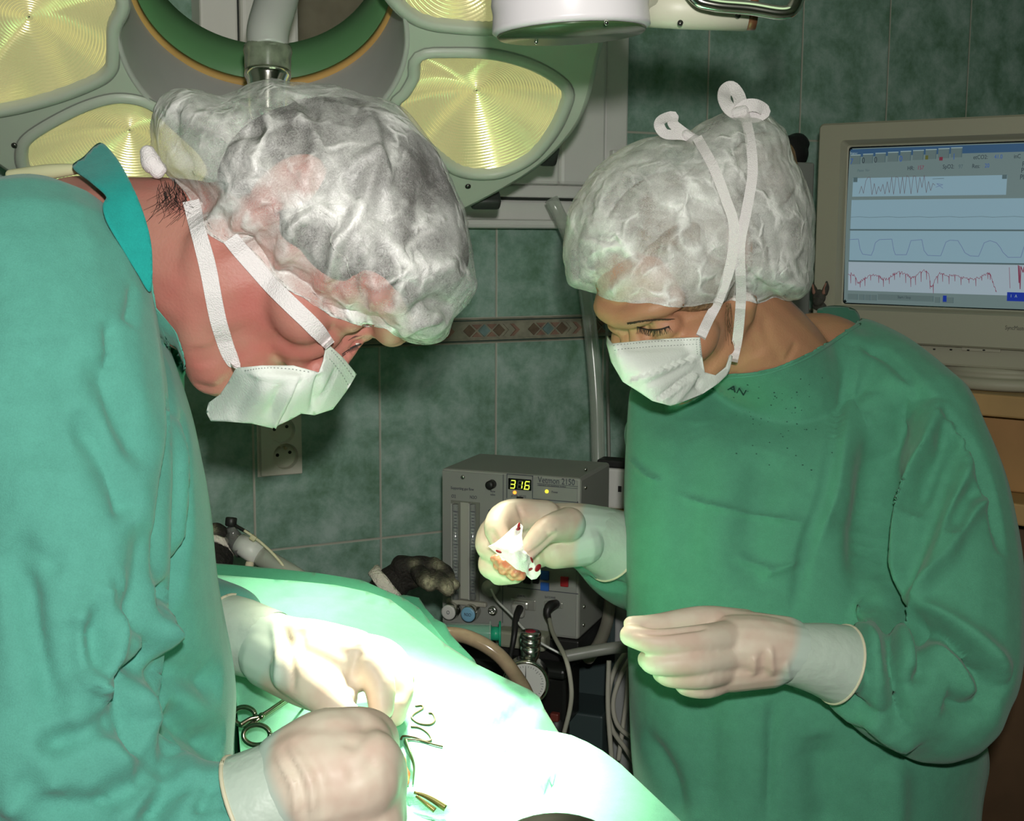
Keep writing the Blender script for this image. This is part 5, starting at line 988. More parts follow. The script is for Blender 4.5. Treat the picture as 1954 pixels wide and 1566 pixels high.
    V = cover(V, Fc, [bv], 0.004, 0, lambda x, y: (x < 400) & (y < 1200)); V = sculpt(V, Fc, [([(255, 546), (250, 585), (241, 622)], .006, .004), ([(206, 609), (210, 662), (224, 703)], .006, .004), ([(188, 671), (215, 747), (250, 823), (286, 886)], .013, .008), ([(143, 779), (192, 859), (232, 949), (250, 990)], .011, .008), ([(322, 689), (322, 819), (318, 900), (310, 998), (309, 1070), (300, 1121)], .009, .007, G), ([(349, 783), (353, 886), (352, 960), (349, 1027), (327, 1112), (310, 1147), (309, 1215)], .007, .010, G), ([(335, 800), (336, 960), (328, 1060)], .010, .006, R),
        ([(309, 1215), (289, 1257), (255, 1287), (200, 1321)], .011, .026, G), ([(314, 1150), (302, 1235), (262, 1275), (205, 1305), (188, 1325)], .012, .014, R), ([(221, 1091), (208, 1138), (162, 1189), (159, 1232), (170, 1283), (187, 1329)], .008, .007, R), ([(205, 1130), (180, 1190), (180, 1250), (192, 1310)], .007, .009, G), ([(145, 1180), (142, 1240), (155, 1300)], .009, .006, G), ([(221, 1091), (235, 1140), (260, 1185), (300, 1212)], .007, .006, G), ([(234, 1080), (238, 1180), (205, 1300)], .005, .005, R),
        ([(4, 1045), (43, 1121), (55, 1189), (81, 1283), (108, 1372)], .010, .009, G), ([(20, 1025), (70, 1060), (120, 1090)], .008, .004, G), ([(72, 1427), (170, 1393), (242, 1368)], .008, .008, G), ([(119, 1359), (183, 1402), (238, 1457), (275, 1470)], .009, .006, R), ([(327, 1393), (298, 1448), (264, 1487), (208, 1529), (200, 1550)], .009, .009, G), ([(336, 1402), (332, 1465), (293, 1555), (270, 1600)], .007, .009, G), ([(370, 1470), (323, 1533), (290, 1590)], .007, .008, G), ([(410, 1480), (380, 1560)], .006, .006, G), ([(448, 1470), (430, 1560)], .006, .005, G),
        ([(315, 1359), (383, 1406), (425, 1427)], .011, .014, G), ([(276, 1283), (370, 1287), (425, 1308)], .013, .010, G), ([(245, 1320), (247, 1370), (265, 1440)], .007, .008, G), ([(270, 1300), (285, 1370), (290, 1420)], .009, .007, R), ([(60, 640), (70, 760), (60, 900)], .03, .006, G), ([(280, 1000), (270, 1100), (255, 1180)], .012, .006, G), ([(20, 1500), (120, 1540), (220, 1560)], .010, .008, G), ([(0, 1560), (60, 1520), (130, 1500)], .008, .006, R)], 1.5)
    V += vnormals(V, Fc) * (fbm(V, 22, 5, 3) * 0.0016)[:, None]
    V = cover(V, Fc, [bv], 0.003, 0, lambda x, y: (x < 420) & (y < 1200))
    gown = mesh('gown', V, Fc, GOWN, root)
    # scrub collar standing around the neck
    pol = [(138, 318), (160, 298), (190, 272), (215, 292), (240, 330), (268, 390), (286, 450), (291, 500), (287, 556), (262, 520), (232, 470), (204, 420), (196, 392), (202, 372), (172, 345)]
    V1, F1 = cloth(pol, [(138, 318, 1.00), (190, 272, 1.03), (240, 330, 0.975), (286, 450, 0.950), (287, 556, 0.950), (204, 420, 0.935), (172, 345, 0.965), (235, 420, 0.945)], 6)
    o = mesh('scrub_collar', V1, F1, SCRUB, root); solid(o, 0.002); o['label'] = 'teal collar of a scrub shirt standing up at the nape'
    V2 = np.array([P(x, y, 2.075 - d) for x, y, d in pix(V1)]); o2 = mesh('scrub_collar_flap', V2, [f[::-1] for f in F1], SCRUB, o); solid(o2, 0.002)
    g = Geo(); g.add(*capsule([P(20, 333, 1.05), P(90, 328, 1.04), (P(150, 322, 1.03))], [0.004, 0.006, 0.004])); g.obj('undershirt_edge', mat('cream_cotton', (0.60, 0.60, 0.36), rough=0.9), o)
    # cap
    poly = [(297, 305), (319, 327), (345, 356), (364, 383), (378, 418), (398, 446), (427, 463), (455, 466), (485, 495), (525, 534), (560, 557), (592, 574), (632, 601), (681, 615), (735, 625), (757, 640), (793, 653), (833, 655), (856, 637), (868, 606), (893, 576), (910, 545), (904, 495), (898, 440), (880, 382), (850, 318), (830, 278), (790, 224), (740, 191), (690, 179), (640, 163), (570, 157), (515, 151), (470, 165), (420, 181), (350, 168), (312, 180), (294, 212), (288, 252)]
    V, Fc = balloon(poly, (600, 390), 1.035, 0.112, 260, 60, 0.62)
    V = crumple(V, Fc, 4, 0.0013, 60)
    V = sculpt(V, Fc, [([(545, 210), (600, 250), (590, 330), (560, 380)], .006, .006, 'ridge'), ([(700, 200), (715, 290), (690, 400), (640, 470), (620, 530)], .006, .008, 'ridge'), ([(640, 390), (560, 430), (530, 500)], .005, .005, 'ridge'), ([(480, 330), (430, 390), (400, 430)], .006, .006, 'ridge'), ([(380, 300), (450, 250), (540, 250)], .008, .007, 'groove'), ([(440, 190), (500, 230), (520, 290)], .008, .006, 'ridge'), ([(655, 330), (700, 300), (730, 310), (742, 380)], .005, .005, 'ridge'), ([(660, 590), (680, 500), (720, 420)], .006, .006, 'ridge'), ([(700, 600), (740, 540), (800, 500)], .005, .005, 'ridge'), ([(600, 560), (640, 500), (650, 440)], .005, .005, 'ridge'), ([(330, 200), (330, 270), (370, 330)], .008, .006, 'groove'), ([(560, 180), (590, 200), (600, 240)], .005, .005, 'groove'), ([(870, 590), (820, 580), (780, 610)], .006, .006, 'groove'), ([(760, 640), (800, 615), (850, 605)], .005, .006, 'ridge'), ([(520, 520), (560, 470), (570, 420)], .005, .006, 'ridge'), ([(440, 455), (470, 400), (520, 370)], .006, .005, 'ridge'), ([(840, 330), (800, 420), (790, 520)], .010, .005, 'groove')])
    V = cover(V, Fc, [bv, BVHTree.FromPolygons(Vh.tolist(), Fh)], 0.002, 0)
    o = mesh('surgical_cap', V, Fc, CAPM, root); o['label'] = 'crumpled white bouffant cap with dark hair showing through'
    # elastic hem of the cap
    hem = [(297, 305), (319, 327), (345, 356), (364, 383), (378, 418), (398, 446), (427, 463), (455, 466), (485, 495), (525, 534), (560, 557), (592, 574), (632, 601), (681, 615), (735, 625), (757, 640)]
    # mask, two halves meeting along the middle, and its ties
    mp = [(450, 702), (500, 697), (560, 697), (610, 712), (618, 690), (625, 655), (655, 682), (681, 714), (660, 748), (635, 781), (600, 792), (575, 789), (555, 800), (520, 817), (480, 808), (430, 804), (402, 803), (393, 786), (398, 768), (420, 752), (436, 728)]
    ctl = [(450, 702, .962), (560, 697, .958), (612, 712, .966), (625, 655, .975), (681, 714, 1.035), (660, 748, 1.03), (635, 781, 1.02), (575, 789, .998), (520, 817, 1.01), (402, 803, 1.02), (393, 786, 1.03), (436, 728, .985), (500, 750, .955), (560, 750, .960), (610, 740, .975)]
    V, Fc = cloth(mp, ctl, 5, 0)
    V = sculpt(V, Fc, [([(612, 712), (606, 745), (598, 790)], .0035, .006, 'groove'), ([(578, 715), (550, 770), (535, 800), (520, 816)], .003, .005, 'lap'), ([(470, 712), (520, 718), (590, 722)], .003, .0025, 'ridge'), ([(540, 730), (510, 800)], .004, .003, 'groove'), ([(490, 715), (440, 800)], .006, .002, 'groove'), ([(645, 700), (610, 770)], .003, .003, 'groove')])
    mk = mesh('face_mask', V, Fc, MASKM, root); solid(mk, 0.0012); bm_ = BVHTree.FromPolygons(V.tolist(), Fc)
    V2 = np.array([P(x, y, 2.075 - d) for x, y, d in pix(V)]); f2 = mesh('mask_far_half', V2, [f[::-1] for f in Fc], MASKM, mk); solid(f2, 0.0012)
    def stitches(bvh, pts, n, m, par, nm='stitching'):
        q, nn = on_skin(bvh, pts, n, 0.0011); g = Geo()
        for i in range(0, len(q) - 1, 2): a = q[i]; b = q[i] + (q[i + 1] - q[i]) * 0.8; g.add(*strip(np.array([a, (a + b) / 2, b]), 0.0006, thick=0.0003, normals=nn[[i, i, i]]))
        if g.n: g.obj(nm, m, par, False)
    stitches(bm_, [(630, 668), (650, 690), (672, 718)], 24, STITCH, mk); stitches(bm_, [(626, 684), (645, 706), (662, 733)], 22, STITCH, mk); stitches(bm_, [(470, 706), (520, 702), (590, 710)], 40, STITCH, mk)
    for pts, n in (([(365, 388), (384, 450), (402, 530), (418, 610), (438, 670), (456, 704)], 40), ([(440, 452), (480, 502), (540, 565), (590, 615), (629, 658)], 40)):
        q, nn = on_skin(bv, pts, n, 0.0022); tgt = raycast(bm_, *pts[-1]) 
        q[-1] = P(pts[-1][0], pts[-1][1], .966 if pts[-1][0] > 600 else .962); q[-2] = (q[-1] + q[-3]) / 2
        wd = np.concatenate([np.full(len(q) - 8, 0.0122), np.linspace(0.012, 0.0085, 8)]); g = Geo(); g.add(*strip(q, wd, thick=0.0008, normals=nn)); g.obj('mask_tie', STRAP, mk, False)
    g = Geo(); g.add(*capsule([P(282, 292, 1.0), P(290, 312, 1.0), P(306, 322, 1.0)], [0.006, 0.008, 0.005])); g.add(*capsule([P(282, 300, 1.0), P(300, 326, 1.0)], [0.005, 0.006])); Vk, Fk = g.arrays(); mesh('tie_knot', Vk, Fk, STRAP, mk)
    # gloved hands
    g1 = glove('glove', near_d, near_p, 0.0028, 8, root, ((610, 1500), (470, 1540)), [([(525, 1432), (560, 1500), (566, 1570)], .003, .0022, 'ridge'), ([(538, 1425), (575, 1500), (582, 1570)], .003, .0018, 'groove'), ([(550, 1418), (590, 1490), (600, 1570)], .003, .002, 'ridge'), ([(565, 1405), (610, 1480), (620, 1560)], .0045, .0018, 'groove'), ([(700, 1360), (690, 1400), (660, 1430)], .006, .0025, 'groove'), ([(720, 1450), (690, 1470), (660, 1480)], .006, .002, 'groove')], label='near glove, back of the fist towards the viewer')
    gl = Geo(); V, Fc = sweep(np.array([P(478, 1549, .892), P(500, 1538, .892), P(524, 1526, .893), P(550, 1512, .895)]), [0.0405, 0.0395, 0.0385, 0.0372], 40, False); gl.add(V, Fc); gl.obj('cuff', GLOVECUFF, g1); V0 = V[:40]; rr = Geo(); rr.add(*sweep(np.vstack([V0, V0[:2]]), 0.0016, 8)); rr.obj('rolled_rim', ROLL_, g1)
    g2 = glove('glove', far_d, far_p, 0.0022, 9, root, ((600, 1255), (450, 1205)), [([(540, 1190), (555, 1250), (560, 1320)], .004, .003, 'groove'), ([(520, 1180), (530, 1250), (525, 1310)], .004, .0025, 'ridge'), ([(575, 1200), (580, 1270)], .004, .002, 'groove'), ([(690, 1225), (672, 1280), (668, 1320)], .006, .004, 'groove')], label='far glove reaching out from behind the gown')
    gl = Geo(); V, Fc = sweep(np.array([P(434, 1208, 1.20), P(460, 1214, 1.192), P(490, 1224, 1.18), P(520, 1233, 1.17)]), [0.0355, 0.0345, 0.0330, 0.0312], 40, False); gl.add(V, Fc); gl.obj('cuff', GLOVECUFF, g2); V0 = V[:40]; rr = Geo(); rr.add(*sweep(np.vstack([V0, V0[:2]]), 0.0016, 8)); rr.obj('rolled_rim', ROLL_, g2)
    return root, bv, stitches
GLOVECUFF = mat('latex_cuff', (0.52, 0.62, 0.53), rough=0.45, spec=0.35, alpha=0.85, bump=0.5, bscale=60)
MAN, MANBVH, STITCHES = man()
# ------------------------------------------------------------------ the woman watching
def woman():
    root = thing('person', (0.36, 1.42, 0.0), 'woman standing upright in green gown, tied cap and mask, holding gauze before her', 'person', 'surgical team at the table')
    ph, ps = math.radians(40), math.radians(36); Fh = np.array([-math.cos(ph), -math.sin(ph), 0]); Z = np.array([0, 0, 1.0])
    h = Head(P(1310, 533, 1.32), Fh * math.cos(ps) - Z * math.sin(ps), Z * math.cos(ps) + Fh * math.sin(ps), 0.97)
    left_d = [  # thumb on top, then the four fingers
        [(1420, 1195, 1.215, 34), (1340, 1182, 1.195, 27), (1255, 1192, 1.175, 22), (1204, 1190, 1.165, 15)],
        [(1400, 1215, 1.185, 34), (1330, 1222, 1.155, 30), (1250, 1224, 1.145, 25), (1204, 1212, 1.155, 22)],
        [(1395, 1250, 1.180, 32), (1325, 1262, 1.150, 27), (1255, 1266, 1.148, 23), (1236, 1258, 1.165, 20)],
        [(1390, 1275, 1.185, 30), (1340, 1290, 1.158, 25), (1282, 1291, 1.157, 21), (1262, 1284, 1.175, 18)],
        [(1390, 1292, 1.195, 26), (1350, 1312, 1.172, 21), (1312, 1312, 1.170, 17), (1300, 1304, 1.18, 15)]]
    left_p = [[(1590, 1257, 1.225, 54), (1520, 1245, 1.205, 56), (1450, 1236, 1.195, 62), (1395, 1230, 1.19, 58)], [(1470, 1260, 1.20, 52), (1390, 1275, 1.19, 46)], [(1500, 1225, 1.21, 50), (1410, 1205, 1.205, 42)]]
    right_d = [  # index finger bent down, thumb towards it, the rest cupped beneath
        [(1040, 985, 1.385, 32), (972, 982, 1.365, 30), (948, 1005, 1.345, 25), (957, 1035, 1.335, 20)],
        [(1085, 1000, 1.37, 34), (1042, 1012, 1.34, 26), (1012, 1045, 1.328, 20), (1000, 1062, 1.325, 16)],
        [(1030, 1000, 1.40, 32), (955, 1005, 1.385, 30), (930, 1040, 1.37, 24), (952, 1062, 1.35, 19)],
        [(1040, 1030, 1.40, 32), (960, 1048, 1.39, 28), (934, 1080, 1.37, 22), (965, 1094, 1.35, 19)],
        [(1040, 1050, 1.40, 30), (985, 1072, 1.385, 24), (950, 1098, 1.365, 18), (985, 1100, 1.345, 14)]]
    right_p = [[(1150, 1022, 1.43, 56), (1100, 1015, 1.41, 56), (1050, 1012, 1.40, 52), (1010, 1012, 1.395, 44)], [(1110, 1035, 1.40, 46), (1060, 1050, 1.385, 36)]]
    torso = slices([(735, 1200, 1660, 1.45), (785, 1196, 1770, 1.44), (860, 1192, 1790, 1.43), (1000, 1187, 1790, 1.43), (1150, 1190, 1800, 1.43), (1300, 1198, 1840, 1.43), (1440, 1206, 1885, 1.435), (1566, 1216, 1872, 1.44), (1900, 1220, 1870, 1.46), (2250, 1215, 1880, 1.48)], [0.035, 0.055, 0.085, 0.112, 0.122, 0.13, 0.135, 0.135, 0.14, 0.14], 48, 0.75)
    yoke = [[(1290, 775, 1.455, 52), (1390, 765, 1.435, 58), (1490, 770, 1.43, 70)], [(1250, 830, 1.50, 60), (1370, 785, 1.46, 70), (1500, 752, 1.44, 82), (1612, 735, 1.46, 112)], [(1634, 700, 1.49, 93), (1690, 745, 1.45, 106), (1746, 812, 1.41, 122)]]
    arm = [[(1746, 820, 1.41, 124), (1778, 950, 1.38, 142), (1790, 1100, 1.345, 158), (1796, 1240, 1.30, 150), (1782, 1312, 1.285, 138)], [(1782, 1312, 1.285, 132), (1715, 1304, 1.26, 118), (1665, 1290, 1.245, 98), (1625, 1276, 1.235, 62)]]
    armr = [[(1310, 920, 1.52, 95), (1285, 1065, 1.53, 104), (1205, 1072, 1.49, 92), (1130, 1040, 1.445, 62)]]
    inner = [[(1310, 540, 1.33, 100), (1420, 640, 1.38, 108), (1480, 710, 1.42, 112), (1500, 800, 1.45, 120)], [(1290, 850, 1.53, 40), (1370, 812, 1.50, 48), (1490, 768, 1.455, 80), (1590, 728, 1.455, 92), (1650, 760, 1.48, 80)], [(1440, 700, 1.40, 70), (1560, 668, 1.46, 72), (1640, 690, 1.50, 58)]]
    pcs = head_pieces(h, 0.92, 0.80, 0.80, (-0.014, 0.030), 0.93) + caps_px(inner) + caps_px(shrink(arm + armr, 0.40)) + caps_px(shrink(left_p + right_p, 0.75)) + caps_px(shrink(left_d + right_d, 0.62)) + [slices([(830, 1290, 1690, 1.44), (1000, 1270, 1700, 1.44), (1300, 1280, 1720, 1.44), (1566, 1290, 1760, 1.45), (1900, 1300, 1760, 1.46)], [0.06, 0.085, 0.09, 0.09, 0.1])] + legs(1420, 1690, 1.46, 1850, nrm(Fh))
    V, Fc = remesh('person_body', pcs, 0.0032, 5)
    V = sculpt(V, Fc, [([(1198, 622), (1222, 614), (1250, 612), (1278, 618), (1300, 616)], 0.0045, 0.0025), ([(1214, 634), (1245, 640), (1276, 634)], 0.004, 0.0022), ([(1455, 600), (1470, 650), (1500, 700)], .006, .002), ([(1520, 655), (1500, 690)], .004, .002), ([(1430, 620), (1450, 680)], .012, .003), ([(1402, 590), (1412, 650), (1405, 700)], .010, .003)])
    body = mesh('body', V, Fc, SKIN_W, root); bv = BVHTree.FromPolygons(V.tolist(), Fc)
    HAIR = mat('hair_blond_brown', (0.19, 0.115, 0.055), rough=0.6, var=0.35, vscale=120, bump=0.8, bscale=220); LASH = mat('lash_dark', (0.02, 0.014, 0.010), rough=0.6)
    hp = [h.e(-0.006, 0.034, 0, 0.088, 0.078, 0.078), h.e(-0.034, 0.0, 0, 0.058, 0.062, 0.072), ellip(P(1455, 330, 1.39), [RGT * 0.038, UPV * 0.042, FWD * 0.038])]
    Vh, Fh_ = remesh('h', hp, 0.004, 4); Vh += vnormals(Vh, Fh_) * (fbm(Vh, 160, 8, 2) * 0.0014)[:, None]; hair = mesh('hair', Vh, Fh_, HAIR, root); hair['label'] = 'light brown hair gathered in a bun under the cap'
    # eyebrow and lowered lashes
    rng = random.Random(2); g = Geo()
    for i in range(150):
        u = rng.random(); x = 1196 + 82 * u; y = 616.5 - 8 * math.sin(u * 1.9) + rng.uniform(-2.0, 2.0) * (1 - 0.7 * u); q, nn = on_skin(bv, [(x, y + 1), (x + 5, y - 0.5), (x + 10, y)], 4, 0.0005)
        if len(q) == 4: g.add(*sweep(q, np.linspace(0.00032, 0.0001, 4), 4))
    g.obj('eyebrow', HAIR if False else mat('brow_brown', (0.06, 0.035, 0.02), rough=0.7), body)
    g = Geo()
    for i in range(44):
        u = i / 43; x = 1216 + 60 * u; y = 623.5 + 5.5 * math.sin(u * math.pi); q, nn = on_skin(bv, [(x, y), (x + rng.uniform(-2, 2) - 2 + 4 * u, y + 4), (x + rng.uniform(-3, 3) - 4 + 8 * u, y + 9)], 5, 0.0006)
        if len(q) == 5: q = q + nn * np.array([0, .0006, .0014, .0022, .003])[:, None]; g.add(*sweep(q, np.linspace(0.00032, 0.00010, 5), 4))
    q, nn = on_skin(bv, [(1216, 623), (1232, 627.5), (1248, 629), (1262, 627.5), (1277, 623)], 24, 0.0004); g.add(*sweep(q, 0.0008, 6)); g.obj('eyelashes', LASH, body)
    g = Geo()
    for i in range(14):
        x = 1388 + rng.uniform(-4, 8); q, nn = on_skin(bv, [(x, 578), (x + rng.uniform(-6, 4), 610), (x + rng.uniform(-3, 9), 650 + rng.uniform(-20, 10))], 9, 0.001)
        if len(q) > 3: g.add(*sweep(q, np.linspace(0.00035, 0.00015, len(q)), 4))
    g.obj('loose_strands', HAIR, hair)
    # gown with a wide neckline
    V, Fc = remesh('gown', [torso] + caps_px(yoke) + caps_px(arm) + caps_px(armr), 0.0040, 8)
    V = cover(V, Fc, [bv], 0.004, 2, lambda x, y: (y < 900) & (x > 1280))
    G = 'groove'; Lp = 'lap'; R = 'ridge'
    V = sculpt(V, Fc, [([(1628, 651), (1600, 790), (1576, 933), (1544, 1032), (1513, 1174)], .006, .0045, G), ([(1640, 660), (1612, 800), (1588, 940), (1556, 1040)], .012, .005, R), ([(1291, 941), (1358, 964), (1465, 984), (1548, 1000)], .003, .003, R), ([(1192, 865), (1231, 905), (1260, 920)], .003, .003, R), ([(1746, 733), (1707, 790), (1675, 877), (1667, 956), (1671, 1075), (1687, 1154)], .020, .020, G), ([(1667, 747), (1655, 798), (1640, 900), (1625, 1000)], .018, .006, R), ([(1659, 790), (1679, 846)], .004, .004, R),
        ([(1790, 758), (1774, 838), (1750, 885), (1715, 976), (1703, 1075), (1699, 1147)], .012, .013, R), ([(1814, 805), (1790, 860), (1765, 910), (1740, 980)], .012, .012, G), ([(1808, 800), (1845, 853)], .006, .007, R), ([(1853, 853), (1830, 917), (1798, 996), (1766, 1075), (1720, 1154)], .010, .012, R), ([(1838, 860), (1812, 930), (1780, 1010), (1745, 1090), (1712, 1150)], .010, .010, G), ([(1889, 948), (1853, 980), (1798, 1075), (1735, 1143)], .008, .008, R), ([(1870, 930), (1840, 960), (1815, 1020)], .008, .006, G), ([(1470, 860), (1440, 980), (1430, 1130)], .02, .005, G), ([(1330, 800), (1320, 950), (1300, 1100)], .02, .004, G), ([(1400, 1060), (1480, 1090)], .004, .003, R), ([(1450, 1100), (1530, 1070)], .004, .003, R),
        ([(1672, 1090), (1682, 1130), (1700, 1160), (1725, 1166)], .010, .020, G), ([(1722, 1167), (1796, 1204), (1858, 1254), (1907, 1328)], .010, .020, G), ([(1730, 1150), (1800, 1185), (1870, 1235), (1925, 1290)], .012, .010, R), ([(1648, 1150), (1685, 1182), (1697, 1278), (1716, 1396)], .010, .014, G), ([(1625, 1160), (1668, 1180), (1680, 1260), (1695, 1360)], .010, .010, R), ([(1720, 1175), (1752, 1210), (1759, 1278), (1730, 1290)], .009, .009, G), ([(1700, 1180), (1730, 1230), (1735, 1300)], .010, .008, R), ([(1780, 1210), (1830, 1280), (1850, 1340)], .009, .008, R), ([(1802, 1334), (1850, 1350), (1900, 1330)], .012, .009, G), ([(1605, 1215), (1640, 1240), (1655, 1290)], .006, .007, G), ([(1598, 1240), (1625, 1270), (1632, 1320)], .006, .006, R), ([(1615, 1190), (1650, 1215), (1668, 1250)], .006, .006, R), ([(1590, 1285), (1620, 1330), (1680, 1370)], .007, .006, G), ([(1575, 1300), (1600, 1340), (1650, 1380)], .006, .005, R), ([(1640, 1350), (1700, 1400), (1745, 1420)], .010, .007, R),
        ([(1475, 1330), (1470, 1450), (1465, 1566)], .006, .004, G), ([(1340, 1300), (1352, 1440), (1350, 1560)], .02, .006, G), ([(1230, 1400), (1280, 1480), (1300, 1566)], .012, .006, G), ([(1560, 1400), (1570, 1500), (1580, 1600)], .02, .007, G), ([(1700, 1450), (1705, 1530), (1700, 1600)], .015, .006, R), ([(1640, 660), (1700, 690), (1780, 770)], .006, .004, G), ([(1790, 770), (1850, 850), (1895, 960), (1915, 1060)], .006, .006, G), ([(1110, 1100), (1150, 1125), (1195, 1120)], .005, .005, G), ([(1160, 1010), (1190, 1020)], .006, .005, G)], 1.75)
    V += vnormals(V, Fc) * (fbm(V, 20, 9, 3) * 0.0015)[:, None]
    V = cover(V, Fc, [bv], 0.003, 0, lambda x, y: (y < 900) & (x > 1280))
    # cut the neckline
    line = [(1640, 613), (1606, 636), (1570, 660), (1535, 680), (1500, 695), (1465, 707), (1430, 713), (1395, 716), (1360, 722), (1300, 716), (1240, 690)]
    lc = catmull(np.array(line, float), 200); hole = [tuple(q) for q in lc] + [(1220, 500), (1690, 480), (1668, 600)]
    px = pix(V); kill = inpoly(px[:, :2], hole) & (px[:, 2] < 1.62)
    Fc = [f for f in Fc if not all(kill[i] for i in f)]
    cnt = {}
    for f in Fc:
        for i in range(len(f)): e = tuple(sorted((f[i], f[(i + 1) % len(f)]))); cnt[e] = cnt.get(e, 0) + 1
    bd = {i for e, c in cnt.items() if c == 1 for i in e}
    for i in bd:
        dd = ((lc - px[i, :2]) ** 2).sum(1); j = dd.argmin()
        if dd[j] < 14 ** 2 and 2 < j < 197: V[i] = P(lc[j, 0], lc[j, 1], px[i, 2])
    gown = mesh('gown', V, Fc, GOWN2, root); solid(gown, 0.0016)
    gb = BVHTree.FromPolygons(V.tolist(), Fc)
    hm = stroke_points(gb, [(x + 1.5, y + 5) for x, y in line[:9]], 60)
    if len(hm) > 5: g = Geo(); g.add(*sweep(hm, 0.0013, 8)); g.obj('neck_hem', GOWN2, gown)
    qa = raycast(gb, 1407, 742); na = np.array(gb.find_nearest(Vector(qa))[1]); na = na if na @ (CAM - qa) > 0 else -na; xa = nrm(RGT - na * (RGT @ na)); ya = np.cross(na, xa)
    text('ink_mark', 'AN', 0.0165, mat('ink_faded', (0.012, 0.05, 0.04), rough=0.9), qa + na * 0.0018, xa, ya, gown, 'CENTER', 0.0003, 0.1)
    # dark spots on the cloth
    g = Geo()
    for i in range(62):
        x, y = rng.gauss(1490, 60), rng.gauss(770, 55)
        if not (1400 < x < 1600 and 715 < y < 960): continue
        q = raycast(gb, x, y)
        if q is None: continue
        nv = gb.find_nearest(Vector(q))[1]; nv = np.array(nv); nv = nv if nv @ (CAM - q) > 0 else -nv; a = nrm(np.cross(nv, [0.3, 0.2, 1])); b = np.cross(nv, a); r = rng.uniform(0.0004, 0.0011)
        g.add(*ellip(q + nv * 0.0002, [a * r, b * r * 0.8, nv * 0.0003], 8, 5))
    g.obj('spatter', mat('spot_dark', (0.02, 0.09, 0.06), rough=0.8), gown)
    # flap of the scrub collar behind the neck
    V1, F1 = cloth([(1560, 590), (1585, 583), (1612, 584), (1634, 592), (1643, 612), (1640, 622), (1610, 612), (1575, 604)], [(1560, 590, 1.53), (1612, 584, 1.555), (1643, 612, 1.53), (1575, 604, 1.515), (1610, 612, 1.52)], 5)
    o = mesh('scrub_collar', V1, F1, fabric('scrub_dark_green', (0.02, 0.17, 0.10)), root); solid(o, 0.003)
    # cap
    poly = [(1082, 535), (1075, 490), (1078, 440), (1086, 400), (1106, 365), (1135, 325), (1172, 292), (1225, 268), (1265, 258), (1300, 260), (1330, 240), (1385, 212), (1430, 207), (1470, 222), (1500, 250), (1512, 290), (1530, 330), (1550, 380), (1556, 430), (1553, 500), (1548, 545), (1530, 566), (1505, 574), (1480, 568), (1450, 580), (1425, 574), (1390, 574), (1350, 580), (1310, 586), (1280, 588), (1240, 580), (1200, 578), (1160, 570), (1125, 556), (1096, 548)]
    V, Fc = balloon(poly, (1325, 420), 1.345, 0.112, 260, 60, 0.62)
    V = crumple(V, Fc, 11, 0.0012, 62)
    V = sculpt(V, Fc, [([(1380, 215), (1330, 290), (1300, 330)], .006, .006, 'groove'), ([(1180, 330), (1250, 350), (1330, 330)], .004, .005, 'ridge'), ([(1130, 420), (1200, 390), (1300, 350)], .004, .005, 'ridge'), ([(1110, 450), (1180, 430), (1240, 380)], .004, .004, 'ridge'), ([(1310, 400), (1360, 405), (1395, 425)], .006, .009, 'ridge'), ([(1435, 310), (1480, 290), (1510, 300)], .004, .005, 'ridge'), ([(1440, 420), (1480, 400), (1500, 350)], .005, .006, 'ridge'), ([(1470, 570), (1478, 500), (1470, 440), (1430, 415)], .006, .008, 'ridge'), ([(1460, 570), (1455, 500), (1440, 440)], .006, .006, 'groove'), ([(1150, 560), (1165, 500), (1150, 450)], .004, .004, 'ridge'), ([(1200, 575), (1225, 520), (1240, 450)], .005, .006, 'ridge'), ([(1265, 580), (1290, 520), (1275, 440)], .005, .006, 'ridge'), ([(1290, 585), (1310, 530), (1330, 480)], .004, .005, 'ridge'), ([(1330, 580), (1350, 510), (1380, 480)], .006, .007, 'groove'), ([(1345, 575), (1365, 520), (1395, 490)], .004, .006, 'ridge'), ([(1520, 560), (1530, 500), (1550, 460)], .006, .005, 'groove'), ([(1480, 470), (1520, 440), (1550, 400)], .005, .006, 'ridge'), ([(1560, 420), (1520, 400), (1490, 380)], .004, .004, 'ridge'), ([(1110, 540), (1110, 480), (1130, 430)], .005, .004, 'groove')])
    V = cover(V, Fc, [bv, BVHTree.FromPolygons(Vh.tolist(), Fh_)], 0.002, 0)
    o = mesh('surgical_cap', V, Fc, CAPM2, root); o['label'] = 'white bouffant cap with two ties knotted on top'; cb = BVHTree.FromPolygons(V.tolist(), Fc)
    # mask and ties
    mp = [(1336, 643), (1250, 647), (1168, 655), (1158, 640), (1157, 655), (1166, 690), (1188, 728), (1215, 745), (1245, 765), (1279, 774), (1300, 768), (1340, 752), (1370, 732), (1391, 712), (1398, 680), (1394, 676), (1386, 700), (1366, 716), (1345, 710), (1340, 680)]
    ctl = [(1336, 643, 1.265), (1250, 647, 1.245), (1200, 652, 1.235), (1168, 655, 1.232), (1157, 650, 1.262), (1166, 690, 1.238), (1188, 728, 1.232), (1215, 745, 1.226), (1279, 774, 1.236), (1340, 752, 1.270), (1391, 712, 1.290), (1398, 680, 1.292), (1366, 716, 1.276), (1345, 710, 1.268), (1340, 680, 1.264), (1240, 690, 1.222), (1290, 720, 1.236), (1230, 730, 1.216), (1300, 680, 1.243)]
    V, Fc = cloth(mp, ctl, 5, 0)
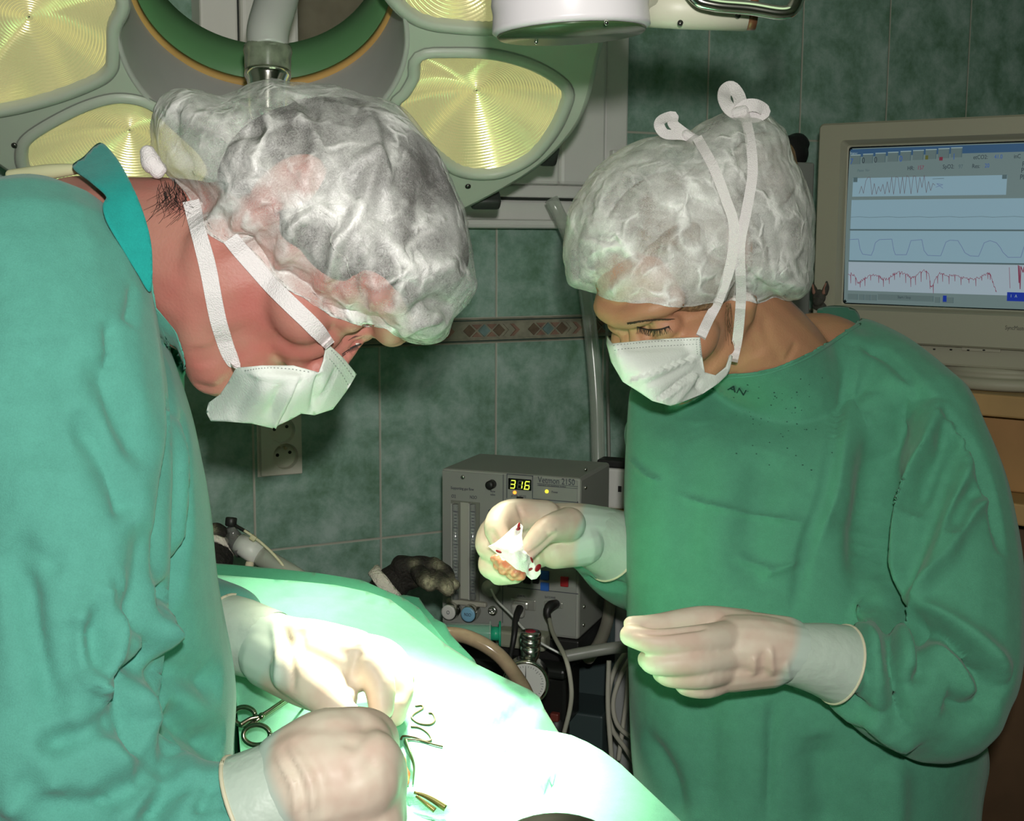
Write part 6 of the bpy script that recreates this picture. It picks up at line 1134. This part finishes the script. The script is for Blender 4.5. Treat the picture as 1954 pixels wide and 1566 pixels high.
    V = sculpt(V, Fc, [([(1195, 728), (1240, 712), (1300, 690), (1330, 680)], .0035, .004, 'lap'), ([(1220, 738), (1270, 718), (1320, 690)], .003, .003, 'groove'), ([(1250, 768), (1290, 738), (1332, 710)], .0035, .004, 'lap'), ([(1180, 668), (1260, 662), (1330, 660)], .0025, .0015, 'groove'), ([(1285, 770), (1310, 742), (1332, 712)], .003, .003, 'ridge'), ([(1178, 670), (1200, 720)], .006, .003, 'ridge'), ([(1335, 720), (1330, 745)], .004, .003, 'groove')])
    V = cover(V, Fc, [bv], 0.003, 0)
    mk = mesh('face_mask', V, Fc, MASKM, root); solid(mk, 0.0012); mb = BVHTree.FromPolygons(V.tolist(), Fc)
    for pts, n in (([(1172, 660), (1250, 653), (1332, 648)], 54), ([(1174, 668), (1250, 662), (1330, 656)], 54), ([(1328, 648), (1330, 675)], 14), ([(1334, 648), (1336, 676)], 14)): STITCHES(mb, pts, n, STITCH, mk)
    for pts, end in (([(1336, 645), (1352, 610), (1372, 570), (1395, 500), (1400, 430), (1385, 380), (1362, 320), (1330, 262)], (1336, 645, 1.262)), ([(1398, 690), (1408, 640), (1414, 560), (1412, 470), (1425, 400), (1436, 330), (1432, 270), (1420, 212)], (1398, 690, 1.288))):
        cand = []
        for x, y in catmull(np.array(pts, float), 60):
            a, b = raycast(bv, x, y), raycast(cb, x, y); c = [v for v in (a, b) if v is not None]
            if c: cand.append(min(c, key=lambda v: np.linalg.norm(v - CAM)))
        q = np.array(cand); d = pix(q); dep = d[:, 2] - 0.004; dep[0] = end[2]; k = np.ones(7) / 7; dp = np.convolve(np.concatenate([[dep[0]] * 3, dep, [dep[-1]] * 3]), k, 'valid'); dp = np.minimum(dp, dep + 0.001); q = np.array([P(x, y, z) for (x, y), z in zip(d[:, :2], dp)])
        g = Geo(); g.add(*strip(q, np.linspace(0.010, 0.0095, len(q)), thick=0.0008)); g.obj('mask_tie', STRAP, mk, False)
    # bows on top of the cap
    def loop(pts, w): g = Geo(); g.add(*strip(catmull(np.array([P(*q) for q in pts]), 40), w, thick=0.0009)); return g
    g = Geo()
    for L, w in (([(1408, 218, 1.30), (1392, 208, 1.295), (1382, 190, 1.30), (1384, 174, 1.31), (1397, 168, 1.315), (1410, 185, 1.31), (1414, 214, 1.30)], 0.014), ([(1408, 214, 1.298), (1425, 202, 1.295), (1444, 202, 1.295), (1458, 212, 1.30), (1440, 222, 1.30), (1412, 218, 1.30)], 0.013)): p = catmull(np.array([P(*q) for q in L]), 36); g.add(*strip(p, w, thick=0.0009, normals=np.tile(nrm(CAM - p[0]) + UPV * 0.3 + RGT * 0.35, (36, 1))))
    g.add(*capsule([P(1404, 216, 1.297), P(1418, 212, 1.297)], [0.006, 0.006])); g.obj('bow', STRAP, mk, False)
    g = Geo()
    for L in ([(1318, 262, 1.30), (1300, 250, 1.298), (1284, 236, 1.30), (1284, 222, 1.305), (1264, 228, 1.30), (1258, 240, 1.295), (1270, 256, 1.295), (1300, 258, 1.296), (1320, 262, 1.297)],): p = catmull(np.array([P(*q) for q in L]), 44); g.add(*strip(p, 0.0105, thick=0.0009, normals=np.tile(nrm(CAM - p[0]) + UPV * 0.45, (44, 1))))
    g.add(*capsule([P(1310, 258, 1.297), P(1328, 268, 1.295)], [0.0055, 0.0055])); g.obj('bow', STRAP, mk, False)
    # gloved hands
    g1 = glove('glove', left_d, left_p, 0.0019, 3, root, ((1440, 1235), (1590, 1260)), [([(1205, 1205), (1260, 1207), (1320, 1200), (1350, 1196)], .0028, .003, 'groove'), ([(1440, 1250), (1438, 1290)], .0028, .0022, 'ridge'), ([(1470, 1230), (1475, 1290)], .003, .002, 'ridge'), ([(1455, 1240), (1458, 1290)], .004, .002, 'groove'), ([(1500, 1260), (1506, 1300)], .003, .002, 'ridge')], label='glove at waist height, fingertips pinched together')
    def cuff(par, pts, rad): g = Geo(); V, Fc = sweep(np.array([P(*q) for q in pts]), rad, 44, False); g.add(V, Fc); g.obj('cuff', GLOVECUFF, par); e = V[-44:]; r = Geo(); r.add(*sweep(np.vstack([e, e[:2]]), 0.0014, 8)); r.obj('rolled_rim', ROLL_, par)
    cuff(g1, [(1500, 1246, 1.203), (1530, 1250, 1.208), (1565, 1256, 1.215), (1602, 1267, 1.222)], [0.0275, 0.030, 0.0335, 0.0372])
    g2 = glove('glove', right_d, right_p, 0.0019, 3, root, ((1075, 1015), (1150, 1030)), [([(985, 960), (996, 985), (1002, 1010)], .0028, .0025, 'groove'), ([(1000, 1062), (1030, 1045), (1062, 1015)], .003, .003, 'groove'), ([(1045, 1015), (1062, 1012)], .002, .002, 'ridge'), ([(935, 1010), (950, 1035), (958, 1050)], .003, .003, 'groove')], label='glove raised in front of the monitor box, gripping the gauze')
    cuff(g2, [(1105, 1018, 1.412), (1125, 1022, 1.42), (1150, 1030, 1.432), (1172, 1042, 1.442)], [0.0315, 0.0335, 0.037, 0.0405])
    return root
woman()
# ================================================================== patient, drapes and the things on the field
def fur():
    m = mat('dog_fur', (0.02, 0.018, 0.014), rough=0.75, bump=0.9, bscale=260, bdetail=6); nt = m.node_tree; b = nt.nodes['Principled BSDF']; at = nt.nodes.new('ShaderNodeAttribute'); at.attribute_name = 'tan'; tc = nt.nodes.new('ShaderNodeTexCoord')
    n = nt.nodes.new('ShaderNodeTexNoise'); n.inputs['Scale'].default_value = 150; n.inputs['Detail'].default_value = 5; n.inputs['Distortion'].default_value = 1.5; nt.links.new(tc.outputs['Object'], n.inputs['Vector'])
    f = math_node(nt, 'MULTIPLY', at.outputs['Fac'], math_node(nt, 'ADD', math_node(nt, 'MULTIPLY', n.outputs['Fac'], 1.8), -0.1)); cl = nt.nodes.new('ShaderNodeClamp'); nt.links.new(f, cl.inputs[0])
    mx = nt.nodes.new('ShaderNodeMix'); mx.data_type = 'RGBA'; nt.links.new(cl.outputs[0], mx.inputs[0]); mx.inputs[6].default_value = (0.018, 0.016, 0.012, 1); mx.inputs[7].default_value = (0.42, 0.40, 0.26, 1); nt.links.new(mx.outputs[2], b.inputs['Base Color']); return m
def dog():
    t = thing('dog', P(700, 1300, 1.25) - np.array([0, 0, 0.08]), 'black and tan dog lying under the drape, one bandaged forepaw raised and its muzzle showing', 'dog')
    ch = [[(600, 1260, 1.53, 60), (650, 1200, 1.58, 46), (700, 1160, 1.62, 38), (738, 1128, 1.64, 34), (762, 1102, 1.65, 32), (800, 1092, 1.65, 29)], [(770, 1085, 1.64, 26), (815, 1086, 1.645, 25), (846, 1104, 1.645, 20)], [(824, 1076, 1.64, 15), (846, 1088, 1.63, 15), (858, 1100, 1.625, 11)], [(800, 1094, 1.62, 17), (816, 1108, 1.605, 17), (820, 1116, 1.60, 13)], [(836, 1104, 1.615, 17), (852, 1120, 1.602, 16), (856, 1126, 1.60, 12)], [(856, 1106, 1.635, 13), (868, 1116, 1.632, 12)],
          [(640, 1330, 1.46, 100), (760, 1480, 1.36, 140), (900, 1640, 1.26, 160)], [(640, 1330, 1.46, 95), (480, 1220, 1.54, 76), (392, 1130, 1.575, 62), (395, 1085, 1.57, 50), (408, 1060, 1.58, 38), (415, 1035, 1.59, 26), (418, 1022, 1.59, 20)], [(404, 1016, 1.60, 12), (412, 1010, 1.60, 14), (424, 1016, 1.60, 12)], [(385, 1120, 1.57, 56), (420, 1085, 1.585, 22)]]
    V, Fc = remesh('dog', caps_px(ch), 0.0024, 3); V = sculpt(V, Fc, [([(800, 1075), (795, 1100)], .004, .004), ([(826, 1085), (822, 1120)], .003, .004), ([(850, 1092), (848, 1125)], .003, .003)])
    V += vnormals(V, Fc) * (fbm(V, 260, 2, 2) * 0.0008)[:, None]
    o = mesh('body', V, Fc, fur(), t); px = pix(V); at = o.data.attributes.new('tan', 'FLOAT', 'POINT'); f = np.zeros(len(V))
    for x, y, r, k in ((818, 1112, 15, 1.0), (854, 1122, 15, 1.1), (868, 1112, 12, 1.0), (790, 1074, 8, .5), (836, 1076, 12, .6), (404, 1010, 9, 0.9)): f = np.maximum(f, k * np.exp(-((px[:, 0] - x) ** 2 + (px[:, 1] - y) ** 2) / r ** 2))
    at.data.foreach_set('value', f.astype(np.float32))
    BAND = mat('bandage_white', (0.70, 0.66, 0.55), rough=0.9, bump=0.9, bscale=300)
    def band(pts, r, nm, par): g = Geo(); c = catmull(np.array([P(*q) for q in pts]), 20); V, Fc = sweep(c, np.array(r)[np.minimum(np.arange(20) * len(r) // 20, len(r) - 1)], 28); V = V + vnormals(V, Fc) * (fbm(V, 300, 5, 2) * 0.0007)[:, None]; return mesh(nm, V, Fc, BAND, par)
    # bandages as collars around leg and muzzle
    def collar(c, ax, r, w, name, flat=1.0, nm=STRAP):
        prof = [(r - 0.0015, 0), (r, 0.001), (r + 0.0010, w * 0.4), (r + 0.0006, w * 0.8), (r - 0.001, w)]; V, Fc = lathe(prof, c, ax, 40, False); V = V + vnormals(V, Fc) * (fbm(V, 260, 5, 2) * 0.0009)[:, None]; ob = mesh(name, V, Fc, BAND, t); solid(ob, 0.0016); return ob
    a0, a1 = P(722, 1138, 1.63), P(758, 1102, 1.648); collar(P(728, 1126, 1.625), nrm(RGT * 0.75 + UPV * 0.60 + FWD * 0.12), 0.0285, 0.016, 'bandage')
    b0, b1 = P(404, 1068, 1.575), P(413, 1040, 1.587); collar(b0 * 0.4 + b1 * 0.6, nrm(b1 - b0), 0.0235, 0.0085, 'muzzle_bandage')
    return t
dog()
def tubes():
    t = thing('breathing_tube', P(500, 1060, 1.55), 'clear breathing tube with a black cap and white sleeve leaving the dog muzzle', 'tube')
    WHT = mat('sleeve_white', (0.62, 0.63, 0.58), rough=0.4, var=0.06, vscale=60); CL = mat('tube_clear', (0.42, 0.44, 0.36), rough=0.15, alpha=0.55, spec=0.7); CL2 = mat('connector_smoke', (0.15, 0.15, 0.14), rough=0.1, alpha=0.75, spec=0.8)
    g = Geo(); g.add(*sweep(np.array([P(441, 1026, 1.56), P(452, 1040, 1.56), P(462, 1032, 1.555)]) if False else np.array([P(442, 1020, 1.565), P(452, 1034, 1.56), P(466, 1048, 1.555)]), [0.0095, 0.0105, 0.0125], 24)); g.obj('smoked_connector', CL2, t)
    g = Geo(); g.add(*lathe([(0.0055, 0), (0.0068, 0.0015), (0.0068, 0.0095), (0.0060, 0.0105), (0.001, 0.011)], P(440, 1004, 1.56), UPV + RGT * 0.1, 24)); g.obj('black_cap', BLK, t)
    g = Geo(); g.add(*sweep(np.array([P(441, 1005, 1.56), P(444, 1014, 1.562), P(448, 1028, 1.56)]), [0.0055, 0.0065, 0.009], 20)); g.obj('elbow', CL2, t)
    g = Geo(); p = np.array([P(456, 1036, 1.557), P(475, 1047, 1.553), P(496, 1060, 1.55)]); g.add(*sweep(p, [0.0125, 0.0132, 0.0132], 28)); g.obj('white_sleeve', WHT, t)
    g = Geo(); g.add(*sweep(catmull(np.array([P(496, 1060, 1.55), P(520, 1074, 1.545), P(560, 1098, 1.535), P(600, 1125, 1.53)]), 24), 0.0118, 24)); g.obj('corrugated_hose', CL, t)
    g = Geo(); g.add(*lathe([(0.0045, 0), (0.005, 0.0015), (0.005, 0.006), (0.0058, 0.0065), (0.0058, 0.0085), (0.002, 0.009)], P(477, 1072, 1.54), -UPV * 0.85 - RGT * .1 + (-FWD) * .2, 16)); g.obj('side_port', mat('port_ivory', (0.62, 0.54, 0.38), rough=0.5), t)
    b = Geo(); b.add(*sweep(catmull(np.array([P(450, 1003, 1.55), P(462, 1010, 1.545), P(474, 1017, 1.54)]), 12), 0.0022, 10)); b.obj('black_strain_relief', BLK, t)
    b = Geo(); b.add(*sweep(catmull(np.array([P(466, 1012, 1.54), P(484, 1024, 1.538), P(506, 1042, 1.535), P(528, 1064, 1.532), P(545, 1085, 1.53)]), 30), 0.0017, 10)); b.obj('sampling_line', mat('line_cream', (0.58, 0.55, 0.36), rough=0.4), t)
    b = Geo(); b.add(*rbox(P(483, 1026, 1.535), RGT * 0.003 - UPV * 0.002, UPV * 0.0026 + RGT * 0.0018, FWD * 0.003, 0.0008)); b.obj('line_clip', mat('clip_cream', (0.5, 0.46, 0.28), rough=0.5), t)
tubes()
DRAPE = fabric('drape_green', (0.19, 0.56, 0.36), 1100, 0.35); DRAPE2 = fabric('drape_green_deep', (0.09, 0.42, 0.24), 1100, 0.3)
DB = []
def drapes():
    # upper sheet over the patient
    back = [(405, 1095), (410, 1096), (470, 1100), (560, 1106), (640, 1116), (700, 1130), (745, 1146), (790, 1180), (850, 1230), (910, 1270), (970, 1300), (1010, 1318), (1028, 1330), (1040, 1352), (1066, 1396)]
    pol = back + [(1105, 1470), (1150, 1700), (700, 1760), (480, 1750), (455, 1450), (448, 1300)]
    ctl = [(-200, 1085, 1.44), (300, 1085, 1.44), (410, 1096, 1.44), (560, 1106, 1.46), (700, 1130, 1.46), (790, 1180, 1.42), (910, 1270, 1.34), (1028, 1330, 1.28), (1066, 1396, 1.25), (1105, 1470, 1.20), (1150, 1700, 1.12), (700, 1760, .98), (250, 1750, .98), (-200, 1700, 1.0), (500, 1330, 1.24), (430, 1400, 1.23), (700, 1300, 1.215), (800, 1400, 1.135), (850, 1500, 1.085), (640, 1200, 1.33), (950, 1400, 1.19), (1000, 1500, 1.12), (800, 1600, 1.04), (300, 1300, 1.27), (450, 1500, 1.13)]
    V, Fc = cloth(pol, ctl, 9, 0)
    V = sculpt(V, Fc, [([(1020, 1335), (960, 1390), (930, 1425), (925, 1450)], .016, .016, 'groove'), ([(1000, 1330), (930, 1365), (880, 1385)], .005, .005, 'ridge'), ([(1030, 1350), (985, 1400), (960, 1460)], .014, .012, 'ridge'), ([(760, 1160), (680, 1140), (580, 1130), (520, 1140)], .006, .004, 'groove'), ([(700, 1170), (600, 1160), (500, 1160)], .006, .003, 'ridge'), ([(820, 1250), (760, 1260)], .004, .002, 'ridge'), ([(870, 1560), (800, 1540), (770, 1520)], .008, .006, 'groove'), ([(770, 1440), (780, 1470), (785, 1500)], .006, .010, 'groove')])
    V += vnormals(V, Fc) * (fbm(V, 14, 5, 2) * 0.002)[:, None]
    # hanging far side so the sheet has a back
    DB.append(BVHTree.FromPolygons(V.tolist(), Fc)); o = mesh('surgical_drape', V, Fc, DRAPE); solid(o, 0.0015); props(o, 'pale green surgical drape under the bright light, over the patient', 'drape')
    bk = catmull(np.array([P(x, y, d) for (x, y), d in zip(back, tps(ctl)(np.array(back)))]), 80); g = Geo(); rows = [bk]
    # second sheet standing up behind it
    p2 = [(392, 1072), (408, 1074), (500, 1082), (600, 1092), (690, 1106), (740, 1128), (770, 1140), (800, 1160), (820, 1185), (860, 1235), (900, 1262), (915, 1290), (840, 1262), (790, 1215), (740, 1170), (690, 1145), (600, 1128), (400, 1120), (392, 1119)]
    c2 = [(x, y, d + 0.018) for x, y, d in [(-200, 1050, 1.50), (300, 1066, 1.50), (408, 1074, 1.50), (600, 1092, 1.51), (740, 1128, 1.50), (820, 1185, 1.47), (915, 1290, 1.37), (400, 1120, 1.46), (600, 1128, 1.475), (740, 1170, 1.46), (840, 1262, 1.385), (-200, 1110, 1.46)]]
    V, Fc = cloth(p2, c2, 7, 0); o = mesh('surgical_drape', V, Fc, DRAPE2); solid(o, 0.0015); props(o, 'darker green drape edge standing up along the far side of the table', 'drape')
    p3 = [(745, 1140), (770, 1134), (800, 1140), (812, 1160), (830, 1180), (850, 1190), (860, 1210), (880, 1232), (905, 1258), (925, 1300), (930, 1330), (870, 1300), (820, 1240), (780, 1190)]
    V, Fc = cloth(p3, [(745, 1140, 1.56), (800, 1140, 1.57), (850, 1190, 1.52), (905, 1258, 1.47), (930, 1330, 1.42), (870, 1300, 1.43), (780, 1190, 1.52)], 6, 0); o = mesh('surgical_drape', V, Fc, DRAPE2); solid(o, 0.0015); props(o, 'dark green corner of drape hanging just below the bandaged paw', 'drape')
    # near sheet falling towards the right
    p4 = [(850, 1640), (880, 1560), (930, 1470), (985, 1402), (1012, 1390), (1062, 1396), (1090, 1402), (1120, 1415), (1150, 1432), (1185, 1458), (1230, 1500), (1300, 1566), (1400, 1690), (1430, 1900), (1420, 2250), (920, 2350), (840, 1900)]
    c4 = [(850, 1640, 1.0), (930, 1470, 1.085), (985, 1402, 1.14), (1062, 1396, 1.17), (1150, 1432, 1.15), (1230, 1500, 1.10), (1300, 1566, 1.06), (1400, 1690, 1.02), (1430, 1900, 1.01), (1420, 2250, 1.03), (920, 2350, 1.0), (840, 1900, .97), (1080, 1500, 1.085), (1150, 1600, 1.02), (1000, 1600, 1.02), (1120, 1800, .985)]
    V, Fc = cloth(p4, c4, 8, 0); V = sculpt(V, Fc, [([(1066, 1464), (1040, 1488), (1018, 1514)], .003, .004, 'ridge'), ([(1064, 1478), (1048, 1500), (1035, 1515)], .0045, .007, 'groove'), ([(1030, 1425), (1070, 1440), (1110, 1434)], .012, .003, 'groove'), ([(964, 1400), (968, 1450)], .003, .002, 'groove')])
    DB.append(BVHTree.FromPolygons(V.tolist(), Fc)); o = mesh('surgical_drape', V, Fc, DRAPE); solid(o, 0.0015); props(o, 'pale green drape sheet sloping down at the lower right beside the woman', 'drape')
drapes()
def table():
    c = P(700, 1450, 1.34) + np.array([0.02, 0.013, 0]); a = np.array([0.55, -0.835, 0]); b = np.array([0.835, 0.55, 0]); t = thing('operating_table', (c[0], c[1], 0.0), 'steel operating table hidden under the green drapes', 'table'); z = 0.80
    g = Geo(); g.add(*rbox([c[0], c[1], z], a * 0.30, b * 0.085, [0, 0, 0.012], 0.004)); g.obj('table_top', STEEL, t, False)
    g = Geo(); g.add(*rbox([c[0], c[1], z / 2 - 0.01], a * 0.09, b * 0.09, [0, 0, z / 2 - 0.03], 0.01)); g.obj('column', GREY, t, False)
    g = Geo(); g.add(*rbox([c[0], c[1], 0.03], a * 0.25, b * 0.08, [0, 0, 0.03], 0.01)); g.obj('base', GREY, t, False)
table()
def instruments():
    IS = mat('instrument_steel', (0.28, 0.25, 0.19), rough=0.2, metal=1.0)
    t = thing('haemostat', P(500, 1370, 1.20), 'steel scissor-handled clamp lying on the drape beside the near glove', 'clamp')
    d = 1.163
    def arm(pts, r, flat=0.7): g = Geo(); g.add(*sweep(catmull(np.array([P(x, y, dd) for x, y, dd in pts]), 24), r, 10, True, flat)); return g
    g = arm([(600, 1300, 1.203), (545, 1335, 1.184), (500, 1365, 1.173), (478, 1372, 1.170), (458, 1384, 1.166)], np.linspace(0.0022, 0.0028, 24)); g.obj('shank', IS, t)
    g = arm([(598, 1304, 1.203), (540, 1342, 1.183), (500, 1368, 1.173), (490, 1376, 1.171), (484, 1384, 1.168)], np.linspace(0.0022, 0.0028, 24)); g.obj('shank', IS, t)
    g = Geo(); g.add(*lathe([(0.003, -0.002), (0.003, 0.002), (0.001, 0.003)], P(500, 1366, 1.171), -FWD + UPV * 0.5, 14)); g.obj('pivot_screw', IS, t)
    for cx, cy, rx, ry, dd in ((466, 1366, 21, 17, 1.174), (490, 1402, 25, 19, 1.160)):
        th = np.linspace(0, 2 * math.pi, 41); g = Geo(); g.add(*sweep(np.array([P(cx + rx * math.cos(a) + 0.25 * ry * math.sin(a), cy + ry * math.sin(a) - 0.15 * rx * math.cos(a), dd + 0.0011 * -1 * math.sin(a) * ry / 10) for a in th]), 0.0023, 10)); g.obj('finger_ring', IS, t)
    # suture threads, strip of tissue, swab edge on the bright field
    TH = mat('suture_thread', (0.045, 0.04, 0.006), rough=0.5); 
    def lay(name, pts, r, m, label, cat, off=0.0): g = Geo(); g.add(*sweep(catmull(np.array([P(*q) for q in pts]), 50), r, 8)); props(g.obj(name, m), label, cat, 'sutures on the drape')
    zz = lambda x, y: min([(q - CAM) @ FWD for q in (raycast(b, x, y) for b in DB) if q is not None] + [9]) - 0.0022
    lay('suture_thread', [(x, y, zz(x, y)) for x, y in ((793, 1347), (805, 1346), (806, 1352), (790, 1362), (786, 1370), (800, 1380), (820, 1382), (830, 1374), (826, 1362), (818, 1360))], 0.0009, TH, 'thin dark suture thread curled in the upper loop on the bright drape', 'thread')
    lay('suture_thread', [(x, y, zz(x, y)) for x, y in ((784, 1386), (800, 1388), (816, 1398), (823, 1410), (814, 1414), (790, 1406), (770, 1404), (765, 1410))], 0.0009, TH, 'thin dark suture thread in the lower wide loop on the bright drape', 'thread')
    lay('suture_thread', [(x, y, zz(x, y)) for x, y in ((772, 1410), (800, 1412), (828, 1420), (845, 1424))], 0.0008, TH, 'short straight suture thread end below the loops on the bright drape', 'thread')
    TS = mat('tissue_red', (0.30, 0.035, 0.015), rough=0.35, var=0.5, vscale=120, col2=(0.30, 0.14, 0.03))
    g = Geo(); p = catmull(np.array([P(x, y, zz(x, y) - .002) for x, y in ((766, 1442), (774, 1466), (778, 1484), (772, 1498), (766, 1508), (774, 1514))]), 30); V, Fc = sweep(p, [0.0021 + 0.0005 * math.sin(i * 0.9) for i in range(30)], 12); g.add(V, Fc); props(g.obj('tissue_strip', TS), 'small reddish strip of tissue at the wound beside the fist', 'tissue')
    g = Geo(); p = catmull(np.array([P(x, y, zz(x, y) - .002) for x, y in ((790, 1511), (806, 1516), (826, 1526), (850, 1542))]), 24); g.add(*sweep(p, np.linspace(0.0014, 0.0030, 24), 10, True, 0.6)); p2 = catmull(np.array([P(x, y, zz(x, y) - .002) for x, y in ((794, 1518), (812, 1532), (830, 1546))]), 20); g.add(*sweep(p2, np.linspace(0.0012, 0.0022, 20), 10)); props(g.obj('forceps_tip', mat('forceps_olive', (0.16, 0.15, 0.05), rough=0.3, metal=0.6)), 'slim olive-tinted forceps tip lying on the bright drape at the bottom', 'forceps')
    g = Geo(); p = catmull(np.array([P(x, y, zz(x, y) - .002) for x, y in ((774, 1414), (782, 1436), (790, 1462), (788, 1496))]), 24); g.add(*sweep(p, np.linspace(0.0036, 0.0010, 24), 12, True, 0.5)); props(g.obj('fold_shade', mat('fold_shade_green', (0.06, 0.13, 0.05), rough=0.3, metal=0.5)), 'dark green strip standing in for fold shade beside the reddish strip of tissue', 'clamp')  # dark green strip puts the shade of a drape fold into colour
    # dark rounded thing that rises into the bottom edge of the picture
    V, Fc = ellip(P(1062, 1641, 0.955), [RGT * 0.052, UPV * 0.0335, FWD * 0.030], 36, 20); props(mesh('rubber_bulb', V, Fc, mat('olive_rubber', (0.012, 0.014, 0.006), rough=0.6, spec=0.1)), 'dark olive rounded bulb rising at the bottom edge below the drape', 'bulb')
instruments()
def gauze():
    GZ = mat('gauze_white', (0.84, 0.82, 0.76), rough=0.9, bump=0.2, bscale=600); BL = mat('blood', (0.22, 0.008, 0.012), rough=0.35)
    pol = [(990, 997), (998, 1003), (996, 1022), (1000, 1050), (1012, 1062), (1022, 1078), (1031, 1082), (1032, 1094), (1024, 1104), (1014, 1106), (1008, 1099), (1000, 1092), (985, 1086), (964, 1068), (948, 1056), (931, 1042), (944, 1036), (962, 1022), (976, 1008)]
    ctl = [(990, 997, 1.318), (996, 1022, 1.312), (1012, 1062, 1.312), (1031, 1086, 1.318), (1008, 1100, 1.315), (964, 1068, 1.305), (931, 1042, 1.310), (962, 1022, 1.312), (980, 1050, 1.298), (990, 1070, 1.300)]
    V, Fc = cloth(pol, ctl, 3, 0); V = sculpt(V, Fc, [([(992, 1004), (982, 1030), (975, 1056)], .002, .003, 'groove'), ([(1000, 1030), (1002, 1070)], .0025, .003, 'ridge'), ([(1014, 1074), (1012, 1100)], .002, .004, 'groove')])
    o = mesh('gauze_swab', V, Fc, GZ); solid(o, 0.0016); props(o, 'folded white gauze swab with blood spots held in the raised glove', 'gauze'); b = BVHTree.FromPolygons(V.tolist(), Fc)
    def blot(x, y, a, e, w): 
        q = raycast(b, x, y)
        if q is None: return
        nv = np.array(b.find_nearest(Vector(q))[1]); nv = nv if nv @ (CAM - q) > 0 else -nv; t = nrm(RGT * math.cos(a) + UPV * math.sin(a)); t = nrm(t - nv * (t @ nv)); s = np.cross(nv, t); g = Geo(); g.add(*ellip(q + nv * 0.0006, [t * e, s * w, nv * 0.0008], 14, 8)); g.obj('blood_spot', BL, o)
    for q in ((990, 1003, 1.4, .0035, .0014), (989, 1009, .4, .0025, .0015), (952, 1052, -.3, .0035, .0014), (1026, 1083, .8, .0045, .0030), (1012, 1086, .5, .0035, .0014), (1014, 1068, -1.0, .0035, .0013)): blot(*q)
    TS = mat('tissue_pink', (0.50, 0.13, 0.08), rough=0.3, var=0.3, vscale=160, col2=(0.50, 0.25, 0.15), bump=0.3, bscale=200, coat=0.4)
    pcs = [ellip(P(x, y, d), [RGT * r, UPV * r * .85, FWD * r]) for x, y, d, r in ((946, 1066, 1.322, .006), (958, 1072, 1.316, .0075), (974, 1078, 1.312, .0085), (966, 1086, 1.316, .0075), (982, 1090, 1.312, .0075), (992, 1098, 1.314, .0065), (976, 1098, 1.318, .006), (950, 1078, 1.322, .006))]
    V, Fc = remesh('t', pcs, 0.0011, 2); V += vnormals(V, Fc) * (fbm(V, 420, 3, 2) * 0.0007)[:, None]; props(mesh('excised_tissue', V, Fc, TS), 'lump of pink and tan tissue under the gauze in the raised glove', 'tissue')
gauze()
